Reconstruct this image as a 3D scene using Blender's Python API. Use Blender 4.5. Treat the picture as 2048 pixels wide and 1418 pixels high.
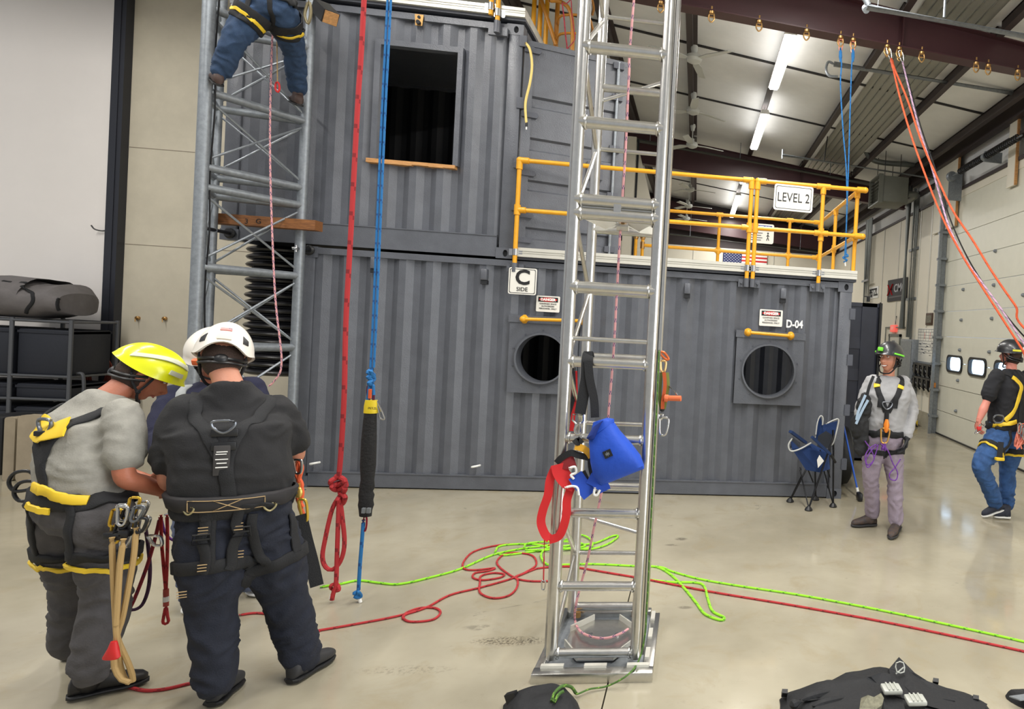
import bpy, bmesh, math, random
from mathutils import Vector, Matrix, noise
from mathutils.bvhtree import BVHTree
random.seed(7)
PI = math.pi
V = Vector
scn = bpy.context.scene
for o in list(bpy.data.objects): bpy.data.objects.remove(o)
# ------------------------------------------------------------------ camera (the image is 2048 x 1418)
CX, CY, CZ = 4.226, -7.694, 1.955
YAW, PITCH, ROLL = -0.137, -0.013, 0.056
FPX, PPX, PPY = 1318.8, 1571.7, 681.6
_f = V((-math.sin(YAW)*math.cos(PITCH), math.cos(YAW)*math.cos(PITCH), math.sin(PITCH)))
_r = V((math.cos(YAW), math.sin(YAW), 0)); _u = _r.cross(_f)
_r, _u = math.cos(ROLL)*_r+math.sin(ROLL)*_u, -math.sin(ROLL)*_r+math.cos(ROLL)*_u
CAM = V((CX, CY, CZ))
cd = bpy.data.cameras.new('camera'); cam = bpy.data.objects.new('camera', cd)
scn.collection.objects.link(cam); scn.camera = cam
cd.sensor_width = 36; cd.sensor_fit = 'HORIZONTAL'; cd.lens = FPX/2048*36
cd.shift_x = -(PPX-1024)/2048; cd.shift_y = (PPY-709)/2048
cd.clip_start = .05; cd.clip_end = 200
cam.matrix_world = Matrix(((_r.x,_u.x,-_f.x,CX),(_r.y,_u.y,-_f.y,CY),(_r.z,_u.z,-_f.z,CZ),(0,0,0,1)))
def at(x, y, X=None, Y=None, Z=None):
    """point of the world seen at a pixel of the photograph, on a plane of known X, Y or Z"""
    d = _r*((x-PPX)/FPX)+_u*((PPY-y)/FPX)+_f
    t = (X-CX)/d.x if X is not None else (Y-CY)/d.y if Y is not None else (Z-CZ)/d.z
    return CAM+d*t
def at_depth(x, y, dep):
    d = _r*((x-PPX)/FPX)+_u*((PPY-y)/FPX)+_f
    return CAM+d*dep
# ------------------------------------------------------------------ world, lamps, exposure
vs = scn.view_settings; vs.view_transform = 'Standard'; vs.look = 'None'; vs.gamma = 1; vs.use_curve_mapping = False
vs.exposure = 0.0
w = bpy.data.worlds.new('world'); scn.world = w; w.use_nodes = True
bg = w.node_tree.nodes['Background']; bg.inputs[0].default_value = (.93,.96,1,1); bg.inputs[1].default_value = .47
def lamp(name, loc, size, power, col=(1,.97,.92), rot=(0,0,0)):
    l = bpy.data.lights.new(name, 'AREA'); l.shape = 'RECTANGLE'; l.size, l.size_y = size; l.energy = power; l.color = col
    o = bpy.data.objects.new(name, l); scn.collection.objects.link(o); o.location = loc; o.rotation_euler = rot
    return o
# the hall's ceiling light rows, plus one left lamp added to brighten that wall (those in view also get their fixtures further down)
for X, Y, P in ((5.3,-6.2,210),(5.3,-2.4,230),(0.9,-6.2,160),(0.9,-2.4,120),(-3.4,-2.6,230),(-3.4,-6.2,140)):
    lamp('ceiling_and_fill_lamp', (X, Y, 6.555-.125*(X-4.2)-.44), (.16, 3.2), P)
for X, Y, S, P in ((5.3,2.325,2.0,110),(5.3,5.89,2.4,110),(5.3,14.35,3.8,220)):
    lamp('ceiling_and_fill_lamp', (X, Y, 6.555-.125*(X-4.2)-.437), (.14, S), P)
for X, Y, S, P in ((5.3,2.325,2.0,10),(5.3,5.89,2.4,10),(5.3,14.35,3.8,20),(5.3,-2.4,3,30),(.9,-2.4,3,30)):   # up-facing fill lamps added to brighten the roof
    lamp('ceiling_and_fill_lamp', (X, Y, 6.555-.125*(X-4.2)-.31), (.3, S), P, rot=(PI,0,0))
# daylight through the open garage doorway in the right wall behind the camera
lamp('daylight_lamp', (9.46,-7.35,2.2), (4.3,4.2), 300, (.93,.96,1), (0,PI/2,0))
# ------------------------------------------------------------------ materials
def lin(c):
    return tuple(((v/255)/12.92 if v/255 <= .04045 else ((v/255+.055)/1.055)**2.4) for v in c)
_mats = {}
def mat(name, rgb, rough=.6, metal=0., var=.0, vscale=6., bump=0., bscale=60., emit=0., spec=.5, rgb2=None, alpha=None, stretch=None, trans=0, coat=0):
    if name in _mats: return _mats[name]
    m = bpy.data.materials.new(name); m.use_nodes = True; nt = m.node_tree; N = nt.nodes; L = nt.links
    b = N['Principled BSDF']; c = lin(rgb)+(1,)
    b.inputs['Base Color'].default_value = c; b.inputs['Roughness'].default_value = rough; b.inputs['Metallic'].default_value = metal
    b.inputs['Specular IOR Level'].default_value = spec
    if trans: b.inputs['Transmission Weight'].default_value = trans
    if coat: b.inputs['Coat Weight'].default_value = coat; b.inputs['Coat Roughness'].default_value = .12
    tc = N.new('ShaderNodeTexCoord'); src = tc.outputs['Object']
    if stretch:
        mp = N.new('ShaderNodeMapping'); mp.inputs['Scale'].default_value = stretch; L.new(src, mp.inputs[0]); src = mp.outputs[0]
    if var or rgb2:
        n = N.new('ShaderNodeTexNoise'); n.inputs['Scale'].default_value = vscale; n.inputs['Detail'].default_value = 6; n.inputs['Roughness'].default_value = .65
        L.new(src, n.inputs['Vector']); mx = N.new('ShaderNodeMix'); mx.data_type = 'RGBA'
        r = N.new('ShaderNodeMapRange'); r.inputs[1].default_value = .35; r.inputs[2].default_value = .65
        L.new(n.outputs[0], r.inputs[0]); L.new(r.outputs[0], mx.inputs[0])
        c2 = lin(rgb2) if rgb2 else tuple(v*(1+var) for v in c[:3]); c1 = c[:3] if rgb2 else tuple(v*(1-var) for v in c[:3])
        mx.inputs[6].default_value = tuple(c1)+(1,); mx.inputs[7].default_value = tuple(c2)+(1,)
        L.new(mx.outputs[2], b.inputs['Base Color'])
    if bump:
        n = N.new('ShaderNodeTexNoise'); n.inputs['Scale'].default_value = bscale; n.inputs['Detail'].default_value = 4
        L.new(src, n.inputs['Vector']); bp = N.new('ShaderNodeBump'); bp.inputs['Strength'].default_value = bump; bp.inputs['Distance'].default_value = .01
        L.new(n.outputs[0], bp.inputs['Height']); L.new(bp.outputs[0], b.inputs['Normal'])
    if emit:
        b.inputs['Emission Color'].default_value = c; b.inputs['Emission Strength'].default_value = emit
    _mats[name] = m
    return m
# ------------------------------------------------------------------ mesh builder
def basis(d):
    d = d.normalized(); a = V((0,0,1)) if abs(d.z) < .9 else V((1,0,0))
    s = d.cross(a).normalized(); return s, s.cross(d).normalized()
def catmull(P, n=8, closed=False):
    P = [V(p) for p in P]; out = []; k = len(P)
    rng = range(k if closed else k-1)
    for i in rng:
        p0 = P[(i-1) % k] if closed or i > 0 else P[0]*2-P[1]
        p1, p2 = P[i], P[(i+1) % k]
        p3 = P[(i+2) % k] if closed or i+2 < k else P[-1]*2-P[-2]
        for j in range(n):
            t = j/n
            out.append(.5*((2*p1)+(p2-p0)*t+(2*p0-5*p1+4*p2-p3)*t*t+(3*p1-p0-3*p2+p3)*t**3))
    if not closed: out.append(P[-1])
    return out
class MB:
    def __init__(s): s.v = []; s.f = []; s.m = []
    def add(s, vs, fs, m=0):
        o = len(s.v); s.v += [V(p) for p in vs]; s.f += [tuple(o+i for i in f) for f in fs]; s.m += [m]*len(fs) if isinstance(m, int) else m
        return s
    def box(s, a, b, m=0, R=None, c=None):
        x0,y0,z0 = a; x1,y1,z1 = b
        vs = [V(p) for p in ((x0,y0,z0),(x1,y0,z0),(x1,y1,z0),(x0,y1,z0),(x0,y0,z1),(x1,y0,z1),(x1,y1,z1),(x0,y1,z1))]
        if R is not None:
            cc = V(c) if c is not None else (V(a)+V(b))/2
            vs = [R @ (p-cc)+cc for p in vs]
        return s.add(vs, [(0,3,2,1),(4,5,6,7),(0,1,5,4),(1,2,6,5),(2,3,7,6),(3,0,4,7)], m)
    def bbox(s, a, b, bev=.01, m=0):      # chamfered box (vertical and horizontal front edges)
        bm = bmesh.new(); bmesh.ops.create_cube(bm, size=1)
        a, b = V(a), V(b); c = (a+b)/2; d = b-a
        for q in bm.verts: q.co = V((c.x+q.co.x*d.x, c.y+q.co.y*d.y, c.z+q.co.z*d.z))
        bmesh.ops.bevel(bm, geom=bm.edges[:], offset=min(bev, min(d)*.45), segments=2, affect='EDGES', profile=.5)
        bm.verts.index_update(); s.add([q.co.copy() for q in bm.verts], [tuple(q.index for q in f.verts) for f in bm.faces], m); bm.free(); return s
    def bar(s, p, q, w, h, m=0, up=None):
        p, q = V(p), V(q); d = (q-p).normalized()
        if up is None: a, b = basis(d)
        else:
            a = d.cross(V(up)).normalized(); b = a.cross(d).normalized()
        vs = [e+a*(w/2*i)+b*(h/2*j) for e in (p, q) for i, j in ((-1,-1),(1,-1),(1,1),(-1,1))]
        return s.add(vs, [(0,1,2,3),(7,6,5,4),(0,4,5,1),(1,5,6,2),(2,6,7,3),(3,7,4,0)], m)
    def cyl(s, p, q, r, r2=None, n=12, m=0, caps=True):
        p, q = V(p), V(q); r2 = r if r2 is None else r2; a, b = basis(q-p); vs = []
        for e, R in ((p, r), (q, r2)):
            for i in range(n): t = 2*PI*i/n; vs.append(e+a*(R*math.cos(t))+b*(R*math.sin(t)))
        fs = [(i, i+n, (i+1) % n+n, (i+1) % n) for i in range(n)]
        if caps: fs += [tuple(range(n)), tuple(range(2*n-1, n-1, -1))]
        return s.add(vs, fs, m)
    def tube(s, P, r, n=8, m=0, closed=False, fleck=None):
        P = [V(p) for p in P]; k = len(P); 
        if k < 2: return s
        vs = []; prev = None
        for i in range(k):
            d = (P[(i+1) % k]-P[i-1]) if closed else (P[min(i+1, k-1)]-P[max(i-1, 0)])
            if d.length < 1e-9: d = V((0,0,1))
            d.normalize()
            if prev is None: a, b = basis(d)
            else:
                a = prev-d*prev.dot(d)
                if a.length < 1e-6: a, b = basis(d)
                a.normalize(); b = d.cross(a)
            prev = a; R = r[i] if isinstance(r, (list, tuple)) else r
            for j in range(n): t = 2*PI*j/n; vs.append(P[i]+a*(R*math.cos(t))+b*(R*math.sin(t)))
        fs = []; ms = []
        for i in range(k if closed else k-1):
            i2 = (i+1) % k
            for j in range(n):
                fs.append((i*n+j, i2*n+j, i2*n+(j+1) % n, i*n+(j+1) % n)); ms.append(1 if fleck and ((i+j) % fleck == 0) else m)
        if not closed: fs += [tuple(range(n)), tuple(range(k*n-1, k*n-n-1, -1))]; ms += [m, m]
        return s.add(vs, fs, ms)
    def loft(s, rings, m=0, n=20, p=2.0):
        """rings: (centre, side, fwd, a, b); superellipse sections, capped"""
        vs = []
        for c, sd, fw, a, b in rings:
            for j in range(n):
                t = 2*PI*j/n; ct, st = math.cos(t), math.sin(t)
                vs.append(V(c)+sd*(a*abs(ct)**(2/p)*(1 if ct > 0 else -1))+fw*(b*abs(st)**(2/p)*(1 if st > 0 else -1)))
        k = len(rings); fs = [(i*n+j, i*n+(j+1) % n, (i+1)*n+(j+1) % n, (i+1)*n+j) for i in range(k-1) for j in range(n)]
        fs += [tuple(range(n-1, -1, -1)), tuple(range(k*n-n, k*n))]
        return s.add(vs, fs, m)
    def ell(s, c, a, b, d, ax=None, n=16, k=10, m=0, half=False):
        ax = ax or (V((1,0,0)), V((0,1,0)), V((0,0,1))); vs = []; c = V(c)
        k2 = k
        for i in range(1, k2):
            ph = PI*i/k2*(.5 if half else 1)
            for j in range(n):
                t = 2*PI*j/n; vs.append(c+ax[0]*(a*math.sin(ph)*math.cos(t))+ax[1]*(b*math.sin(ph)*math.sin(t))+ax[2]*(d*math.cos(ph)))
        top = len(vs); vs.append(c+ax[2]*d); bot = len(vs); vs.append(c-ax[2]*(0 if half else d))
        fs = [(i*n+j, (i+1)*n+j, (i+1)*n+(j+1) % n, i*n+(j+1) % n) for i in range(k2-2) for j in range(n)]
        fs += [(top, j, (j+1) % n) for j in range(n)]+[(bot, (k2-2)*n+(j+1) % n, (k2-2)*n+j) for j in range(n)]
        return s.add(vs, fs, m)
    def lathe(s, prof, c, ax=V((0,0,1)), n=24, m=0):
        a, b = basis(V(ax)); ax = V(ax).normalized(); vs = []; c = V(c)
        for r, h in prof:
            for j in range(n): t = 2*PI*j/n; vs.append(c+ax*h+a*(r*math.cos(t))+b*(r*math.sin(t)))
        k = len(prof); fs = [(i*n+j, i*n+(j+1) % n, (i+1)*n+(j+1) % n, (i+1)*n+j) for i in range(k-1) for j in range(n)]
        return s.add(vs, fs, m)
    def prism(s, pts, off, m=0):
        pts = [V(p) for p in pts]; off = V(off); k = len(pts)
        fs = [tuple(range(k)), tuple(range(2*k-1, k-1, -1))]+[(i, i+k, (i+1) % k+k, (i+1) % k) for i in range(k)]
        return s.add(pts+[p+off for p in pts], fs, m)
    def hole_plate(s, x0, x1, z0, z1, cx, cz, rx, rz, y0, y1, m=0, n=32, depth=None, md=None):
        """vertical plate in XZ from y0 (front) to y1 with an elliptic hole; optional tube behind it"""
        def rect(t):
            c, q = math.cos(t), math.sin(t); k = 1e9
            if c > 1e-9: k = min(k, (x1-cx)/c)
            if c < -1e-9: k = min(k, (x0-cx)/c)
            if q > 1e-9: k = min(k, (z1-cz)/q)
            if q < -1e-9: k = min(k, (z0-cz)/q)
            return cx+c*k, cz+q*k
        ts = sorted([2*PI*j/n for j in range(n)]+[math.atan2(zz-cz, xx-cx) % (2*PI) for xx in (x0, x1) for zz in (z0, z1)])
        n = len(ts); vs = []
        for y in (y0, y1):
            for t in ts: vs.append((cx+rx*math.cos(t), y, cz+rz*math.sin(t)))
            for t in ts: a = rect(t); vs.append((a[0], y, a[1]))
        fs = []
        for j in range(n):
            k = (j+1) % n
            fs += [(j, k, n+k, n+j), (2*n+j, 3*n+j, 3*n+k, 2*n+k), (j, 2*n+j, 2*n+k, k), (n+j, n+k, 3*n+k, 3*n+j)]
        s.add(vs, fs, m)
        if depth:
            s.add([(cx+rx*math.cos(t), y, cz+rz*math.sin(t)) for y in (y1, y1+depth) for t in ts], [(j, n+j, n+(j+1) % n, (j+1) % n) for j in range(n)]+[tuple(range(n, 2*n))], md if md is not None else m)
        return s
    def build(s, name, mats, parent=None, smooth=35, **props):
        me = bpy.data.meshes.new(name); me.from_pydata([tuple(p) for p in s.v], [], s.f)
        if not isinstance(mats, (list, tuple)): mats = [mats]
        for q in mats: me.materials.append(q)
        if len(mats) > 1: me.polygons.foreach_set('material_index', s.m)
        bm = bmesh.new(); bm.from_mesh(me); bmesh.ops.recalc_face_normals(bm, faces=bm.faces[:]); bm.to_mesh(me); bm.free()
        if smooth:
            me.shade_smooth(); me.set_sharp_from_angle(angle=math.radians(smooth))
        me.update()
        return link(name, me, parent, **props)
def link(name, me, parent=None, **props):
    o = bpy.data.objects.new(name, me); scn.collection.objects.link(o)
    if parent is not None:
        o.parent = parent
        pm = parent.matrix_world if False else Matrix.Translation(parent.location)@parent.rotation_euler.to_matrix().to_4x4() if parent.parent is None else None
        if pm is not None and parent.type == 'EMPTY': o.matrix_parent_inverse = pm.inverted()
    for k, v_ in props.items(): o[k] = v_
    return o
def thing(name, label, cat, loc=(0,0,0), group=None):
    o = bpy.data.objects.new(name, None); scn.collection.objects.link(o); o.location = loc; o.empty_display_size = .1
    o['label'] = label; o['category'] = cat
    if group: o['group'] = group
    return o
def tag(o, label, cat, group=None):
    o['label'] = label; o['category'] = cat
    if group: o['group'] = group
    return o
def struct(o): o['kind'] = 'structure'; return o
def text(name, s, loc, size, m, R, parent=None, align='CENTER', sx=1., ext=.0015, bold=0):
    c = bpy.data.curves.new(name, 'FONT'); c.body = s; c.size = size; c.align_x = align; c.align_y = 'CENTER'; c.extrude = ext; c.offset = bold; c.resolution_u = 3
    t = bpy.data.objects.new('tmp', c); scn.collection.objects.link(t)
    dg = bpy.context.evaluated_depsgraph_get(); me = bpy.data.meshes.new_from_object(t.evaluated_get(dg)); bpy.data.objects.remove(t)
    M = Matrix.Translation(V(loc))@R.to_4x4()@Matrix.Diagonal((sx,1,1,1)); me.transform(M); me.name = name; me.materials.clear(); me.materials.append(m)
    return link(name, me, parent)
RF = Matrix(((1,0,0),(0,0,-1),(0,1,0)))         # text facing -Y
RX = Matrix(((0,0,-1),(-1,0,0),(0,1,0)))        # text facing -X
M = dict(
 grey=mat('container_paint', (90,93,100), .31, var=.10, vscale=5, bump=.25, bscale=90),
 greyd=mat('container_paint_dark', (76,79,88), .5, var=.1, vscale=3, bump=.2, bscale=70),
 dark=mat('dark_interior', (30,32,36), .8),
 navy=mat('door_navy', (44,48,62), .45, var=.12, vscale=3),
 yellow=mat('safety_yellow', (224,160,34), .35, var=.06, vscale=9),
 alum=mat('brushed_aluminium', (205,204,200), .28, 1., var=.06, vscale=20, bump=.05, bscale=200),
 alumw=mat('white_aluminium', (204,202,192), .4, .25, var=.04),
 galv=mat('galvanised_steel', (140,146,152), .45, .55, var=.14, vscale=25, bump=.08, bscale=150),
 steel=mat('polished_steel', (200,200,200), .22, 1.),
 brass=mat('zinc_plated_brass', (190,150,95), .35, .8),
 maroon=mat('rafter_maroon', (66,36,40), .42, var=.08, vscale=2),
 purlin=mat('purlin_brown', (58,48,48), .55, var=.1, vscale=3),
 insul=mat('roof_insulation', (240,241,240), .6, var=.04, vscale=1.5, bump=.5, bscale=5),
 cream=mat('cream_wall_panel', (226,220,203), .5, var=.02, vscale=1.2),
 wallw=mat('white_wall_panel', (238,233,229), .55, var=.02, vscale=.8),
 wallb=mat('concrete_wall', (212,204,184), .7, var=.05, vscale=2.5, bump=.15, bscale=12),
 black=mat('black_plastic', (24,25,28), .4),
 rubber=mat('black_rubber', (20,20,22), .55, bump=.2, bscale=80),
 white=mat('white_enamel', (240,240,236), .4),
 signblk=mat('sign_black_print', (22,22,24), .6),
 red=mat('red_print', (200,34,36), .5),
 blue=mat('blue_print', (30,60,140), .5),
 plywood=mat('pine_wood', (190,140,86), .6, var=.2, vscale=8, stretch=(1,8,8)),
 wood=mat('plank_wood', (150,98,52), .6, rgb2=(104,64,34), vscale=6, stretch=(2,20,20), bump=.2, bscale=30),
)
# ================================================================== THE HALL
def roof_z(X): return 6.555-.125*(X-4.2)
XW = 9.37
def floor_mat():
    m = bpy.data.materials.new('polished_concrete'); m.use_nodes = True; nt = m.node_tree; N = nt.nodes; L = nt.links; b = N['Principled BSDF']
    tc = N.new('ShaderNodeTexCoord')
    def nz(sc, det=6, ro=.6, dist=0):
        n = N.new('ShaderNodeTexNoise'); n.inputs['Scale'].default_value = sc; n.inputs['Detail'].default_value = det; n.inputs['Roughness'].default_value = ro; n.inputs['Distortion'].default_value = dist
        L.new(tc.outputs['Object'], n.inputs['Vector']); return n.outputs[0]
    def rng(s, a, b2, c=0, d=1):
        r = N.new('ShaderNodeMapRange'); r.inputs[1].default_value = a; r.inputs[2].default_value = b2; r.inputs[3].default_value = c; r.inputs[4].default_value = d; L.new(s, r.inputs[0]); return r.outputs[0]
    def mix(f, a, c, mode='MIX'):
        x = N.new('ShaderNodeMix'); x.data_type = 'RGBA'; x.blend_type = mode; L.new(f, x.inputs[0])
        for s, i in ((a, 6), (c, 7)):
            if isinstance(s, tuple): x.inputs[i].default_value = s+(1,)
            else: L.new(s, x.inputs[i])
        return x.outputs[2]
    c = mix(rng(nz(.7, 5), .38, .62), lin((151,144,125)), lin((171,164,144)))
    c = mix(rng(nz(2.6, 8, .7, .6), .52, .72, 0, .55), c, lin((150,136,106)))
    c = mix(rng(nz(9, 8, .75), .6, .75, 0, .5), c, lin((124,116,100)))
    c = mix(rng(nz(1.3, 9, .8, 1.2), .64, .7, 0, .6), c, lin((96,90,80)))
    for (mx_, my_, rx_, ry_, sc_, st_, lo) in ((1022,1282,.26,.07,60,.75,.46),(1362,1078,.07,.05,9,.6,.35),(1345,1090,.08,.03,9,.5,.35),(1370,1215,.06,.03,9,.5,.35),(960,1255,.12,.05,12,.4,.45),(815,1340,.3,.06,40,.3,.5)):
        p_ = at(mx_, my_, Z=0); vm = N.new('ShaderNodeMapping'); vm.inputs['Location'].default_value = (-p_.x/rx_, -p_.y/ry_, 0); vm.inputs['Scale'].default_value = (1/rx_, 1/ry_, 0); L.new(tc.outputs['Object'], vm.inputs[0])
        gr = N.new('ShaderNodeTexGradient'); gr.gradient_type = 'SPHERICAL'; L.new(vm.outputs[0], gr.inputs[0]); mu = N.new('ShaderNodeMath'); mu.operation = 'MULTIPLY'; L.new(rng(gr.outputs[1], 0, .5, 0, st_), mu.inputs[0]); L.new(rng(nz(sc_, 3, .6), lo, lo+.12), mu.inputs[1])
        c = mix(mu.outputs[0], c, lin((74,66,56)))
    L.new(c, b.inputs['Base Color'])
    L.new(rng(nz(1.6, 6), .35, .7, .07, .22), b.inputs['Roughness']); b.inputs['Specular IOR Level'].default_value = .55
    bp = N.new('ShaderNodeBump'); bp.inputs['Strength'].default_value = .06; L.new(nz(14), bp.inputs['Height']); L.new(bp.outputs[0], b.inputs['Normal'])
    return m
fl = MB(); jy = [-12, 17.2]; jx = [-9.5, 3.86, XW+.13]; g = .004
for i in range(len(jx)-1):
    for j in range(len(jy)-1):
        fl.box((jx[i]+g, jy[j]+g, -.12), (jx[i+1]-g, jy[j+1]-g, 0))
fl.box((-9.5,-12,-.2), (XW+.13,17.2,-.121), 1)
struct(fl.build('floor', [floor_mat(), M['dark']], smooth=0))
# ceiling: insulated roof plane, ribbed liner strip, straps
ce = MB()
x0, x1 = -9.5, XW+.13
ce.prism([(x0,-12,roof_z(x0)),(x1,-12,roof_z(x1)),(x1,-12,roof_z(x1)+.15),(x0,-12,roof_z(x0)+.15)], (0,29.2,0))
ceil_o = struct(ce.build('ceiling', M['insul'], smooth=0))
rb = MB(); xs = 6.86
for k in range(7):
    a = xs+k*.13
    rb.prism([(a,-11,roof_z(a)-.02),(a+.05,-11,roof_z(a)-.055),(a+.09,-11,roof_z(a)-.055),(a+.13,-11,roof_z(a)-.02)], (0,27.8,0))
rb.build('ribbed_liner_strip', mat('ribbed_steel', (150,150,142), .4, .3), ceil_o)
st_m = mat('strap_black', (34,32,34), .6)
for Y in (-8.5,-6,-3.5,-1, 3.3, 5.75, 11.3, 13.8):
    MB().bar((x0, Y, roof_z(x0)-.012), (x1, Y, roof_z(x1)-.012), .055, .02, up=(0,0,1)).build('strap', st_m, ceil_o)
PX_ = [-7.0,-5.6,-4.2,-2.8,-1.5,-.2, 1.15, 2.59, 3.93, 5.33, 6.64, 7.90, 8.98]
for X in PX_:
    z = roof_z(X)
    p = MB()
    for ya, yb in ((-12,.36),(.5,8.4),(8.6,16.6)):
        p.box((X-.012, ya, z-.22), (X+.012, yb, z-.015)); p.box((X-.08, ya, z-.225), (X+.012, yb, z-.205)); p.box((X-.012, ya, z-.035), (X+.08, yb, z-.02))
    p.build('purlin', M['purlin'], ceil_o)
def rafter(Y, zb4, sl, nm):
    X0, X1 = -9.4, 9.3
    zb = lambda X: zb4-sl*(X-4.07)
    r = MB(); zt = lambda X: roof_z(X)-.225
    for (a, b) in ((X0, X1),):
        r.prism([(a,Y-.006,zb(a)),(b,Y-.006,zb(b)),(b,Y-.006,zt(b)),(a,Y-.006,zt(a))], (0,.012,0))
        r.prism([(a,Y-.1,zb(a)-.014),(b,Y-.1,zb(b)-.014),(b,Y-.1,zb(b)),(a,Y-.1,zb(a))], (0,.2,0))
        r.prism([(a,Y-.1,zt(a)),(b,Y-.1,zt(b)),(b,Y-.1,zt(b)+.014),(a,Y-.1,zt(a)+.014)], (0,.2,0))
    for X in (6.6, 1.2): r.box((X-.005,Y-.09,zb(X)), (X+.005,Y+.09,zt(X)))
    return struct(r.build(nm, M['maroon'], smooth=0))
rafter(.45, 5.79, .07, 'trim_1'); rafter(8.5, 5.68, .085, 'trim_2'); rafter(16.75, 5.45, .07, 'trim_3'); rafter(-7.9, 5.79, .07, 'trim_4')
def raf_z(X): return 5.79-.07*(X-4.07)-.014
# tapered frame column + white liner pieces seen left of the bay
c = MB(); a = at(1274,283,Y=8.4); b = at(1303,405,Y=8.4); c.prism([(a.x,8.38,a.z),(a.x-.2,8.38,a.z),(a.x-.2,8.38,0),(b.x+.25,8.38,0),(b.x,8.38,b.z)], (0,.1,0))
struct(c.build('trim_5', M['cream'], smooth=0))
c = MB(); a = at(1255,272,Y=7.9); b = at(1273,278,Y=7.9); c.box((a.x,7.9,0),(b.x,8.0,a.z)); struct(c.build('trim_6', M['cream'], smooth=0))
c = MB(); a = at(1273,278,Y=7.95); b = at(1278,283,Y=7.95); c.box((a.x+.02,7.95,0),(b.x,8.1,a.z)); struct(c.build('trim_7', M['dark'], smooth=0))
# back wall
wb = MB(); wb.box((-9.5,17.0,0), (XW+.13,17.15,4.95)); wall_back = struct(wb.build('wall_back', M['cream'], smooth=0))
MB().box((-9.5,17.06,4.95),(XW+.13,17.15,7.9)).build('upper_wall_liner', M['purlin'], wall_back)
for X in (-8,-5,-2,1,4,7):
    MB().box((X-.012,16.985,0),(X+.012,16.999,4.95)).build('seam_strip', M['alumw'], wall_back)
# left wall (parallel to the containers)
YL = 2.62
wl = MB(); wl.box((-9.5,YL,0), (-.1,YL+.15,8.0)); wall_left = struct(wl.build('wall_left', M['wallb'], smooth=0))
pa = at(258,10,Y=YL); pb = at(228,700,Y=YL)
px0 = (pa.x+pb.x)/2
MB().box((-9.45,YL-.05,0), (px0-.06,YL-.002,7.9)).build('white_panel', M['wallw'], wall_left)
MB().box((px0-.19,YL-.09,0), (px0-.06,YL-.05,7.9)).build('white_post_cover', M['wallw'], wall_left)
po = MB(); po.box((px0-.075,YL-.13,0), (px0+.075,YL-.115,7.9)); po.box((px0-.075,YL-.115,0), (px0-.06,YL-.002,7.9)); po.box((px0+.06,YL-.115,0), (px0+.075,YL-.002,7.9)); po.box((px0-.02,YL-.14,0), (px0+.02,YL-.13,7.9))
struct(po.build('trim_8', mat('dark_track_steel', (52,54,62), .45, .3), smooth=0))
for i, (z0_, z1_) in enumerate(((0,3.05),(3.058,4.9))):
    pass
for zz in (2.66, 4.0):
    MB().box((px0+.08,YL-.003,zz), (-.15,YL+.001,zz+.008)).build('wall_joint', mat('joint_dark', (140,128,112), .8), wall_left)
for i, (x, y) in enumerate(((217,631),(276,636),(330,637),(388,640),(472,637))):
    p = at(x, y, Y=YL-.01)
    t = MB(); t.lathe([(.0,-.05),(.014,-.05),(.014,-.035),(.026,-.03),(.026,-.0)], (p.x, YL-.001 if x > 240 else YL-.052, p.z), V((0,1,0)), n=12); t.cyl((p.x,YL-.06,p.z-.01),(p.x+.012,YL-.07,p.z-.05),.006)
    tag(t.build('wall_anchor', M['brass']), 'brass anchor eye in the row on the left wall, %s' % ('leftmost, beside the dark track','second from left','third from left','fourth from left','rightmost, inside the lattice tower')[i], 'anchor')
hk = at(207,455,Y=YL-.06)
t = MB(); t.tube(catmull([hk+V((.09,0,.12)),hk+V((.09,-.02,.0)),hk+V((.05,-.06,-.05)),hk+V((-.03,-.09,-.04)),hk+V((-.07,-.1,.01))],6),.009); t.box((hk.x+.07,YL-.06,hk.z+.05),(hk.x+.11,YL-.05,hk.z+.16))
tag(t.build('wall_hook', M['black']), 'black J-shaped hook on the white panel above the grey duffel bag', 'hook')
# outlet box with conduit + red rope coil on the wall
p = at(171,724,Y=YL-.05); t = MB(); t.bbox((p.x-.08,YL-.1,p.z-.06),(p.x+.08,YL-.051,p.z+.06)); t.box((p.x-.05,YL-.106,p.z-.04),(p.x-.01,YL-.1,p.z+.04),1); t.box((p.x+.01,YL-.106,p.z-.04),(p.x+.05,YL-.1,p.z+.04),1); t.cyl((p.x-.45,YL-.07,p.z),(p.x-.08,YL-.07,p.z),.012)
tag(t.build('outlet_box', [M['galv'], M['black']]), 'grey double outlet box on the left wall beside the red rope coil', 'outlet')
p = at(200,745,Y=YL-.16); t = MB()
for k in range(9):
    rr = .2+.014*(k % 4); t.tube([p+V((rr*.62*math.sin(a*PI/14)+.012*(k-4), -.006*k, rr*math.cos(a*PI/14)-.02*(k % 3))) for a in range(28)], .011, 6, closed=True)
t.cyl(p+V((-.0,.14,.17)), p+V((0,-.03,.2)), .01, m=1)
tag(t.build('rope_coil', [mat('old_red_rope', (132,58,44), .85), M['black']]), 'coiled rust red rope hanging on the left wall behind the yellow helmet', 'rope')
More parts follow.
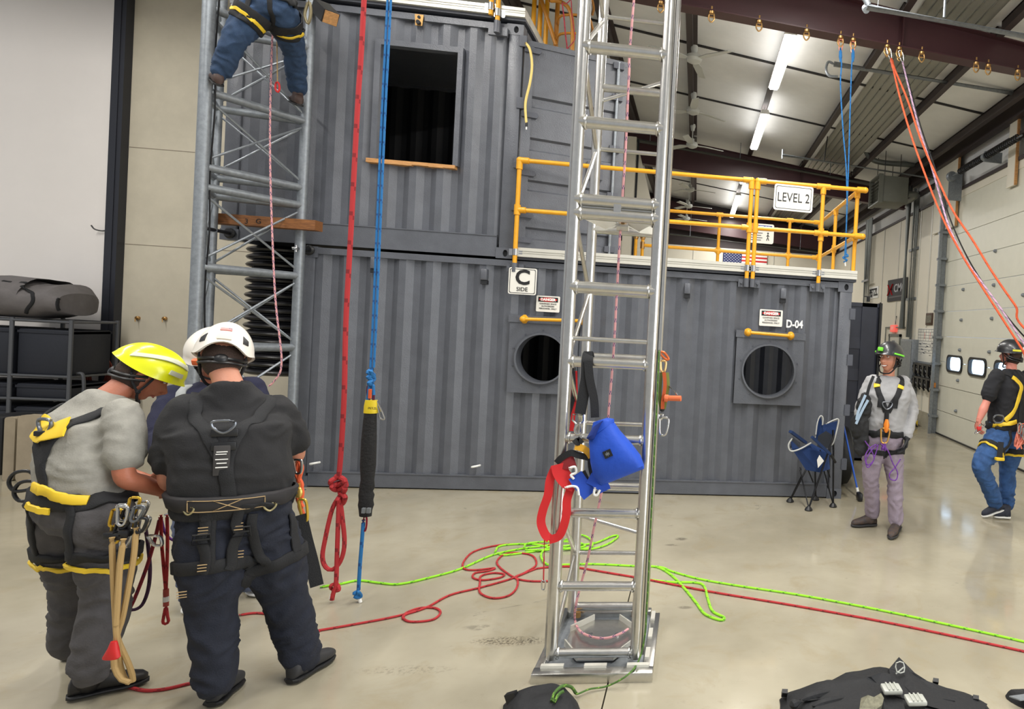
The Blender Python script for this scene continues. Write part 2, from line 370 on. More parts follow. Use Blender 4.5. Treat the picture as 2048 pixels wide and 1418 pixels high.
# right wall
wr = MB(); Ydoor0, Ydoor1 = .9, at(1884,640,X=XW).y
wr.box((XW,Ydoor1,.36), (XW+.12,17.0,5.0)); wr.box((XW,-12,.0), (XW+.12,-9.5,5.0)); wr.box((XW,-5.2,.0), (XW+.12,Ydoor0,5.0)); wr.box((XW,-9.5,4.4), (XW+.12,-5.2,5.0)); wall_right = struct(wr.build('wall_right', M['cream'], smooth=0))
MB().box((XW+.1,-12,5.0),(XW+.13,17,6.3)).build('insulation_band', M['insul'], wall_right)
for z, h in ((5.0,.16),(5.42,.2),(5.78,.2)):
    MB().box((XW-.03,-12,z),(XW+.1,17,z+.06)).build('girt', M['purlin'], wall_right)
MB().box((XW-.16,-12,5.68),(XW-.02,16.6,5.94)).build('eave_strut', M['purlin'], wall_right)
bb = MB(); bb.box((XW-.03,Ydoor1,0),(XW+.12,17,.36)); MB().box((XW+.0,Ydoor0,4.86),(XW+.12,Ydoor1,5.0)).build('door_header', M['cream'], wall_right); struct(bb.build('baseboard_right', mat('concrete_kerb', (150,145,128), .8, var=.1, bump=.3, bscale=25), smooth=0))
for Y in (6.6,7.35,8.95,10.4,12.4,14.4):
    MB().box((XW-.012,Y-.03,.36),(XW-.001,Y+.03,5.0)).build('seam_trim', M['alumw'], wall_right)
# upright liner pieces above the wall
for i, (xa, xb, ya) in enumerate(((1868,1912,300),(2011,2026,195),(2048,2075,160))):
    A = at(xa,420,X=XW-.05).y; B = at(xb,420,X=XW-.05).y
    c = MB(); c.box((XW-.06,min(A,B),4.6 if i else 4.3),(XW-.02,max(A,B),5.84)); c.box((XW-.065,min(A,B)-.03,4.6 if i else 4.3),(XW-.02,min(A,B),5.84),1)
    c.build('upright_liner', [M['cream'], M['plywood']], wall_right)
# ---- sectional garage door
seams = [0.0,.50,1.02,1.53,2.05,2.57,3.09,3.61,4.13,4.88]
door = bpy.data.objects.new('door_1', None); scn.collection.objects.link(door); door.location = (XW,(Ydoor0+Ydoor1)/2,0); door['kind'] = 'structure'
winY = [tuple(at(x,y,X=XW).y for x in (a,b)) for a, b, y in ((1895,1923,730),(1938,1971,736),(1990,2030,745))]
wz0, wz1 = 1.365, 1.655
dm = mat('door_cream', (218,216,200), .4, var=.02)
for i in range(len(seams)-1):
    z0, z1 = seams[i]+.006, seams[i+1]-.006; p = MB()
    if z0 < wz0 < z1 or z0 < wz1 < z1:
        ys = sorted([Ydoor0]+[q for w_ in winY for q in w_]+[Ydoor1]); a, b = max(z0, wz0), min(z1, wz1)
        for k in range(len(ys)-1):
            mid = (ys[k]+ys[k+1])/2; inside = any(min(w_) < mid < max(w_) for w_ in winY)
            if inside:
                if a > z0+.001: p.box((XW+.01,ys[k],z0),(XW+.05,ys[k+1],a))
                if b < z1-.001: p.box((XW+.01,ys[k],b),(XW+.05,ys[k+1],z1))
            else: p.box((XW+.01,ys[k],z0),(XW+.05,ys[k+1],z1))
    else: p.box((XW+.01,Ydoor0,z0),(XW+.05,Ydoor1,z1))
    p.build('door_panel', dm, door, smooth=0)
MB().box((XW+.045,Ydoor0,0),(XW+.05,Ydoor1,wz0-.02)).build('door_backing', dm, door, smooth=0)
MB().box((XW-.01,Ydoor0,0),(XW+.03,Ydoor1,.03)).build('door_seal', M['black'], door)
glow = mat('daylight_pane', (190,218,246), .3, emit=3.0)
for i, (b, a) in enumerate(winY):
    f = MB(); rr = .09
    def rrect(y0,y1,z0,z1,r):
        P = []
        for cy, cz, t0 in ((y1-r,z1-r,0),(y0+r,z1-r,90),(y0+r,z0+r,180),(y1-r,z0+r,270)):
            for k in range(5): t = math.radians(t0+k*22.5); P.append((cy+r*math.cos(t), cz+r*math.sin(t)))
        return P
    O = rrect(a-.03,b+.03,wz0-.03,wz1+.03,rr+.02); I = rrect(a+.012,b-.012,wz0+.012,wz1-.012,rr)
    n = len(O); vs = [(XW-.02,y,z) for y, z in O]+[(XW-.02,y,z) for y, z in I]+[(XW+.012,y,z) for y, z in O]+[(XW+.05,y,z) for y, z in I]
    f.add(vs, [(j,(j+1)%n,n+(j+1)%n,n+j) for j in range(n)]+[(j,2*n+j,2*n+(j+1)%n,(j+1)%n) for j in range(n)]+[(n+j,n+(j+1)%n,3*n+(j+1)%n,3*n+j) for j in range(n)])
    fr = f.build('window_frame', M['black'], door)
    q = MB(); q.box((XW+.052,a-.05,wz0-.06),(XW+.056,b+.05,wz1+.06)); q.build('window_pane', glow, fr, smooth=0)
for x, y in ((1926,579),(1922,640),(1919,700),(1915,761),(1911,822),(1990,502),(1987,570),(1983,637),(1978,704),(2046,590)):
    p = at(x, y, X=XW-.01); MB().lathe([(0,-.03),(.02,-.028),(.03,-.01),(.034,.02)], p, V((1,0,0)), n=10).build('bolt_head', M['galv'], door)
# door track + shaft + spring
trk = thing('door_track', 'galvanised vertical track with brackets at the left side of the sectional door', 'track', (XW-.08,Ydoor1,0))
MB().box((XW-.14,Ydoor1-.02,0),(XW-.0,Ydoor1+.06,5.0)).build('track_angle', M['galv'], trk, smooth=0)
MB().box((XW-.2,Ydoor1-.12,0),(XW-.14,Ydoor1-.07,4.9)).build('track_channel', M['galv'], trk, smooth=0)
for z in [.35+.55*k for k in range(9)]:
    MB().box((XW-.17,Ydoor1-.13,z),(XW-.02,Ydoor1+.07,z+.05)).cyl((XW-.2,Ydoor1-.1,z+.02),(XW-.13,Ydoor1-.1,z+.02),.02).build('bracket', M['galv'], trk)
a = at(1905,352,X=XW-.3); b = at(2048,246,X=XW-.3); b.z = a.z; b.y = 2.0
sp = thing('torsion_spring', 'long black torsion spring on its shaft above the sectional door', 'spring', (a.x,a.y,a.z))
MB().cyl(a, b, .014).build('shaft', M['galv'], sp)
s_ = MB(); y = a.y-.35; P = []
N_ = 34
for k in range(N_*8+1): t = k/8; P.append((a.x+.05*math.cos(2*PI*t), y-(y-2.1)*k/(N_*8), a.z+.05*math.sin(2*PI*t)))
s_.tube(P, .014, 6); s_.build('coil', M['black'], sp)
MB().lathe([(.0,-.06),(.09,-.06),(.1,-.03),(.06,0),(.1,.03),(.09,.06),(0,.06)], a+V((0,.05,0)), V((0,1,0))).build('cable_drum', M['galv'], sp)
MB().box((a.x-.02,a.y+.1,a.z-.45),(a.x+.25,a.y+.14,a.z+.08)).build('end_bracket', M['galv'], sp)
MB().lathe([(.0,-.05),(.07,-.05),(.07,.05),(0,.05)], V((a.x,3.3,a.z)), V((0,1,0))).box((a.x-.02,3.28,a.z-.09),(XW,3.32,a.z+.09)).build('center_bracket', M['galv'], sp)
# conduits on the right wall
def pipe(name, pts, r, m, lab=None, cat='pipe', parent=None, n=10, grp=None):
    o = MB().tube(pts, r, n).build(name, m, parent)
    if lab: tag(o, lab, cat, grp)
    return o
cond = mat('grey_conduit', (112,116,112), .45, .4)
t = thing('conduit_bundle', 'vertical grey conduits and riser pipe running up the wall right of the banner', 'conduit', (XW-.1,7.9,0))
for i, (dy, r, z0, z1, x) in enumerate(((.0,.075,2.2,5.7,.14),(-.2,.03,2.0,5.6,.06),(-.3,.022,2.0,5.5,.05),(-.4,.022,1.2,5.5,.05),(-.48,.018,1.2,5.4,.05))):
    pipe('pipe', [(XW-x,7.95+dy,z0),(XW-x,7.95+dy,z1)], r, cond, parent=t)
MB().box((XW-.03,7.4,4.1),(XW-.01,8.1,4.16)).box((XW-.03,7.4,2.9),(XW-.01,8.1,2.96)).build('strut_clamp', M['galv'], t)
t = thing('conduit_bundle', 'vertical grey conduits on the far wall just above the open dark container door', 'conduit', (XW-.1,11.6,0))
for dy, r in ((.0,.07),(-.2,.03),(-.32,.03),(-.45,.025)): pipe('pipe', [(XW-.12,11.9+dy,.5),(XW-.12,11.9+dy,5.5)], r, cond, parent=t)
MB().box((XW-.2,11.3,3.6),(XW-.18,12.0,3.66)).build('strut_clamp', M['galv'], t)
a = at(1772,655,X=XW-.04); b = at(1810,655,X=XW-.04)
pipe('conduit', catmull([V((XW-.04,a.y,1.2)),V((XW-.04,a.y,a.z-.1)),V((XW-.04,a.y-.12,a.z)),V((XW-.04,b.y,a.z))],4), .016, cond, 'thin bent conduit framing the exit door below the banner', 'conduit')
# electrical panel, exit door, banner, signs, whiteboard, rack
def wallbox(name, x0p, x1p, yt, yb, dep, m, lab=None, cat=None, X=XW, parent=None, bev=.01):
    xm = (x0p+x1p)/2; A = at(x0p,(yt+yb)/2,X=X-dep); B = at(x1p,(yt+yb)/2,X=X-dep); T = at(xm,yt,X=X-dep); D = at(xm,yb,X=X-dep)
    o = MB().bbox((X-dep,B.y,D.z),(X-.001,A.y,T.z),bev).build(name, m, parent)
    if lab: tag(o, lab, cat)
    return o, (B.y, A.y, D.z, T.z)
t = thing('electrical_panel', 'tall light grey electrical cabinet on the right wall behind the man in grey', 'cabinet', (XW,7.9,1.2))
_, q = wallbox('cabinet_body', 1798,1822,678,790,.18,M['galv'],parent=t)
MB().box((XW-.19,q[0]+.04,q[2]+.05),(XW-.181,q[1]-.04,q[3]-.05)).build('cabinet_door', M['galv'], t)
dd = thing('exit_door', 'pale door in a grey frame below the red exit sign', 'door', (XW,9.3,0))
q0, q1, q2 = at(1779,700,X=XW).y, at(1802,700,X=XW).y, at(1790,668,X=XW).z
f = MB(); f.box((XW-.05,q1,0),(XW-.002,q1+.07,q2)); f.box((XW-.05,q0-.07,0),(XW-.002,q0,q2)); f.box((XW-.05,q1,q2-.07),(XW-.002,q0,q2)); f.build('door_frame', cond, dd)
MB().box((XW-.03,q1+.07,.01),(XW-.004,q0-.07,q2-.07)).build('door_leaf', M['alumw'], dd)
MB().cyl((XW-.1,(q0+q1)/2,q2-.2),(XW-.03,(q0+q1)/2,q2-.2),.03).build('door_closer', M['galv'], dd)
ex = thing('exit_sign', 'small red illuminated exit sign mounted above the pale door', 'sign', (XW,9.4,2.6))
_, q = wallbox('sign_case', 1780,1790,650,664,.07,mat('exit_red', (232,96,84), .5, emit=.6),parent=ex)
text('lettering','EXIT',(XW-.075,(q[0]+q[1])/2,(q[2]+q[3])/2),.12,M['white'],RX,ex)
pipe('conduit_stub', [at(1791,648,X=XW-.03),at(1793,632,X=XW-.03)], .014, cond, parent=ex); 
bn = thing('banner', 'dark wall banner with a red figure mark and grey letters CMC', 'banner', (XW,8.7,3.3))
def skewplate(name, quad, X, th, m, parent):
    P = [at(x,y,X=X) for x,y in quad]; return MB().prism([(X,p.y,p.z) for p in P],(th,0,0)).build(name, m, parent, smooth=0), P
_, P = skewplate('banner_cloth', ((1776,561),(1814,554),(1812,599),(1774,604)), XW-.03, .02, mat('banner_charcoal', (52,50,54), .7), bn)
y0_, y1_ = P[0].y, P[1].y; zt_, zb_ = max(p.z for p in P), min(p.z for p in P); hh = zt_-zb_; ww = y0_-y1_
text('lettering','CMC',(XW-.035,y1_+ww*.34,zb_+hh*.55),hh*.5,mat('banner_letter',(176,176,180),.6),RX,bn,sx=ww*.6/(hh*1.12),bold=.006)
MB().box((XW-.034,y1_+ww*.06,zb_+hh*.16),(XW-.031,y1_+ww*.9,zb_+hh*.22)).build('faded_strapline', mat('banner_small',(92,90,94),.6), bn)
q = MB()
for s_ in (1,-1):
    for k, (u0,u1) in enumerate(((-.1,.1),(-.1,.12))):
        yy = y1_+ww*.82
        q.bar((XW-.037,yy+s_*ww*.02,zb_+hh*.52),(XW-.037,yy+s_*ww*.13,zb_+hh*(.78 if k else .28)),.004,hh*.1,up=(1,0,0))
        q.bar((XW-.037,yy+s_*ww*.0,zb_+hh*.55),(XW-.037,yy+s_*ww*.1,zb_+hh*.55),.004,hh*.08,up=(1,0,0))
q.build('figure_mark', M['red'], bn)
pz = thing('brand_sign', 'white sign with black letters PETZL above the open dark container door', 'sign', (XW,10.6,3.2))
_, q = wallbox('sign_board', 1738,1756,574,597,.02,M['white'],parent=pz)
text('lettering','PETZL',(XW-.024,(q[0]+q[1])/2,(q[2]+q[3])/2),(q[3]-q[2])*.85,M['signblk'],RX,pz,sx=(q[1]-q[0])/((q[3]-q[2])*.85*3.0),bold=.012)
pf = thing('framed_picture', 'small dark wood framed picture above the whiteboard', 'picture', (XW,6.6,2.8))
_, q = wallbox('frame', 1851,1864,626,650,.03,mat('dark_wood',(70,48,32),.5),parent=pf)
MB().box((XW-.034,q[0]+.05,q[2]+.05),(XW-.031,q[1]-.05,q[3]-.05)).build('print', mat('print_grey',(140,136,118),.7,rgb2=(70,70,64),vscale=30), pf)
wbd = thing('whiteboard', 'whiteboard with a drawn schedule grid above the black tool rack', 'whiteboard', (XW,6.4,1.6))
_, q = wallbox('board', 1834,1874,656,742,.03,mat('whiteboard_white',(224,222,212),.25),parent=wbd)
l = MB()
yy0, yy1, zz0, zz1 = q
for k in range(9):
    z = zz1-.03-(zz1-zz0)*.55*k/8; l.box((XW-.033,yy0+.03,z-.004),(XW-.031,yy1-.03,z+.004))
for k in range(8):
    y = yy0+.03+(yy1-yy0-.06)*k/7; l.box((XW-.033,y-.003,zz1-.03-(zz1-zz0)*.27),(XW-.031,y+.003,zz1-.03))
l.build('grid_lines', mat('marker_grey',(120,122,126),.6), wbd)
l = MB()
for k in (2,4): y = yy0+.03+(yy1-yy0-.06)*(k+.5)/7; l.box((XW-.034,y-.008,zz1-.06-(zz1-zz0)*.2),(XW-.032,y+.008,zz1-.1))
l.build('red_marks', M['red'], wbd); random.seed(3)
l = MB()
for k in range(26):
    y = random.uniform(yy0+.05,yy1-.2); z = random.uniform(zz0+(zz1-zz0)*.35,zz1-(zz1-zz0)*.35); l.box((XW-.034,y,z),(XW-.032,y+random.uniform(.03,.12),z+.012))
l.build('handwriting', mat('marker_dark',(70,74,90),.6), wbd)
MB().box((XW-.09,yy0,zz0-.0),(XW-.031,yy1,zz0+.02)).build('tray', M['alumw'], wbd)
for i,(c_,nm) in enumerate((((40,120,70),'green'),((196,60,50),'red'))):
    MB().cyl((XW-.06,yy0+.28+i*.17,zz0+.035),(XW-.06,yy0+.42+i*.17,zz0+.035),.016).build('marker_pen', mat('pen_'+nm,c_,.5), wbd, label=nm+' marker pen')
rk = thing('tool_rack', 'rack of black clamps in two rows below the whiteboard', 'rack', (XW,6.3,1.1))
a = at(1836,752,X=XW); b = at(1872,760,X=XW)
for row, z in enumerate((1.42,1.12)):
    MB().box((XW-.05,b.y,z),(XW-.001,a.y,z+.05)).build('rack_rail', M['galv'], rk)
    for k in range(4):
        y = b.y+(a.y-b.y)*(k+.5)/4
        o = MB(); o.box((XW-.14,y-.14,z-.04),(XW-.05,y+.14,z+.01)); o.box((XW-.16,y-.05,z-.22),(XW-.05,y+.05,z-.03)); o.tube(catmull([(XW-.12,y+.12,z-.03),(XW-.14,y+.16,z-.12),(XW-.12,y+.06,z-.2),(XW-.1,y-.02,z-.27)],4),.02,6)
        o.build('clamp', M['black'], rk)
t = MB(); P_ = at(1866,770,X=XW-.12); t.tube(catmull([P_+V((0,0,.2)),P_,P_+V((0,.03,-.5)),P_+V((0,.12,-.62)),P_+V((0,.16,-.4)),P_+V((0,.15,.1))],6),.01,6); t.box(P_-V((.04,.06,.05)),P_+V((.04,.06,.05)),1)
tag(t.build('lanyard', [mat('tan_cord',(150,120,80),.8), mat('orange_tape',(220,140,60),.6)]), 'tan cord with orange tag hanging beside the tool rack', 'cord')
t = MB(); P_ = at(1828,848,X=XW-.15); t.tube(catmull([(P_.x,P_.y-.2,.02),(P_.x,P_.y,.1),(P_.x,P_.y+.2,.02),(P_.x-.1,P_.y+.1,.06),(P_.x-.1,P_.y-.3,.02)],6),.02,6); t.box((P_.x-.06,P_.y-.1,.01),(P_.x+.05,P_.y+.1,.14),1)
tag(t.build('tie_down', [M['black'], mat('hi_yellow',(224,190,40),.5)]), 'black and yellow tie-down strap lying at the foot of the right wall', 'strap')
# heater
hm = mat('heater_grey',(104,106,98),.5,.2,var=.05)
A = at(1746,408,Y=7.4); 
ht = thing('unit_heater', 'grey hanging unit heater with louvres near the right wall', 'heater', (8.3,6.5,5))
hx0, hy0 = at(1765,395,Y=6.3).x, 6.3; hz0 = at(1765,402,Y=6.3).z; hz1 = at(1765,350,Y=6.3).z; hx1 = at(1816,395,Y=6.3).x
MB().bbox((hx0,hy0,hz0),(hx1,hy0+.8,hz1),.015).build('casing', hm, ht)
l = MB(); l.box((hx0-.1,hy0-.02,hz0-.03),(hx0,hy0+.82,hz0)); l.box((hx0-.1,hy0-.02,hz1),(hx0,hy0+.82,hz1+.03)); l.box((hx0-.1,hy0-.02,hz0),(hx0,hy0,hz1)); l.box((hx0-.1,hy0+.8,hz0),(hx0,hy0+.82,hz1)); l.build('hood_frame', hm, ht)
for k in range(7):
    z = hz0+.03+(hz1-hz0-.05)*k/7; MB().prism([(hx0-.08,hy0,z),(hx0-.075,hy0,z+.005),(hx0-.02,hy0,z+.05),(hx0-.025,hy0,z+.045)],(0,.8,0)).build('louvre', M['alumw'], ht)
MB().lathe([(.0,0),(.16,0),(.16,.06),(.12,.1),(.0,.1)],(hx1,hy0+.4,(hz0+hz1)/2),V((1,0,0))).build('fan_motor', M['black'], ht)
for dx, dy in ((.05,.1),(.4,.1),(.05,.7),(.4,.7)): MB().cyl((hx0+dx,hy0+dy,hz1),(hx0+dx,hy0+dy,roof_z(hx0+dx)-.02),.008).build('hanger_rod', M['black'], ht)
pipe('flue_pipe', catmull([(hx1,hy0+.5,hz0+.3),(hx1+.35,hy0+.5,hz0+.3),(XW-.35,7.8,hz0+.35),(XW-.25,7.9,hz0+.9)],6), .07, cond, 'fat grey flue pipe leaving the unit heater', 'pipe')
# horizontal struts / gas pipes under the roof
def strut(pts, r, lab, hook=False, m=None):
    t = thing('overhead_tube', lab, 'tube', pts[0])
    MB().tube(pts, r, 12).build('tube', m or M['galv'], t)
    if hook:
        p = V(pts[0]); P = [p+V((.0,0,.0)),p+V((-.09,0,.02)),p+V((-.12,-.02,-.1)),p+V((-.07,-.04,-.2)),p+V((.06,-.04,-.2))]
        MB().tube(catmull(P,5),.02,8).build('end_hook', M['galv'], t)
    return t
A = at(1733,14,Y=-1.2); B = at(2080,78,Y=-1.2)
t = strut([A,B], .032, 'galvanised tube hung in front of the maroon rafter at the top right'); MB().cyl(A+V((.02,0,.02)),A+V((-.03,0,.1)),.03).cyl(A+V((0,0,-.03)),A+V((0,.06,.02)),.035).build('end_clamp', M['galv'], t)
x_ = at(1888,35,Y=-1.2); MB().cyl(x_,V((x_.x,-1.2,roof_z(x_.x)-.03)),.014).build('hanger_rod', M['galv'], t)
x_ = at(1755,18,Y=-1.2); MB().cyl(x_,V((x_.x+.05,-1.2,roof_z(x_.x)-.03)),.003).build('hanger_wire', M['galv'], t)
A = at(1668,128,Y=2.2); B = at(2060,192,Y=2.2)
t = strut([A,B], .04, 'galvanised tube with an open hook end behind the blue ropes', True)
x_ = at(1808,150,Y=2.2); MB().cyl(x_,V((x_.x,2.2,roof_z(x_.x)-.03)),.014).build('hanger_rod', M['black'], t)
A = at(1565,310,Y=6.3); B = at(1900,362,Y=6.3)
t = strut([A,B], .03, 'thin galvanised tube in front of the second maroon rafter'); MB().cyl(A+V((0,0,-.08)),A+V((0,0,.12)),.018).build('end_clamp', M['galv'], t)
x_ = at(1648,322,Y=6.3); MB().cyl(x_,V((x_.x+.05,6.3,roof_z(x_.x)-.03)),.012).build('hanger_rod', M['black'], t)
tt = strut([at(1255,277,Y=8.2),at(1740,368,Y=8.2)], .05, 'long grey pipe running along the second maroon rafter', m=cond)
for xx_ in (1300,1480,1660): qq = at(xx_,277+(xx_-1255)*.1876,Y=8.2); MB().cyl(qq,(qq.x,8.2,roof_z(qq.x)-.02),.008).build('hanger_rod', M['galv'], tt)
tt = strut([at(1340,468,Y=16.5),at(1640,505,Y=16.5)], .03, 'thin grey conduit along the top of the far wall', m=cond)
for xx_ in (1380,1500,1600): qq = at(xx_,468+(xx_-1340)*.1233,Y=16.5); MB().cyl(qq,(qq.x,16.5,roof_z(qq.x)-.02),.008).build('hanger_rod', M['galv'], tt)
for i,(xa,ya,xb,yb,Y) in enumerate(((1690,130,1990,196,3.6),(1735,205,1990,262,5.0),(1760,250,1900,290,6.4))):
    strut([at(xa,ya,Y=Y),at(xb,yb,Y=Y)], .018, 'thin grey conduit crossing under the ribbed roof strip, %s one' % ('nearest','middle','farthest')[i], m=cond)
p = at(1745,290,Y=7.2); pipe('duct_elbow', catmull([at(1727,290,Y=6.9),at(1740,315,Y=6.9),at(1765,325,Y=6.9),at(1830,330,Y=6.9)],6), .06, cond, 'curved grey duct pipe under the roof above the heater', 'pipe')
# strip lights
lm = mat('led_diffuser', (255,253,246), .4, emit=9)
for i, (y0_, y1_) in enumerate(((1.3,3.35),(4.68,7.1),(10.2,10.7),(12.4,16.3))):
    X = 5.3; z = roof_z(X)-.42
    t = thing('strip_light', 'bright white tube light under the roof, %s along the row' % ('nearest','second','third and shortest','farthest')[i], 'light', (X,(y0_+y1_)/2,z))
    MB().prism([(X-.09,y0_,z+.02),(X+.09,y0_,z+.02),(X+.06,y0_,z+.1),(X-.06,y0_,z+.1)],(0,y1_-y0_,0)).build('housing', M['white'], t)
    n = 2 if y1_-y0_ > 1 else 1
    for k in range(n):
        a = y0_+(y1_-y0_)*k/n+.02; b = y0_+(y1_-y0_)*(k+1)/n-.02; MB().prism([(X-.08,a,z+.019),(X-.06,a,z-.012),(X+.06,a,z-.012),(X+.08,a,z+.019)],(0,b-a,0)).build('diffuser', lm, t)
    for y in (y0_+.2,y1_-.2): MB().cyl((X,y,z+.1),(X,y,roof_z(X)-.2),.006).build('hanger', M['galv'], t)
for i, (x, y) in enumerate(((1070,53),(1083,51),(1097,56))):
    p = at(x, y, Y=9+i); t = thing('far_light', 'small bright lamp behind the yellow ladder cage, %s of three' % ('leftmost','middle','rightmost')[i], 'light', p)
    MB().ell(p,.09,.09,.07).build('bulb', lm, t); MB().cyl(p+V((0,0,.05)),(p.x,p.y,roof_z(p.x)-.02),.012).build('stem', M['white'], t)
# ceiling fans
fanw = mat('fan_white', (196,198,192), .45)
def fan(loc, drop, ang, lab):
    t = thing('ceiling_fan', lab, 'fan', loc); p = V(loc)
    MB().lathe([(.0,drop),(.05,drop),(.06,drop-.04),(.035,drop-.14),(.012,drop-.15)],p).build('canopy', fanw, t)
    MB().cyl(p+V((0,0,.14)),p+V((0,0,drop-.1)),.011).build('downrod', fanw, t)
    MB().lathe([(.012,.16),(.045,.13),(.05,.07),(.12,.05),(.13,.0),(.11,-.04),(.05,-.07),(0,-.075)],p).build('motor', fanw, t)
    for k in range(3):
        a = ang+k*2*PI/3; d = V((math.cos(a),math.sin(a),0)); s = V((-d.y,d.x,0)); b = MB()
        b.prism([p+d*.1+s*.035+V((0,0,-.01)),p+d*.1-s*.035+V((0,0,-.01)),p+d*.3-s*.075+V((0,0,-.012)),p+d*.72-s*.07+V((0,0,-.03)),p+d*.75+s*.05+V((0,0,.0)),p+d*.3+s*.07+V((0,0,.01))],(0,0,.012)); b.build('blade', fanw, t)
for i, (x, y, Y, ang) in enumerate(((1388,118,2.9,1.4),(1386,222,5.0,.6),(1384,290,7.0,.35),(1380,379,11.3,.2),(1377,412,13.6,.1),(1373,437,15.9,.2))):
    p = at(x, y, Y=Y); top = roof_z(p.x)-.2
    fan((p.x,p.y,p.z), top-p.z, ang, 'white three-blade ceiling fan, %s in the row under the roof' % ('nearest','second','third','fourth','fifth','farthest')[i])
# flag on the back wall
fg = thing('flag', 'American flag hung flat on the far wall behind the yellow railing', 'flag', (4,16.9,3.5))
A = at(1447,502,Y=16.9); B = at(1535,505,Y=16.9); W_ = B.x-A.x; Hh = W_*.53; zt = A.z
for k in range(13):
    MB().box((A.x,16.93,zt-Hh*(k+1)/13),(B.x,16.95,zt-Hh*k/13)).build('stripe', M['red'] if k % 2 == 0 else M['white'], fg, smooth=0)
MB().box((A.x-.002,16.9,zt-Hh*7/13),(A.x+W_*.42,16.929,zt)).build('canton', mat('flag_navy',(34,44,92),.7), fg)
s_ = MB()
for r_ in range(9):
    for c_ in range(6 if r_ % 2 == 0 else 5):
        cx_ = A.x+W_*.42*((c_+.5+(.5 if r_ % 2 else 0))/6); cz_ = zt-Hh*7/13*(r_+.6)/9.2; s_.prism([(cx_+.02*(1 if k % 2 == 0 else .42)*math.sin(k*PI/5),16.895,cz_+.02*(1 if k % 2 == 0 else .42)*math.cos(k*PI/5)) for k in range(10)],(0,.004,0))
s_.build('stars', M['white'], fg, smooth=0)
p = at(1648,530,X=XW-.03); wallbox('wall_poster', 1644,1661,505,520,.02,M['black'],'black poster on the far right wall seen through the railing corner','poster',X=XW)
# ================================================================== CONTAINERS
XU0, XU1, HC, DC, LC = -.775, 2.169, 2.59, 2.44, 6.058
def corr_panel(xa, xb, z0, z1, y0, holes=(), ax='x', m=None, depth=.042, flip=1, phase=0.):
    """corrugated sheet between xa..xb; y0 is the outer face; holes are (x0,x1,z0,z1)"""
    pit = .278; xs = set([xa, xb]); prof = ((0,0),(.072,0),(.14,1),(.21,1),(.278,0))
    x = xa-phase
    while x < xb:
        for dx, _ in prof[:4]:
            if xa < x+dx < xb: xs.add(round(x+dx, 5))
        x += pit
    for h in holes: xs.add(h[0]); xs.add(h[1])
    xs = sorted(xs)
    def yy(x):
        u = (x-xa+phase) % pit
        for (a, p), (b, q) in zip(prof[:-1], prof[1:]):
            if a <= u <= b: return (p+(q-p)*(u-a)/(b-a))*depth
        return 0
    zs = sorted(set([z0, z1]+[v for h in holes for v in h[2:]]))
    mb = MB(); idx = {}; vs = []
    for i, x in enumerate(xs):
        for j, z in enumerate(zs):
            idx[i, j] = len(vs); d = yy(x)*flip
            vs.append((x, y0+d, z) if ax == 'x' else (y0+d, x, z))
    fs = []
    for i in range(len(xs)-1):
        for j in range(len(zs)-1):
            cx, cz = (xs[i]+xs[i+1])/2, (zs[j]+zs[j+1])/2
            if any(h[0] < cx < h[1] and h[2] < cz < h[3] for h in holes): continue
            fs.append((idx[i,j], idx[i+1,j], idx[i+1,j+1], idx[i,j+1]))
    return mb.add(vs, fs)
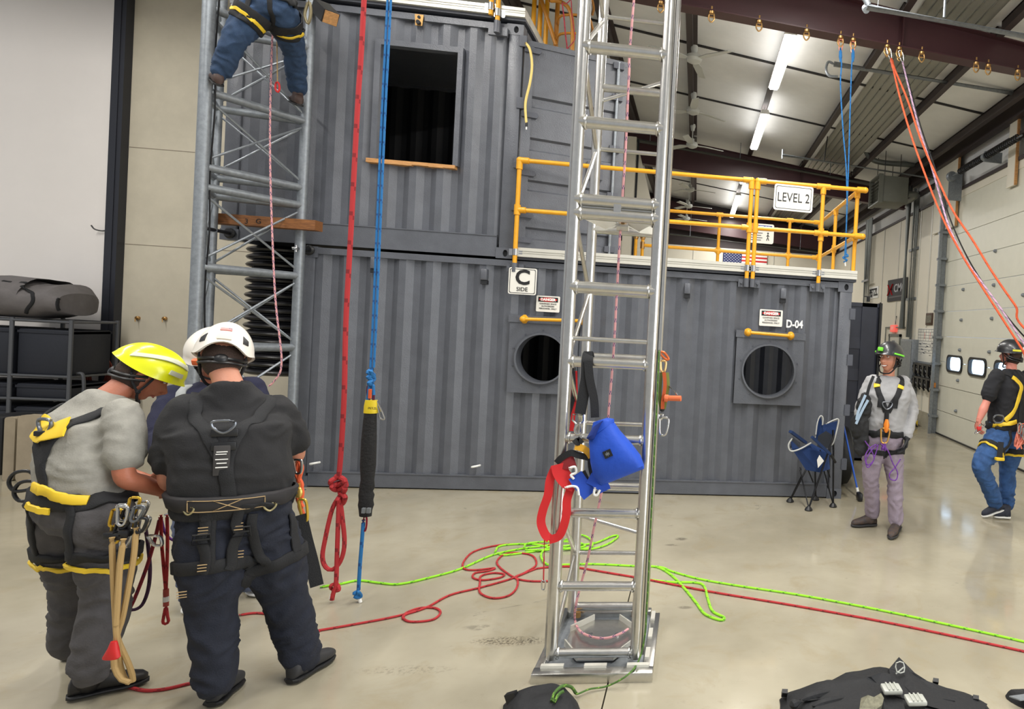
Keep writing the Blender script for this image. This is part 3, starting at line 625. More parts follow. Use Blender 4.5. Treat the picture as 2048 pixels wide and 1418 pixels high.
def container(root, X0, X1, z0, holes, pm, endw='both', lowrail=.16, backm=None):
    """steel box: posts, rails, castings, corrugated walls, roof and floor"""
    z1 = z0+HC; pw, pd = .155, .14
    for X in (X0, X1-pw):
        for Y in (0, DC-pd):
            MB().bbox((X+.004,Y+.004,z0+.1),(X+pw-.004,Y+pd,z1-.1),.006).build('corner_post', pm, root)
    for X, sx in ((X0,1),(X1,-1)):
        for Z in (z0, z1-.118):
            cx = X+sx*.089; x0_, x1_ = min(X, X+sx*.178), max(X, X+sx*.178); c = MB()
            c.hole_plate(x0_, x1_, Z, Z+.118, cx-sx*.01, Z+.058, .026, .038, 0, .07, 0, 20)
            c.prism([(cx-sx*.01+.0262*math.cos(k*PI/10),.025,Z+.058+.0382*math.sin(k*PI/10)) for k in range(20)],(0,.04,0),1); c.box((x0_,.0701,Z),(x1_,.14,Z+.118)); c.build('corner_casting', [pm, M['dark']], root, smooth=0)  # dark disc stands for the shade inside the casting hole
            c = MB(); c.bbox((x0_,DC-.16,Z),(x1_,DC,Z+.118),.006); c.build('corner_casting', pm, root)
    MB().box((X0+.15,.006,z1-.075),(X1-.15,.07,z1-.008)).build('top_rail', pm, root, smooth=0)
    MB().box((X0+.178,.012,z0+.015),(X1-.178,.07,z0+lowrail)).box((X0+.178,.004,z0+lowrail),(X1-.178,.05,z0+lowrail+.012)).build('bottom_rail', pm, root, smooth=0)
    MB().box((X0+.15,DC-.07,z1-.07),(X1-.15,DC,z1-.008)).build('top_rail', pm, root, smooth=0)
    MB().box((X0+.178,DC-.07,z0+.015),(X1-.178,DC,z0+lowrail)).build('bottom_rail', pm, root, smooth=0)
    for X in (X0, X1-.06):
        MB().box((X,.16,z1-.1),(X+.06,DC-.16,z1-.01)).build('end_rail', pm, root, smooth=0); MB().box((X,.16,z0+.01),(X+.06,DC-.16,z0+.15)).build('end_rail', pm, root, smooth=0)
    corr_panel(X0+.155, X1-.155, z0+.15, z1-.07, .024, holes).build('side_panel', [pm], root, smooth=0)
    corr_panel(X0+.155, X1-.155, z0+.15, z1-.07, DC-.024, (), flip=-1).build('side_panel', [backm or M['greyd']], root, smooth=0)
    corr_panel(.14, DC-.14, z0+.14, z1-.08, X0+.02, (), ax='y').build('end_panel', [pm], root, smooth=0)
    MB().box((X0+.05,.05,z1-.03),(X1-.05,DC-.05,z1-.005)).build('roof_panel', pm, root, smooth=0)
    MB().box((X0+.05,.05,z0+.12),(X1-.05,DC-.05,z0+.16)).build('floor_panel', M['dark'], root, smooth=0)
# ---- holes in the lower box
def plate_rect(xa, xb, ya, yb, Y=0.):
    a = at(xa, (ya+yb)/2, Y=Y).x; b = at(xb, (ya+yb)/2, Y=Y).x; t = at((xa+xb)/2, ya, Y=Y).z; u = at((xa+xb)/2, yb, Y=Y).z
    return a, b, u, t
R_l = plate_rect(1017,1155,645,787); R_r = plate_rect(1470,1605,675,809)
C_l = at(1083,717,Y=-.01); C_r = at(1537,742,Y=-.01); rl = (at(1083,717,Y=0)-at(1031,717,Y=0)).length*1.0; rr_ = (at(1537,742,Y=0)-at(1484,742,Y=0)).length
low = thing('shipping_container', 'lower grey shipping container with two round hatches and a railed deck on top', 'container', (LC/2,DC/2,0))
holes = [(R_l[0]+.08,R_l[1]-.08,R_l[2]+.08,R_l[3]-.08),(R_r[0]+.08,R_r[1]-.08,R_r[2]+.08,R_r[3]-.08)]
container(low, 0, LC, 0, holes, M['grey'])
for (x0_,x1_,z0_,z1_), c_, r_ in ((R_l,C_l,rl),(R_r,C_r,rr_)):
    MB().hole_plate(x0_,x1_,z0_,z1_,c_.x,c_.z,r_,r_,-.018,.02,0,48).build('hatch_plate', M['grey'], low, smooth=0)
    MB().box((x0_-.012,-.03,z1_-.012),(x1_+.012,.022,z1_+.07)).build('hatch_header', M['grey'], low, smooth=0)
    ring = MB(); n = 48
    vs = [(c_.x+q*math.cos(2*PI*k/n), y, c_.z+q*math.sin(2*PI*k/n)) for q, y in ((r_+.008,-.018),(r_+.006,-.055),(r_-.014,-.055),(r_-.014,.16)) for k in range(n)]
    ring.add(vs, [(i*n+k,i*n+(k+1)%n,(i+1)*n+(k+1)%n,(i+1)*n+k) for i in range(3) for k in range(n)]).build('hatch_ring', M['grey'], low)
    for k in range(10): t_ = 2*PI*k/10+.3; MB().cyl((c_.x+(r_+.04)*math.cos(t_),-.026,c_.z+(r_+.04)*math.sin(t_)),(c_.x+(r_+.04)*math.cos(t_),-.016,c_.z+(r_+.04)*math.sin(t_)),.009,n=6).build('bolt', M['greyd'], low)
for xa, ya, xb, yb in ((1046,638,1166,642),(1497,665,1583,672)):
    A = at(xa,ya,Y=-.09); B = at(xb,yb,Y=-.09)
    g_ = MB().cyl(A+V((.02,0,0)),B-V((.02,0,0)),.019,n=14).build('grab_bar', M['yellow'], low, label='yellow tube grab bar above the hatch')
    for e in (A,B):
        MB().ell(e,.036,.036,.036).lathe([(.02,.0),(.045,.06),(.05,.068),(.0,.07)],e,V((0,1,0)),n=16).build('bar_flange', M['yellow'], g_)
for x, y in ((748,530),(968,553),(1374.7,581),(1566.6,591)):
    p = at(x,y,Y=-.03); v_ = MB(); v_.bbox((p.x-.034,-.05,p.z-.04),(p.x+.034,.03,p.z+.085),.012); v_.box((p.x-.034,-.035,p.z-.085),(p.x+.034,.03,p.z-.04),1); v_.build('vent_cover', [M['grey'],M['dark']], low)
for x, y in ((628,927),(950,933)):
    p = at(x,y,Y=-.02); MB().tube(catmull([p+V((-.03,.02,-.01)),p+V((-.02,-.03,0)),p+V((.03,-.03,.012)),p+V((.045,.02,.01))],4),.012,8).build('lashing_ring', M['white'], low)
# white deck edge and hinges on the right end
def deck_edge(root, xa, xb, z, Y=-.02):
    e = MB(); e.box((xa,Y-.03,z+.03),(xb,Y+.16,z+.13)); e.box((xa,Y-.038,z+.095),(xb,Y-.028,z+.13)); e.box((xa,Y-.038,z+.03),(xb,Y-.028,z+.055)); e.box((xa,Y-.036,z+.072),(xb,Y-.028,z+.080))
    e.build('deck_edge', M['alumw'], root, smooth=0)
    MB().box((xa,Y+.0,z),(xb,DC,z+.03)).build('deck_bearer', M['greyd'], root, smooth=0)
dk = thing('deck_platform', 'white aluminium walking deck on the lower container, edge visible under the yellow railing', 'deck', (4.1,1.2,HC))
deck_edge(dk, XU1+.02, LC+.03, HC+.005)
for k in range(8): y = .16+k*.285; MB().box((XU1+.02,y,HC+.036),(LC+.03,y+.275,HC+.13)).build('deck_plank', M['alumw'], dk, smooth=0)
for z in (.35,1.0,1.6,2.15):
    MB().box((LC-.02,-.012,z),(LC+.045,.05,z+.13)).build('hinge', M['greyd'], low)
# D-04 + signs
def sign(name, label, px, w_h, Y, parts, thick=.006, tilt=0., mt=None, r=.02):
    """px: pixel of centre; w_h: width/height in metres"""
    c = at(px[0],px[1],Y=Y); w_, h_ = w_h; t = thing(name, label, 'sign', c); Rm = Matrix.Rotation(tilt,3,'Y')
    P = []
    for sx, sz, t0 in ((1,1,0),(-1,1,90),(-1,-1,180),(1,-1,270)):
        for k in range(5): a = math.radians(t0+k*22.5); P.append(c+Rm@V((sx*(w_/2-r)+r*math.cos(a),0,sz*(h_/2-r)+r*math.sin(a))))
    MB().prism(P,(0,thick,0)).build('sign_board', mt or M['white'], t, smooth=0)
    return t, c, Rm
def border(t, c, Rm, w_, h_, ins, lw, m, r=.015):
    n = []; 
    for ii in (ins, ins+lw):
        for sx, sz, t0 in ((1,1,0),(-1,1,90),(-1,-1,180),(1,-1,270)):
            for k in range(5): a = math.radians(t0+k*22.5); n.append(c+Rm@V((sx*(w_/2-ii-r)+r*math.cos(a),-.0015,sz*(h_/2-ii-r)+r*math.sin(a))))
    MB().add(n, [(k,(k+1)%20,20+(k+1)%20,20+k) for k in range(20)]).build('border_line', m, t, smooth=0)
sz = lambda x0,x1,y0,y1,Y: ((at(x1,(y0+y1)/2,Y=Y)-at(x0,(y0+y1)/2,Y=Y)).length,(at((x0+x1)/2,y0,Y=Y)-at((x0+x1)/2,y1,Y=Y)).length)
wh = sz(1017,1073,536,589,-.09)
t, c, Rm = sign('side_sign', 'square white sign with a big C and the word SIDE below the left railing post', (1045,562.5), wh, -.1, 0, mt=mat('sign_white',(226,224,216),.5))
border(t,c,Rm,*wh,.012,.006,M['signblk'])
text('lettering','C',c+V((0,-.003,.035)),.225,M['signblk'],RF,t,bold=.006); text('lettering','SIDE',c+V((0,-.003,-.09)),.062,M['signblk'],RF,t)
for px, pw_, nm in (((1096,608),(1073,1120,592,624),'danger sign above the left round hatch'),((1542,636),(1519,1565,620,653),'danger sign above the right round hatch')):
    wh = sz(*pw_,-.0); t, c, Rm = sign('danger_sign', 'small white and red confined space '+nm, px, wh, -.012, 0, mt=mat('sign_white',(226,224,216),.5), r=.012)
    w_, h_ = wh
    MB().box((c.x-w_*.42,c.y-.002,c.z+h_*.12),(c.x+w_*.42,c.y-.0005,c.z+h_*.42)).build('header_band', M['signblk'], t)
    MB().prism([(c.x+w_*.38*math.cos(k*PI/12),c.y-.003,c.z+h_*.27+h_*.125*math.sin(k*PI/12)) for k in range(24)],(0,.002,0)).build('header_oval', M['red'], t)
    text('lettering','DANGER',c+V((0,-.0045,h_*.265)),h_*.22,M['white'],RF,t,bold=.002)
    for k, s_ in enumerate(('CONFINED SPACE','AUTHORIZED','PERSONNEL ONLY')): text('lettering',s_,c+V((0,-.002,h_*(-.0-.15*k))),h_*.125,M['signblk'],RF,t)
c = at(1589,649,Y=.012); _o = text('unit_number','D-04',(c.x,.014,c.z),.125,M['white'],RF,low,sx=.78,bold=.004); _o['label'] = 'white stencilled D-04'
# ---- upper container
zU = HC+.008
up = thing('shipping_container', 'upper short grey shipping container with a big dark window opening, stacked at the left', 'container', (.7,DC/2,zU))
wx0 = (at(765,93,Y=0).x+at(749,318,Y=0).x)/2; wx1 = (at(915,103,Y=0).x+at(906,330,Y=0).x)/2; wz1_ = at(840,97,Y=0).z; wz0_ = at(828,325,Y=0).z
container(up, XU0, XU1, zU, [(wx0,wx1,wz0_,wz1_)], M['grey'], lowrail=.24, backm=M['dark'])  # back wall coloured dark to stand for the shade inside
fr = MB(); fw = .06
fr.box((wx0-fw,-.004,wz0_),(wx0,.09,wz1_+fw)); fr.box((wx1,-.004,wz0_),(wx1+fw*.9,.09,wz1_+fw)); fr.box((wx0,-.004,wz1_),(wx1,.09,wz1_+fw)); fr.build('window_trim', M['grey'], up, smooth=0)
pl = MB(); random.seed(5)
xx = wx0-.09
while xx < wx1+.02:
    l_ = random.uniform(.08,.22); pl.box((xx,-.018-random.uniform(0,.006),wz0_-.03-random.uniform(0,.012)),(min(xx+l_,wx1+.03),.1,wz0_+.004)); xx += l_
pl.build('plywood_sill', M['plywood'], up, smooth=0)
MB().box((wx0-.02,.02,wz0_),(wx1+.01,.3,wz0_+.012)).build('sill_board', M['dark'], up)
s_ = MB(); p = at(838,40,Y=-.02)
s_.prism([(p.x-.035,-.01,p.z-.06),(p.x+.035,-.01,p.z-.06),(p.x+.045,-.01,p.z+.06),(p.x-.045,-.01,p.z+.06)],(0,-.012,0)); s_.cyl((p.x,-.025,p.z-.03),(p.x,-.05,p.z-.03),.022,m=1); s_.cyl((p.x,-.024,p.z+.03),(p.x,-.03,p.z+.03),.016,m=1)
s_.build('anchor_plate', [M['brass'],M['dark']], up)
de = thing('deck_platform', 'white aluminium deck edge along the top of the upper container', 'deck', (.7,1.2,zU+HC)); deck_edge(de, at(640,5,Y=0).x-.4, XU1+.02, zU+HC+.03)
for k in range(8): y = .16+k*.285; MB().box((XU0,y,zU+HC+.066),(XU1+.02,y+.275,zU+HC+.16)).build('deck_plank', M['alumw'], de, smooth=0)
# hinges and open door of the upper box
HX, HY = XU1+.012, .03
for y_ in (81,205,325,410):
    p = at(1049,y_,Y=0); MB().box((XU1-.035,-.012,p.z-.07),(XU1+.04,.05,p.z+.05)).build('hinge', M['greyd'], up)
zt = at(1056,80,Y=0).z; far = at(1256,128,Z=zt); zb = zU+.06
dvec = V((far.x-HX, far.y-HY, 0)); DL = dvec.length; du = dvec.normalized(); dn = V((du.y,-du.x,0))
door_up = thing('container_door', 'open grey steel door swung out from the upper container over the deck', 'door', (HX,HY,zb))
def dpt(u_, z, o=0): q = V((HX,HY,0))+du*u_+dn*o; q.z = z; return q
mb = MB(); zs = [(zb,0)]
rec = []
for ya, yb in ((192,216),(275,302),(360,383),(455,480)):
    rec.append((at(1075,yb,Y=.05).z, at(1075,ya,Y=.05).z))
for a, b in sorted(rec): zs += [(a,0),(a+.02,-.035),(b-.02,-.035),(b,0)]
zs.append((zt,0)); u0, u1 = .1, DL-.12
vs = []; 
for z, o in zs: vs += [dpt(u0,z,o), dpt(u1,z,o)]
fs = [(2*i,2*i+1,2*i+3,2*i+2) for i in range(len(zs)-1)]
for a, b in sorted(rec):
    for uu in (u0, u1):
        k = len(vs); vs += [dpt(uu,a,0),dpt(uu,a+.02,-.035),dpt(uu,b-.02,-.035),dpt(uu,b,0)]; fs.append((k,k+1,k+2,k+3))
mb.add(vs, fs).build('door_panel', M['grey'], door_up, smooth=0)
f = MB()
for ua, ub, za, zc in ((0,u0,zb,zt),(u1,DL,zb,zt)):
    f.prism([dpt(ua,za,.012),dpt(ub,za,.012),dpt(ub,zc,.012),dpt(ua,zc,.012)], dn*-.05)
f.prism([dpt(0,zt-.05,.014),dpt(DL,zt-.05,.014),dpt(DL,zt+.01,.014),dpt(0,zt+.01,.014)], dn*-.05); f.prism([dpt(0,zb-.01,.014),dpt(DL,zb-.01,.014),dpt(DL,zb+.06,.014),dpt(0,zb+.06,.014)], dn*-.05)
f.build('door_frame', M['grey'], door_up, smooth=0)
ur = at(1232,300,Y=far.y).x; ur = (ur-HX)/du.x*.98
MB().cyl(dpt(ur,zb,.04),dpt(ur,zt-.02,.04),.018).build('lock_rod', M['galv'], door_up)
for z in (zb+.12,zb+.75,zb+1.3,zb+1.9,zt-.1):
    MB().prism([dpt(ur-.06,z,.012),dpt(ur+.06,z,.012),dpt(ur+.06,z+.07,.012),dpt(ur-.06,z+.07,.012)], dn*.045).build('rod_bracket', M['greyd'], door_up)
MB().prism([dpt(ur-.3,zb+.95,.012),dpt(ur-.12,zb+.95,.012),dpt(ur-.12,zb+1.15,.012),dpt(ur-.3,zb+1.15,.012)], dn*.03).build('lock_box', M['greyd'], door_up)
for z in [q.z for q in (at(1062,98,Y=0),at(1062,228,Y=0),at(1062,345,Y=0),at(1062,430,Y=0),at(1062,480,Y=0))]:
    MB().prism([dpt(.0,z-.03,.014),dpt(.16,z-.03,.014),dpt(.18,z,.014),dpt(.16,z+.03,.014),dpt(0,z+.03,.014)], dn*.02).build('hinge_strap', M['greyd'], door_up)
a = at(1158,310,Y=.3); MB().ell(a+dn*0,.03,.03,.06).build('door_knob', M['black'], door_up)
t = MB().tube(catmull([at(1052,86,Y=-.03),at(1060,100,Y=-.04),at(1064,130,Y=-.04),at(1060,165,Y=-.04),at(1051,205,Y=-.04),at(1052,238,Y=-.04),at(1053,246,Y=-.04)],6),.014,8)
e = at(1053,250,Y=-.04); t.cyl(e+V((0,0,.03)),e-V((0,0,.02)),.013,m=1); t.cyl(e-V((0,0,.02)),e-V((0,0,.05)),.008,m=2)
tag(t.build('bungee_hose', [mat('cream_yellow_hose',(226,200,120),.5),M['black'],M['white']]), 'pale yellow hose hanging down the right corner of the upper container', 'hose')
# ---- open dark door and wheel at the right end of the lower box
dl = thing('container_door', 'open dark navy steel door standing out at the right end of the lower container', 'door', (LC+.2,DC,0))
YD = DC-.02; xa = LC-.02; xb = at(1753,760,Y=YD).x; zt2 = at(1730,606,Y=YD).z; zb2 = at(1725,926,Y=YD).z
MB().box((xa,YD,zb2),(xb,YD+.06,zt2)).build('door_panel', M['navy'], dl, smooth=0)
f = MB(); f.box((xb-.3,YD-.02,zb2),(xb-.06,YD+.001,zt2)); f.box((xb-.03,YD-.035,zb2-.01),(xb+.02,YD+.07,zt2+.01),1); f.box((xa,YD-.02,zt2-.06),(xb,YD+.001,zt2)); f.box((xa,YD-.02,zb2),(xb,YD+.001,zb2+.08)); f.build('door_frame', [M['navy'],M['black']], dl, smooth=0)
for k in range(4):
    z = zb2+.3+k*.5; MB().prism([(xa,YD-.015,z),(xb-.3,YD-.015,z),(xb-.3,YD-.001,z+.18),(xa,YD-.001,z+.18)],(0,.01,0)).build('pressed_rib', M['navy'], dl, smooth=0)
MB().cyl((xb-.02,YD-.05,zb2-.02),(xb-.02,YD-.05,zt2+.02),.015).build('lock_rod', M['black'], dl)
p = at(1713,930,Y=YD); MB().cyl((p.x,YD-.02,p.z),(p.x,YD-.02,p.z+.06),.012).box((p.x-.02,YD-.03,p.z-.03),(p.x+.02,YD-.01,p.z)).build('drop_bolt', M['black'], dl)
p = at(1737,597,Y=YD); MB().cyl(p-V((0,0,.05)),p+V((0,0,.02)),.025).box(p+V((-.08,-.01,.02)),p+V((.06,.01,.035))).build('camera_stub', M['black'], dl)
wy = 1.0; a = at(1703,905,Y=wy); wy = .78; c_ = V((LC+.15,wy,.385))
t = thing('spare_wheel', 'black tyre standing on the floor just behind the container corner', 'wheel', (c_.x,wy,0))
MB().lathe([(.22,-.09),(.33,-.1),(.372,-.07),(.38,0),(.372,.07),(.33,.1),(.22,.09),(.22,-.09)],c_,V((1,0,0)),n=40).build('tyre', M['rubber'], t)
MB().lathe([(0,-.03),(.14,-.03),(.22,-.06),(.22,.06)],c_,V((1,0,0)),n=30).build('rim', M['galv'], t)
# ---- yellow railings
ZT, ZM = 3.68, 3.135; RR = .024
def fit(mb, p, ax, l=.05, r=.034): p = V(p); ax = V(ax); mb.cyl(p-ax*l, p+ax*l, r, n=14)
def rail(name, root, a, b, r=RR): return MB().cyl(a, b, r, n=14).build(name, M['yellow'], root)
YR = -.075
def front_post(root, x, yb, ztop=ZT):
    X = at(x, 450, Y=YR).x; zbm = at(x, yb, Y=YR).z
    rail('post', root, (X,YR,HC-.07), (X,YR,ztop)); 
    for z in (ZM,) : 
        q = MB(); fit(q,(X,YR,z),V((0,0,1)),.055); q.build('tee_fitting', M['yellow'], root)
    c = MB(); c.box((X-.07,YR+.02,HC+.045),(X+.07,YR+.035,HC+.115)); c.cyl((X,YR,HC+.045),(X,YR,HC+.115),RR+.006,n=14); c.build('clamp', M['steel'], root)
    c = MB(); c.cyl((X,YR,HC-.14),(X,YR,HC-.04),RR+.008,n=14); c.box((X-.09,YR+.03,HC-.14),(X+.09,YR+.075,HC-.05)); c.cyl((X+.06,YR+.03,HC-.09),(X+.06,YR+.0,HC-.09),.013); c.cyl((X-.06,YR+.03,HC-.09),(X-.06,YR+.0,HC-.09),.013); c.build('socket_bracket', M['grey'], root)
    return X
ra = thing('guard_railing', 'long yellow tube railing on the front of the deck, left section beside the upper container', 'railing', (3.4,YR,HC))
XA = front_post(ra, 1033, 520); XB = front_post(ra, 1499, 552)
rail('top_rail', ra, (XA,YR,ZT), (XB,YR,ZT)); rail('mid_rail', ra, (XA,YR,ZM), (XB,YR,ZM))
for X, s_ in ((XA,1),(XB,-1)):
    q = MB(); q.ell((X,YR,ZT),.036,.036,.036); fit(q,(X+s_*.05,YR,ZT),V((1,0,0)),.05); fit(q,(X,YR,ZT-.05),V((0,0,1)),.05); q.build('elbow_fitting', M['yellow'], ra)
    q = MB(); fit(q,(X+s_*.05,YR,ZM),V((1,0,0)),.04); q.build('tee_fitting', M['yellow'], ra)
rb_ = thing('guard_railing', 'yellow tube railing wrapping the right end of the deck, carrying the LEVEL 2 sign', 'railing', (6.0,1.2,HC))
XC = front_post(rb_, 1511, 555); XD = front_post(rb_, 1643, 565); XE = at(1716,380,Y=YR).x+.02
rail('top_rail', rb_, (XC,YR,ZT), (XE+.07,YR,ZT)); rail('mid_rail', rb_, (XC,YR,ZM), (XE+.07,YR,ZM))
q = MB(); q.ell((XC,YR,ZT),.036,.036,.036); fit(q,(XC+.05,YR,ZT),V((1,0,0)),.05); fit(q,(XC,YR,ZT-.05),V((0,0,1)),.05); q.build('elbow_fitting', M['yellow'], rb_)
for z in (ZT, ZM):
    q = MB(); fit(q,(XD,YR,z),V((1,0,0)),.08); fit(q,(XD,YR,z-.05),V((0,0,1)),.04); q.build('tee_fitting', M['yellow'], rb_); q = MB(); q.ell((XE+.07,YR,z),.036,.036,.036); fit(q,(XE+.02,YR,z),V((1,0,0)),.05); q.build('tee_fitting', M['yellow'], rb_)
Ye = 2.4
for z in (ZT, ZM):
    rail('side_rail', rb_, (XE,YR,z), (XE,Ye,z)); rail('back_rail', rb_, (XE,Ye,z), (at(1285,490,Y=Ye).x,Ye,z))
    q = MB(); q.ell((XE,Ye,z),.036,.036,.036); fit(q,(XE,YR+.06,z),V((0,1,0)),.05); fit(q,(XE-.05,Ye,z),V((1,0,0)),.05); q.build('elbow_fitting', M['yellow'], rb_)
ym = at(1672,425,X=XE).y
for Y in (.02, ym, Ye):
    if Y < Ye: rail('post', rb_, (XE,Y,HC+.03), (XE,Y,ZT))
    q = MB(); fit(q,(XE,Y,ZT-.04),V((0,0,1)),.04); q.build('tee_fitting', M['yellow'], rb_); q = MB(); fit(q,(XE,Y,ZM),V((0,0,1)),.05); fit(q,(XE,Y,ZM),V((0,1,0)),.05); q.build('tee_fitting', M['yellow'], rb_)
for x in (1578, 1437):
    X = at(x,480,Y=Ye).x; rail('post', rb_, (X,Ye,HC+.03), (X,Ye,ZT)); q = MB(); fit(q,(X,Ye,ZM),V((0,0,1)),.05); fit(q,(X,Ye,ZM),V((1,0,0)),.05); q.build('tee_fitting', M['yellow'], rb_); q = MB(); fit(q,(X,Ye,ZT),V((1,0,0)),.05); q.build('tee_fitting', M['yellow'], rb_)
X = at(1285,490,Y=Ye).x
for dx in (0,-.1): rail('post', rb_, (X+dx,Ye,HC+.03), (X+dx,Ye,ZM+.12))
q = MB(); q.ell((X,Ye,ZM+.12),.04,.04,.05); q.ell((X-.1,Ye,ZM+.12),.04,.04,.05); fit(q,(X,Ye,ZM),V((0,0,1)),.05); q.build('gate_fitting', M['brass'], rb_)
# LEVEL 2 and NOTICE signs
wh = sz(1548,1627,367,420,YR-.03); wh = (wh[0]*.985, wh[1]*.98); t, c, Rm = sign('level_sign', 'large white sign reading LEVEL 2 hung on the yellow railing', (1587,396.5), wh, YR-.035, 0, mt=mat('sign_white',(226,224,216),.5), tilt=.015, r=.03)
border(t,c,Rm,*wh,.02,.006,M['signblk'],.02); text('lettering','LEVEL 2',c+V((0,-.003,0)),.15,M['signblk'],RF,t,sx=.76)
wh = sz(1495,1548,447,486,Ye+.04); t, c, Rm = sign('notice_sign', 'white notice sign with a blue header hung on the rear railing', (1521,467), (wh[0],wh[1]), Ye-.035, 0, mt=mat('sign_white',(226,224,216),.5), r=.03)
w_, h_ = wh; MB().box((c.x-w_*.4,c.y-.002,c.z+h_*.14),(c.x+w_*.42,c.y-.0005,c.z+h_*.42)).build('header_band', M['blue'], t)
text('lettering','NOTICE',c+V((0,-.004,h_*.27)),h_*.26,M['white'],RF,t,bold=.003)
for k in range(4): MB().box((c.x-w_*.38,c.y-.002,c.z+h_*(.0-.12*k)),(c.x+w_*(.08-.05*(k%2)),c.y-.0005,c.z+h_*(.045-.12*k))).build('print_line', mat('print_line_grey',(110,110,112),.7), t)
q = MB(); pc = c+V((w_*.28,-.003,-h_*.14)); q.cyl(pc+V((0,0,h_*.17)),pc+V((0,-.001,h_*.17)),h_*.045); 
for a_, b_ in (((0,.12),(0,-.04)),((0,.08),(.07,0)),((0,.08),(-.07,0)),((0,-.04),(.06,-.2)),((0,-.04),(-.06,-.2))): q.bar(pc+V((a_[0]*h_,0,a_[1]*h_)),pc+V((b_[0]*h_,0,b_[1]*h_)),h_*.035,.002,up=(0,1,0))
q.build('walking_figure', M['signblk'], t)
# railing and cage ladder on / beside the upper container
ru = thing('guard_railing', 'two yellow posts clamped to the top edge of the upper container', 'railing', (2,YR,5.1)); 
for x, yb in ((982,30),(996,42)):
    X = at(x,20,Y=YR).x; z = at(x,yb,Y=YR).z; rail('post', ru, (X,YR,z-.0), (X,YR,6.2)); MB().cyl((X,YR,z+.05),(X,YR,z+.13),RR+.008,n=14).box((X-.07,YR+.015,z+.05),(X+.07,YR+.03,z+.13)).build('clamp', M['steel'], ru)
    if x == 996: MB().cyl((X,YR,z-.13),(X,YR,z),RR+.01,n=14).box((X-.1,YR+.03,z-.14),(X+.1,YR+.075,z-.05)).build('socket_bracket', M['grey'], ru)
    rail('cross_rail', ru, (X,YR,6.15), (X+(.9 if x == 996 else -1.2),YR,6.15))
cg = thing('ladder_cage', 'yellow caged ladder rising behind the open upper door', 'ladder', (2.9,2.2,3))
gold = mat('amber_paint', (186,124,38), .4, var=.12)
yl = 1.05
for x in (1066,1079,1092,1113):
    X = at(x,60,Y=yl).x; MB().cyl((X,yl,HC+.14 if X > 2.24 else zU+HC+.16),(X,yl,6.45),.028,n=12).build('stile', M['yellow'] if x < 1100 else gold, cg)
A = at(1080,-8,Y=yl-.1); B = at(1112,90,Y=yl-.1); MB().cyl(A,B,.025).build('brace', gold, cg)
X0c = at(1113,60,Y=yl).x+.01; X1c = at(1145,60,Y=yl).x
for z in [at(1125,y,Y=yl).z for y in (88,52,8)]+[4.9,4.4,3.9]:
    if z < 6.9: MB().tube(catmull([(X0c,yl,z),(X0c+.1,yl-.25,z+.02),(X0c+.4,yl-.3,z+.02),(X1c+.25,yl-.05,z),(X1c+.2,yl+.2,z)],6),.016,8).build('cage_hoop', gold, cg)
A = at(1122,4,Y=yl-.3); MB().tube(catmull([A+V((-.15,0,.0)),A+V((0,0,.0)),A+V((.12,0,-.12)),A+V((.16,0,-.5)),A+V((.16,0,-1.6))],6),.024,10).build('hand_loop', gold, cg)
# ================================================================== TOWERS
def rung(mb, a, b, r, n=14): return mb.cyl(a, b, r, n=n)
# ---- galvanised lattice tower beside the upper container
R_, L_, B_ = V((.125,-.22,0)), V((-.292,-1.0,0)), V((-.575,-.42,0))
lt = thing('lattice_tower', 'galvanised triangular lattice tower with a climber on it, standing against the containers at the left', 'tower', (-.25,-.55,0))
lv = [at(590,695,Y=-.22).z, at(595,552,Y=-.22).z, at(600,411,Y=-.22).z, at(603,376,Y=-.22).z, at(605,243,Y=-.22).z, at(608,96,Y=-.22).z]
lv = [lv[0]-1.46, lv[0]-.73]+lv+[lv[-1]+.76]
TOPL = 6.1
for P, r in ((R_,.046),(L_,.051),(B_,.046)):
    MB().cyl(P+V((0,0,.01)), P+V((0,0,TOPL)), r, n=18).build('leg', M['galv'], lt)
    MB().box((P.x-.11,P.y-.11,0),(P.x+.11,P.y+.11,.012)).build('foot_plate', M['galv'], lt)
UZ = V((0,0,1))
for z in lv+[6.0]:
    for a, b in ((L_,R_),(B_,R_),(L_,B_)):
        MB().cyl(a+UZ*z, b+UZ*z, .038 if a is not L_ or b is not B_ else .03, n=12).build('rung', M['galv'], lt)
zz = lv[:4]+[None]+lv[3:]
pairs = [(lv[i],lv[i+1]) for i in range(len(lv)-1) if lv[i+1]-lv[i] > .3]
for z0, z1 in pairs:
    for a, b in ((L_,R_),(B_,R_),(L_,B_)):
        for p, q in ((z0+.05,z1-.05),(z1-.05,z0+.05)):
            MB().cyl(a+UZ*p, b+UZ*q, .011, n=6).build('brace', M['galv'], lt)
MB().tube(catmull([L_+V((.04,.04,z)) if k % 2 else L_+V((.07,.02,z)) for k, z in enumerate([.3,.9,1.5,2.1,2.6,3.1,3.7,4.2,4.8])],4),.007,5).build('cable', M['black'], lt)
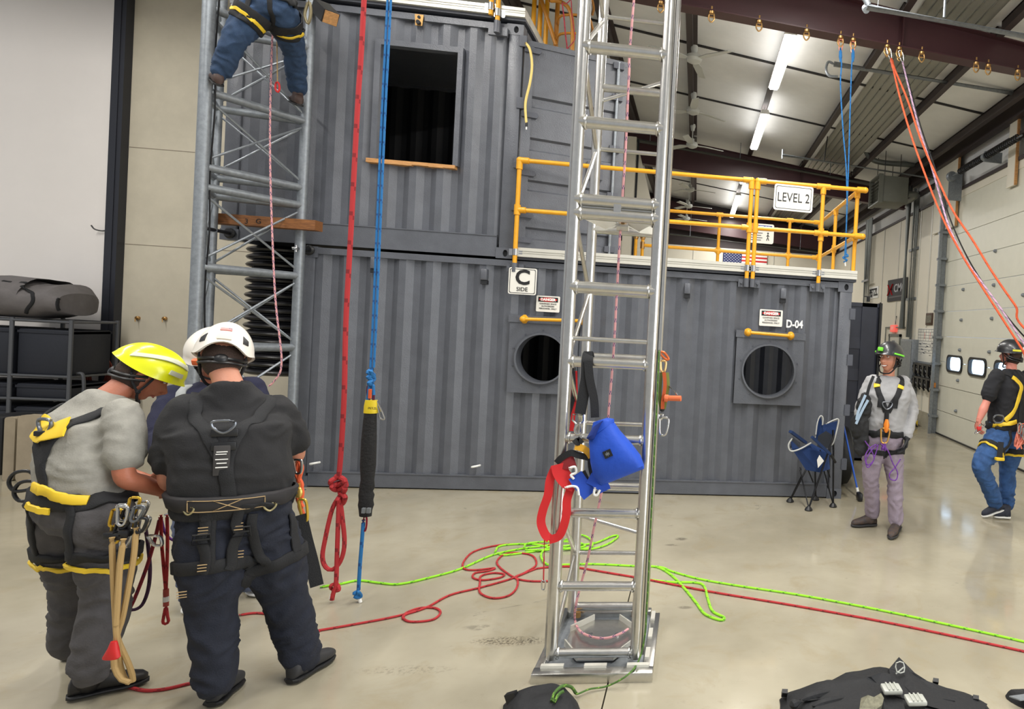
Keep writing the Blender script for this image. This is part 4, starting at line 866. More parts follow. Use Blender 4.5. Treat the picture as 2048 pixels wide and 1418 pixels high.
# clamps from tower to container castings
for i,((xa,ya),(xb,yb),(Ya,Yb)) in enumerate((((403,455),(458,466),(-.75,-.02)),((592,497),(617,500),(-.3,-.02)))):
    a = at(xa,ya,Y=Ya); b = at(xb,yb,Y=Yb); t = MB().cyl(a,b,.018,n=10); t.lathe([(0,-.03),(.05,-.03),(.055,0),(.04,.02),(0,.02)],b,V((0,-1,0)),n=16)
    t.cyl(a-V((0,0,.035)),a+V((0,0,.035)),.012,m=1); t.cyl(a-V((.03,0,0)),a+V((.02,0,0)),.016,m=1)
    tag(t.build('tie_clamp', [M['black'],M['steel']]), 'black steel tie clamp holding the lattice tower to the %s container corner' % ('left upper','lower'), 'clamp') if False else tag(t.build('tie_clamp', [M['black'],M['steel']]), 'black steel tie clamp between the lattice tower and the %s' % ('left corner of the upper container','corner of the lower container')[i], 'clamp')
# planks
def plank(name, a, b, w_, h_, m, lab):
    t = MB(); t.bar(a, b, w_, h_, up=(0,0,1)); return tag(t.build(name, m), lab, 'plank')
a = at(418,440,Y=-.3); b = at(638,449,Y=-.3); b.z = a.z = (a.z+b.z)/2-.0
pk = plank('timber_plank', a, b, .14, .1, M['wood'], 'short timber beam lying across the lattice tower rungs, marked with dark letters')
for s_, x in (('3',493),('G',517)):
    p = at(x,443,Y=-.371); text('lettering',s_,(p.x,-.372,p.z),.07,M['signblk'],RF,pk)
a = at(598,12,Y=-.2); b = at(665,38,Y=-.75)
t = MB(); t.bar(at(640,14,Y=-.25), at(661,36,Y=-.42), .14, .13, up=(0,0,1), m=1); t.bar(at(661,36,Y=-.42), at(662,37,Y=-.43), .12, .12, up=(0,0,1))
tag(t.build('timber_block', [M['plywood'],M['black']]), 'black wrapped timber block end sticking out beside the climber', 'timber')
# ---- accordion duct
xl = at(503,600,Y=1.0).x; rD = (-.03-xl)/2; cx = xl+rD; zb = at(540,745,Y=1.0).z
t = MB(); n = int(round((2.598-zb)/.088)); P = []
for k in range(n):
    z = zb+.088*k; P += [(rD*.86,z),(rD*.97,z+.02),(rD,z+.042),(rD*.97,z+.062),(rD*.86,z+.084)]
t.lathe(P,(cx,1.0,0),V((0,0,1)),n=48); t.lathe([(0,zb),(rD*.86,zb)],(cx,1.0,0),V((0,0,1)),n=48)
tag(t.build('accordion_duct', mat('duct_black',(26,26,30),.3)), 'black ribbed accordion duct hanging under the overhang of the upper container', 'duct')

# ---- aluminium ladder tower
FX0, FX1, FY0, FY1 = 3.527, 3.987, -3.89, -3.26
al = thing('ladder_tower', 'tall welded aluminium ladder tower standing on a flat base plate in the foreground', 'tower', (3.76,-3.58,0))
TZ = 6.4
for nm,(x,y) in (('fl',(FX0,FY0)),('fr',(FX1,FY0)),('bl',(FX0,FY1)),('br',(FX1,FY1))):
    MB().cyl((x,y,.055),(x,y,TZ),.031,n=20).build('leg', M['alum'], al)
MB().box((FX1+.026,FY0+.02,.06),(FX1+.034,FY0+.055,TZ)).box((FX1+.026,FY0+.02,.06),(FX1+.05,FY0+.028,TZ)).build('track_rail', M['alum'], al)
MB().box((FX0-.045,FY0+.02,.06),(FX0-.034,FY0+.05,TZ)).build('track_rail', M['alum'], al)
for k,z in enumerate([.45+.62*i for i in range(9)]):
    MB().box((FX1+.034,FY0+.03,z),(FX1+.048,FY0+.05,z+.16)).build('slot_tab', M['alum'], al)
fz = [.085,.464,.878,1.298,1.726,2.142,2.553,2.628,3.058,3.473,3.89,4.31,4.73,5.15,5.57,6.0]
def weld(mb, p, r=.012):
    pass
for z in fz:
    r = .034 if z > 1.9 else .03 if z > 1.5 else .026
    MB().cyl((FX0,FY0,z),(FX1,FY0,z),r,n=18).build('rung', M['alum'], al)
    for X, s_ in ((FX0,1),(FX1,-1)):
        MB().lathe([(r,0),(r+.008,.004),(r+.006,.012),(r,.014)],(X+s_*.028,FY0,z),V((s_,0,0)),n=16).build('weld_bead', M['alum'], al)
for z in (.085,.878,1.726,2.553,3.473,4.31,5.15):
    MB().cyl((FX0,FY1,z),(FX1,FY1,z),.026,n=14).build('rung', M['alum'], al)
for z in (.438,1.292,2.14,3.075,3.93,4.73): MB().cyl((FX0,FY1,z),(FX1,FY1,z),.014,n=12).build('cross_bar', M['alum'], al)
MB().cyl((FX0,FY0,1.855),(FX1,FY0,1.855),.013,n=12).build('cross_bar', M['alum'], al)
seq = [.085,.438,.878,1.292,1.726,2.14,2.553,3.058,3.473,3.9,4.31,4.73,5.15]
for X in (FX0,FX1):
    for k in range(len(seq)-1):
        ya, yb = (FY0,FY1) if k % 2 == 0 else (FY1,FY0)
        MB().cyl((X,ya,seq[k]),(X,yb,seq[k+1]),.013,n=10).build('diagonal_brace', M['alum'], al)
for (xa,ya),(xb,yb) in (((1183,202),(1327,157)),((1170,1030),(1283,1071))):
    MB().cyl((FX0,FY1,at(xa,ya,Y=FY1).z),(FX1,FY1,at(xb,yb,Y=FY1).z),.012,n=10).build('diagonal_brace', M['alum'], al)
# joint plates inside at the section splice
cz = at(1240,452,Y=-3.58).z; c0 = V(((FX0+FX1)/2,-3.58,cz))
for sx, sy in ((-1,-1),(1,-1),(-1,1),(1,1)):
    MB().prism([c0+V((sx*.03,sy*.02,.005)),c0+V((sx*.12,sy*.1,.035)),c0+V((sx*.225,sy*.29,.0)),c0+V((sx*.1,sy*.03,-.03))],(0,0,.008)).build('splice_plate', M['alumw'], al)
MB().cyl(c0+V((-.035,0,0)),c0+V((.035,0,0)),.03,n=16).build('splice_hub', M['alum'], al); MB().cyl(c0+V((0,-.05,.035)),c0+V((0,.0,.035)),.022,n=6).build('hex_bolt', M['brass'], al)
MB().cyl((FX0+.04,FY0+.01,2.59),(FX1-.04,FY0+.01,2.59),.012).box((3.74,FY0-.03,2.565),(3.78,FY0+.02,2.615)).build('splice_bar', M['alum'], al)
# base
bp = MB(); bp.bbox((3.455,-4.06,.0),(4.095,-3.985,.055),.004); bp.build('base_beam', M['alum'], al)
MB().bbox((4.035,-3.985,.0),(4.095,-3.28,.05),.004).build('base_beam', M['alum'], al); MB().bbox((3.455,-3.985,.0),(3.5,-3.2,.05),.004).build('base_beam', M['alum'], al); MB().bbox((3.5,-3.26,.0),(4.035,-3.2,.05),.004).build('base_beam', M['alum'], al)
MB().box((3.5,-3.985,.002),(4.035,-3.26,.012)).build('base_plate', M['galv'], al)
oc = [(3.66,-3.86),(3.86,-3.86),(3.955,-3.68),(3.955,-3.5),(3.84,-3.34),(3.68,-3.34),(3.56,-3.5),(3.56,-3.68)]
MB().prism([(x,y,.022) for x,y in oc],(0,0,.008)).build('swivel_plate', M['alum'], al)
for p, q in ((oc[0],oc[7]),(oc[1],oc[2]),(oc[3],oc[4]),(oc[5],oc[6])):
    MB().bar((p[0],p[1],.045),(q[0],q[1],.045),.008,.04,up=(0,0,1)).build('plate_lip', M['alumw'], al)
for x,y in ((3.68,-3.8),(3.86,-3.8),(3.69,-3.56),(3.85,-3.56)): MB().cyl((x,y,.03),(x,y,.04),.016,n=8).build('bolt', M['steel'], al)
for x in (3.57,3.93): MB().cyl((x,-3.3,.03),(x,-3.3,.065),.018,n=8).build('bolt', M['brass'], al)
for x in (3.49,3.72,3.95): MB().box((x,-4.0,.055),(x+.12,-3.97,.068)).build('weld_tab', M['alumw'], al)
for y in (-3.9,-3.65,-3.4): MB().box((4.04,y,.05),(4.065,y+.12,.062)).build('slot_tab', M['alumw'], al)
# ================================================================== ROPES
def ropem(name, c1, c2): return [mat('rope_'+name, c1, .8, bump=.2, bscale=300), mat('rope_'+name+'_fleck', c2, .8)]
RED = ropem('red',(178,46,50),(130,30,36)); BLU = ropem('blue',(34,110,172),(20,76,136)); GRN = ropem('green',(150,226,44),(96,170,40)); PNK = ropem('pink',(214,156,158),(84,72,116)); RED2 = ropem('dull_red',(158,50,62),(120,40,50))
ORG = ropem('orange',(214,92,52),(180,70,40)); PUR = ropem('purple',(110,58,150),(70,40,110)); DGR = ropem('dark_green',(70,104,44),(110,150,50)); LAV = ropem('lavender',(196,164,190),(120,110,140)); TAN = ropem('tan',(176,146,96),(150,122,80))
def rope(name, pts, r, mm, lab=None, grp=None, parent=None, sub=8, fleck=7, n=8, closed=False):
    P = catmull(pts, sub, closed); L_t = sum((P[i+1]-P[i]).length for i in range(len(P)-1)); st = max(r*(1.7 if fleck else 3), L_t/700)
    Q = [P[0]]; acc = 0.
    for i in range(len(P)-1):
        a, b = P[i], P[i+1]; l = (b-a).length; t = st-acc
        while t <= l and l > 0: Q.append(a+(b-a)*(t/l)); t += st
        acc = l-(t-st)
    if not closed: Q.append(P[-1])
    P = Q if len(Q) > 2 else P
    # even out the fleck spacing
    o = MB().tube(P, r, n, closed=closed, fleck=fleck).build(name, mm, parent)
    if lab: tag(o, lab, 'rope', grp)
    return o
YH = -3.0
xr = (at(728,0,Y=YH).x+at(676,940,Y=YH).x)/2
hr = thing('hanging_rope', 'thick red rope hanging from the roof with large knot and long loop at its end', 'rope', (xr,YH,3))
def hp(x, y, Y=YH): return at(x, y, Y=Y)
rope('main_line', [V((at(728,0,Y=YH).x,YH,roof_z(2.2)-.03))]+[hp(*q) for q in ((728,2),(716,200),(702,460),(692,640),(688,800),(679,940),(672,955))], .016, RED, parent=hr, sub=10)
k = MB(); K = [(672,952),(690,962),(668,972),(662,962),(682,955),(692,972),(674,980),(664,974),(680,966),(690,978),(682,990),(676,1000),(684,1008),(690,995),(680,985)]
k.tube(catmull([hp(x,y,YH+(-.02 if i % 2 else .025)) for i,(x,y) in enumerate(K)],6),.016,8,fleck=7); k.build('knot', RED, hr)
rope('long_loop', [hp(*q) for q in ((680,990),(664,1020),(650,1080),(645,1115),(652,1135),(666,1139),(682,1120),(689,1085),(684,1030),(679,992))], .014, RED, parent=hr)
rope('tail', [hp(*q,YH-.01) for q in ((678,995),(676,1050),(674,1110),(672,1168),(667,1185),(664,1200))], .014, RED, parent=hr)
k = MB(); k.tube(catmull([hp(x,y,YH+(-.015 if i % 2 else .015)) for i,(x,y) in enumerate([(670,1170),(678,1176),(664,1178),(662,1171),(674,1168),(678,1180),(666,1182)])],6),.011,8); k.build('stopper_knot', RED, hr)
MB().cyl(hp(665,1190),hp(663,1197),.015).build('whipped_end', M['white'], hr)
hb = thing('hanging_rope', 'doubled blue rope hanging from the roof down to a knot above the black sheathed bundle', 'rope', (2,YH,3))
xt = at(778,0,Y=YH).x
for d in (-.009,.011):
    rope('strand', [V((xt+d,YH,roof_z(2.2)-.03))]+[hp(*q)+V((d,0,0)) for q in ((778,2),(768,200),(757,450),(749,640),(744,735))], .008, BLU, parent=hb, sub=10)
k = MB(); K = [(744,738),(736,745),(748,750),(736,754),(747,760),(741,742),(748,758),(738,766),(746,772)]
k.tube(catmull([hp(x,y,YH+(-.025 if i % 2 else .02)) for i,(x,y) in enumerate(K)],6),.013,8,fleck=7); k.tube(catmull([hp(740,765),hp(737,790),hp(735,800)],4),.011,8); k.tube(catmull([hp(746,765),hp(747,790)],4),.011,8); k.build('knot', BLU, hb)
sb = thing('rope_sheath_bundle', 'long black fabric sheath with a yellow collar hanging below the blue knot', 'gear', hp(738,900))
def ring_sheath(pts): # (x,y,halfwidth px)
    rg = []
    for x,y,h in pts: c = hp(x,y); w_ = (hp(x+h,y)-c).length; rg.append((c,V((1,0,0)),V((0,1,0)),w_,w_*.75))
    return rg
MB().loft(ring_sheath([(741,824,12),(740,840,13),(738,880,15),(736,930,15.5),(735,960,13),(734,975,15),(732,982,13.5),(733,990,15.5),(732,1000,14),(732,1010,15.5),(731,1020,13),(731,1032,12)]),n=20).build('sheath', mat('black_cordura',(26,26,28),.8,bump=.6,bscale=60), sb)
MB().loft(ring_sheath([(741,826,13.5),(742,812,13.5),(743,800,12)]),n=20).build('collar', mat('collar_yellow',(226,200,40),.5), sb)
text('lettering','PETZL',hp(745,817,YH-.062),.02,M['signblk'],RF,sb)
MB().tube(catmull([hp(737,770),hp(735,785),hp(739,802),hp(746,802),hp(747,785),hp(744,770)],5,True),.008,8,closed=True).build('top_carabiner', mat('carabiner_purple',(110,60,90),.3,.8), sb)
MB().box(hp(736,797,YH-.03),hp(744,778,YH-.015)).build('orange_tape', mat('tape_orange',(214,90,44),.6), sb)
MB().tube(catmull([hp(752,800),hp(760,815),hp(766,830),hp(768,838),hp(760,836),hp(757,820)],5,True),.006,8,closed=True).build('side_carabiner', M['steel'], sb)
for x in (727,737): MB().bar(hp(x,1026,YH-.06),hp(x+1,1016,YH-.06),.02,.02).build('buckle', M['galv'], sb)
MB().tube(catmull([hp(728,1035),hp(726,1055),hp(730,1062),hp(733,1050),hp(733,1035)],5,True),.006,8,closed=True).build('bottom_carabiner', mat('carabiner_red',(150,40,60),.3,.7), sb)
bt = thing('rope_tail', 'short single blue rope hanging from the black sheath and ending in a stopper knot', 'rope', hp(720,1120))
rope('line', [hp(*q) for q in ((727,1040),(724,1080),(720,1130),(717,1180))], .012, BLU, parent=bt)
k = MB(); k.tube(catmull([hp(x,y,YH+(-.02 if i % 2 else .015)) for i,(x,y) in enumerate([(716,1182),(708,1187),(720,1188),(710,1194),(722,1193),(716,1184),(714,1196)])],6),.011,8); k.build('stopper_knot', BLU, bt)
MB().cyl(hp(719,1198),hp(721,1205),.011).build('whipped_end', M['white'], bt)
# pink rope in the aluminium tower, and the one beside the climber
g_ = -3.58
rope('static_rope', [V((3.83,g_,6.3))]+[at(x,y,Y=g_) for x,y in ((1266,20),(1258,150),(1251,300),(1240,470),(1233,600),(1226,720),(1215,850),(1208,950),(1200,1000),(1187,1060),(1175,1120),(1160,1175),(1151,1215))]+[at(x,y,Z=.06) for x,y in ((1150,1240),(1160,1262),(1185,1274),(1215,1276),(1243,1266),(1256,1258))], .0072, PNK, 'thin pink and blue flecked rope running down inside the ladder tower onto its base', sub=12, fleck=6)
rope('static_rope', [at(x,y,Y=-.75) for x,y in ((546,40),(542,150),(540,260),(541,360),(545,480),(551,600),(561,690),(563,720),(560,745),(546,765),(538,772))], .0085, PNK, 'thin pink rope hanging down through the lattice tower below the climber', sub=12, fleck=5)
t = thing('tool_lanyard', 'thin tan cord with a red clip hanging below the climber', 'lanyard', at(555,120,Y=-.8))
rope('cord', [at(554,40,Y=-.8),at(554,100,Y=-.8),at(555,165,Y=-.8)], .005, TAN, parent=t); MB().tube(catmull([at(552,166,Y=-.8),at(551,178,Y=-.8),at(556,184,Y=-.8),at(559,176,Y=-.8),at(557,166,Y=-.8)],4,True),.009,8,closed=True).build('clip', M['red'], t)
# red cord behind the tower, running to a knot on the middle rail
yc = .35
rope('thin_cord', [at(x,y,Y=yc) for x,y in ((1124,5),(1128,35),(1131,70),(1134,100),(1130,160),(1126,260),(1120,370),(1117,405))], .008, RED2, 'thin red cord hanging in front of the open upper container door', sub=8)
rope('thin_cord', [at(x,y,Y=yc) for x,y in ((1124,3),(1130,8),(1137,4),(1142,0),(1144,30),(1148,60),(1149,80),(1134,98))], .006, RED2, 'looped red cord at the top of the picture left of the ladder tower', sub=8)
# anchors, carabiners and ropes on the maroon rafter
YRf = .45
ax = [(1424,14),(1519,36),(1614,52),(1682,66),(1707,70),(1775,84),(1799,90),(1844,102),(1953,120),(1977,126),(2036,138),(1322,3)]
names = ['fourth','fifth','sixth','seventh','eighth','ninth','tenth','eleventh','twelfth','thirteenth','rightmost','third']
words = {0:'above the ceiling fan row',1:'left of the strip light',2:'right of the strip light',3:'holding the left blue rope',4:'holding the right blue rope',5:'holding the orange rope',6:'holding the lavender rope',7:'empty, right of the lavender rope',8:'left one of a close pair',9:'right one of a close pair',10:'rightmost on the beam',11:'just left of the ladder tower leg'}
for i,(x,y) in enumerate(ax):
    p = at(x, y, Y=YRf-.07); z = raf_z(p.x); t = thing('beam_anchor', 'swivel anchor ring under the maroon rafter, '+words[i], 'anchor', (p.x,YRf-.07,z))
    P = V((p.x,YRf-.07,z)); MB().cyl(P-V((0,0,.02)),P+V((0,0,.06)),.011,n=8).lathe([(.0,-.035),(.03,-.03),(.034,-.005),(.0,-.002)],P,V((0,0,1)),n=16).build('swivel', M['brass'], t)
    MB().tube(catmull([P+V((-.028,0,-.03)),P+V((-.034,0,-.09)),P+V((0,0,-.13)),P+V((.034,0,-.09)),P+V((.028,0,-.03))],5),.009,8).cyl(P+V((-.03,0,-.07)),P+V((.03,0,-.07)),.007).build('ring', M['brass'], t)
def carab(name, p, q, m, parent, w_=.05, r=.007):
    p, q = V(p), V(q); d = q-p; s_ = V((1,0,0)) if abs(d.normalized().x) < .9 else V((0,0,1))
    return MB().tube(catmull([p-s_*w_*.4,p+s_*w_*.4,p+d*.3+s_*w_*.55,q+s_*w_*.3,q-s_*w_*.3,p+d*.3-s_*w_*.45],5,True),r,8,closed=True).build(name, m, parent)
for i,(x0,y0,x1,pts,lab,w2) in enumerate(((1682,80,1680,[(1681,98),(1683,130),(1681,170),(1686,260),(1692,330),(1694,400),(1692,470),(1690,505),(1690,515)],'left blue rope hanging from the maroon rafter over the deck railing',0),(1706,84,1706,[(1706,100),(1703,140),(1700,230),(1698,300),(1696,360),(1694,420),(1692,480),(1692,510)],'right blue rope hanging from the maroon rafter over the deck railing',1))):
    t = thing('rigging_rope', lab, 'rope', at(x0,y0,Y=YRf-.07))
    a = at(x0,y0,Y=YRf-.07); b = at(x0-1,y0+20,Y=YRf-.07); carab('carabiner', a, b, mat('carabiner_pink',(220,140,120),.35,.6), t)
    rope('line', [at(x,y,Y=YRf-.07+ (0 if w2 else -.01)) for x,y in pts], .009, BLU, parent=t, sub=8)
    MB().loft([(at(pts[0][0],y,Y=YRf-.07),V((1,0,0)),V((0,1,0)),w_,w_*.8) for y,w_ in ((96,.008),(104,.02),(114,.022),(124,.009))],n=10).build('knot', BLU, t)
    if w2:
        k = MB(); k.tube(catmull([at(x,y,Y=YRf-.07+(-.02 if j % 2 else .02)) for j,(x,y) in enumerate([(1690,506),(1696,512),(1686,515),(1694,520),(1688,524)])],5),.012,8); k.tube(catmull([at(1690,522,Y=YRf-.07),at(1691,532,Y=YRf-.07)],3),.008,8,m=1); k.build('end_knot', [BLU[0],M['white']], t)
def sweep(ps, y0=YRf-.07, y1=-1.6):
    n = len(ps); return [at(x,y,Y=y0+(y1-y0)*k/(n-1)) for k,(x,y) in enumerate(ps)]+[V((9.2,-3.6,.5))]
t = thing('rigging_rope', 'pair of orange ropes sweeping down from the maroon rafter to the lower right', 'rope', at(1779,100,Y=YRf))
a = at(1776,95,Y=YRf-.07); carab('carabiner', a, at(1781,116,Y=YRf-.07), M['steel'], t); carab('carabiner', at(1773,97,Y=YRf-.05), at(1774,112,Y=YRf-.05), M['brass'], t)
rope('line', sweep([(1782,118),(1787,140),(1800,195),(1822,270),(1845,335),(1872,405),(1897,460),(1930,520),(1965,575),(2000,630),(2045,700),(2110,800)]), .012, ORG, parent=t)
rope('line', sweep([(1782,118),(1790,140),(1815,200),(1842,280),(1872,350),(1905,420),(1945,480),(1985,545),(2030,610),(2090,690)]), .012, ORG, parent=t)
MB().loft([(at(1782+k*1.5,116+k*6,Y=YRf-.07),V((1,0,0)),V((0,1,0)),w_,w_) for k,w_ in enumerate((.01,.024,.02,.024,.012))],n=10).build('knot', ORG, t)
t = thing('rigging_rope', 'lavender and grey flecked ropes running beside the orange ones to the lower right', 'rope', at(1800,100,Y=YRf))
carab('carabiner', at(1800,102,Y=YRf-.07), at(1805,122,Y=YRf-.07), M['steel'], t); carab('carabiner', at(1797,104,Y=YRf-.05), at(1798,120,Y=YRf-.05), M['brass'], t)
rope('line', sweep([(1805,124),(1815,165),(1838,255),(1862,330),(1882,400),(1897,450),(1925,510),(1960,560),(2000,615),(2050,690),(2100,760)]), .011, LAV, parent=t, fleck=5)
rope('line', sweep([(1805,124),(1818,168),(1842,255),(1868,330),(1888,400),(1905,450),(1935,515),(1975,580),(2020,640),(2060,685),(2110,730)]), .008, [M['black'],M['black']], parent=t, fleck=0)
# floor ropes
def fp(*ps, z=.008): return [at(x,y,Z=z) for x,y in ps]
rope('floor_rope', fp((640,1174),(680,1168),(718,1161),(760,1166),(800,1168),(860,1155),(920,1138),(985,1110),(1040,1098),(1085,1092),(1118,1086)), .0085, GRN, 'bright green rope running along the floor from the left to the green pile', sub=6)
gp = thing('rope_pile', 'loose pile of bright green rope on the floor behind the ladder tower', 'rope', at(1090,1095,Z=0))
rope('coil', fp((990,1104),(1000,1092),(1040,1088),(1080,1090),(1100,1098),(1060,1104),(1010,1110),(995,1106)), .0085, GRN, parent=gp)
rope('coil', fp((1048,1096),(1055,1087),(1100,1083),(1150,1084),(1170,1092),(1130,1098),(1080,1100),(1050,1100),z=.02), .0085, GRN, parent=gp)
rope('coil', fp((1130,1080),(1160,1070),(1180,1078),(1184,1092),(1160,1098),(1120,1096),z=.016), .0085, GRN, parent=gp)
rope('coil', fp((1130,1096),(1180,1098),(1215,1088),(1236,1073),(1225,1072),(1190,1086),(1150,1090),(1110,1094),z=.012), .0085, GRN, parent=gp)
rope('coil', fp((1110,1088),(1088,1100),(1082,1112),(1090,1126),(1105,1130),(1150,1129),z=.014), .0085, GRN, parent=gp)
rope('floor_rope', fp((1105,1130),(1180,1128),(1270,1132),(1320,1134),(1345,1143),(1400,1158),(1480,1172),(1600,1190),(1750,1218),(1900,1250),(2090,1293),(2400,1368)), .0085, GRN, 'bright green rope stretching across the floor to the right edge', sub=8)
rope('floor_rope', fp((1276,1142),(1275,1152),(1290,1158),(1340,1164),(1390,1165),(1408,1172),(1416,1198),(1425,1222),(1448,1235),(1440,1240),(1410,1228),(1392,1205),(1370,1178),(1345,1152),(1320,1136),(1300,1132)), .0095, GRN, 'doubled bight of green rope curling on the floor right of the ladder tower', sub=6)
rp = thing('rope_pile', 'red rope lying in overlapping loops on the floor left of the ladder tower', 'rope', at(1020,1140,Z=0))
rope('coil', fp((1120,1092),(1060,1088),(1000,1090),(950,1102),(928,1122),(928,1137),(950,1140),(990,1136),(975,1142),(950,1146),(946,1155),(965,1160),(1000,1155),(1008,1148),(985,1146),(962,1152),(960,1165),(960,1185),(985,1196),(1015,1192),(1032,1178),(1035,1160),(1020,1150),(1000,1135),(994,1122),(1010,1108),(1040,1106),(1066,1112),(1072,1130),(1050,1145),(1030,1155),(1060,1162),(1110,1162)), .0075, RED, parent=rp, sub=6)
rope('coil', fp((630,1262),(700,1250),(790,1233),(850,1216),(900,1190),(960,1175),(1020,1158),(1060,1142),(1080,1136),(1120,1133)), .0075, RED, parent=rp, sub=6)
rope('coil', fp((806,1238),(812,1226),(840,1216),(870,1216),(881,1225),(868,1238),(840,1243),(815,1242),(806,1232),(830,1222)), .0075, RED, parent=rp, sub=6)
rope('floor_rope', fp((1120,1133),(1148,1134),(1220,1146),(1290,1158),(1420,1183),(1600,1213),(1800,1250),(2090,1312),(2400,1385)), .0085, RED, 'red rope stretching across the floor to the right edge', sub=6)
rope('floor_rope', fp((478,1230),(510,1226),(540,1229),(556,1240),(600,1262),(640,1262)), .0075, RED, 'red rope passing behind the feet of the man in the white helmet', sub=6)
rope('floor_rope', fp((400,1362),(370,1369),(330,1378),(290,1381),(255,1372),(238,1356),(228,1335)), .0085, RED, 'red rope curling on the floor around the foot of the man in the yellow helmet', sub=6)
# dark green rope along the right leg to the bag
rope('static_rope', [at(x,y,Y=FY0-.03) for x,y in ((1318,700),(1314,800),(1309,900),(1304,1000),(1300,1080),(1297,1150),(1293,1220),(1290,1270))]+[at(x,y,Z=.07) for x,y in ((1278,1320),(1255,1350))]+[at(x,y,Z=.02) for x,y in ((1215,1372),(1180,1378),(1155,1388),(1148,1384))], .005, DGR, 'thin dark green rope running down the ladder tower leg to the black bag', sub=8)
# ================================================================== GEAR
cord = mat('black_cordura2',(24,25,28),.75,bump=.5,bscale=40)
def blob(name, pts, zf, m, parent, sub=2, jitter=.012, seed=1):
    """soft bag from an outline on the floor: height field zf(u) over the outline"""
    c = sum((V(p) for p in pts), V())/len(pts); rings = []; n = len(pts); mb = MB(); vs = []
    L = 7
    for k in range(L):
        f = 1-k/L
        for i,p in enumerate(pts):
            q = c+(V(p)-c)*f; h = zf*math.sin((1-f**2.2)*PI/2); nz_ = noise.noise(q*6+V((seed,0,k*.3)))
            vs.append((q.x+nz_*jitter,q.y+noise.noise(q*7)*jitter,.004+max(h*(1+.5*nz_) if k else 0,0)))
    vs.append((c.x,c.y,zf)); fs = [(k*n+i,k*n+(i+1)%n,(k+1)*n+(i+1)%n,(k+1)*n+i) for k in range(L-1) for i in range(n)]+[((L-1)*n+i,(L-1)*n+(i+1)%n,L*n) for i in range(n)]+[tuple(range(n-1,-1,-1))]
    return mb.add(vs,fs).build(name, m, parent)
def subout(ps, z=0., n=4): return catmull([at(x,y,Z=z) for x,y in ps], n, True)
t = thing('rope_bag', 'open black fabric rope bag on the floor in front of the ladder tower base', 'bag', at(1085,1400,Z=0))
blob('bag_body', subout([(1008,1412),(1030,1404),(1060,1398),(1095,1392),(1118,1392),(1140,1398),(1156,1408),(1162,1450),(1120,1480),(1050,1480),(1010,1450)],n=3), .09, cord, t, jitter=.02)
MB().bar(at(1014,1398,Z=.05),at(1034,1392,Z=.07),.03,.05).build('bag_toggle', M['black'], t)
rope('rope_end', [at(x,y,Z=z) for x,y,z in ((1103,1402,.09),(1110,1385,.11),(1125,1372,.12),(1142,1374,.08),(1152,1386,.02))], .008, DGR, parent=t); rope('rope_end', [at(x,y,Z=z) for x,y,z in ((1108,1405,.09),(1118,1388,.11),(1128,1382,.12))], .008, DGR, parent=t)
t = thing('gear_bag', 'large open black gear bag with peaked flap and plastic buckles at the bottom right', 'bag', at(1780,1400,Z=0))
blob('bag_body', subout([(1560,1410),(1566,1398),(1585,1386),(1620,1388),(1640,1378),(1680,1362),(1720,1356),(1760,1354),(1800,1362),(1850,1370),(1900,1385),(1940,1398),(1970,1410),(1985,1450),(1900,1500),(1700,1520),(1580,1480)],n=2), .1, cord, t, jitter=.03, seed=4)
fl_ = [at(1762,1356,Z=.05),at(1778,1338,Z=.12),at(1798,1314,Z=.17),at(1812,1328,Z=.15),at(1830,1346,Z=.13),at(1855,1362,Z=.11),at(1900,1378,Z=.09),at(1945,1394,Z=.07),at(1975,1408,Z=.05),at(1960,1440,Z=.05),at(1850,1410,Z=.12),at(1790,1392,Z=.12)]
MB().prism(fl_,(0,.012,-.01)).build('flap', cord, t, smooth=0)
for i,(x,y,c_) in enumerate(((1798,1331,0),(1783,1378,1),(1831,1400,1))):
    p = at(x,y,Z=.165 if i == 0 else .15); w_ = .03
    b = MB(); 
    if i == 0: b.tube(catmull([p+V((-.02,-.01,.02)),p+V((.02,-.01,.02)),p+V((.02,-.03,-.02)),p+V((-.02,-.03,-.02))],2,True),.004,6,closed=True); b.cyl(p+V((-.025,-.03,-.03)),p+V((.02,-.02,.0)),.004)
    else:
        Rz = Matrix.Rotation(-.5,3,'Z'); b.bbox(p-V((.05,.04,.012)),p+V((.05,.04,.012)),.008)
        for q in (-.022,.0,.022): b.box(p+V((q-.004,-.035,.012)),p+V((q+.004,.035,.018)))
    b.build('buckle', mat('clear_buckle',(176,178,170),.3), t)
mp = MB().prism([at(x,y,Z=z) for x,y,z in ((1722,1396,.13),(1736,1390,.15),(1748,1394,.14),(1762,1386,.15),(1768,1396,.14),(1764,1410,.13),(1745,1424,.12),(1718,1424,.12))],(0,.01,-.03)).build('mesh_pocket', mat('olive_fabric',(110,108,90),.8,var=.3,vscale=40), t, smooth=0)
for i,ps in enumerate((((1600,1400),(1660,1384),(1720,1374),(1780,1368)),((1625,1412),(1690,1396),(1750,1385)),((1800,1385),(1850,1392),(1910,1402)),((1580,1412),(1600,1404),(1640,1398)))):
    MB().tube(catmull([at(x,y,Z=.085) for x,y in ps],5),[.012+.012*math.sin(k*.7) if 0 < k < len(ps)*5-6 else .004 for k in range((len(ps)-1)*5+1)],8).build('fabric_fold', cord, t)
for x,y in ((1568,1390),(1870,1368),(1950,1402)): MB().bar(at(x,y,Z=.03),at(x+2,y-8,Z=.08),.03,.02).build('webbing_tab', M['black'], t)
t = thing('gear_bag_corner', 'tip of a second black bag with silver trim at the bottom right corner', 'bag', at(2040,1400,Z=0))
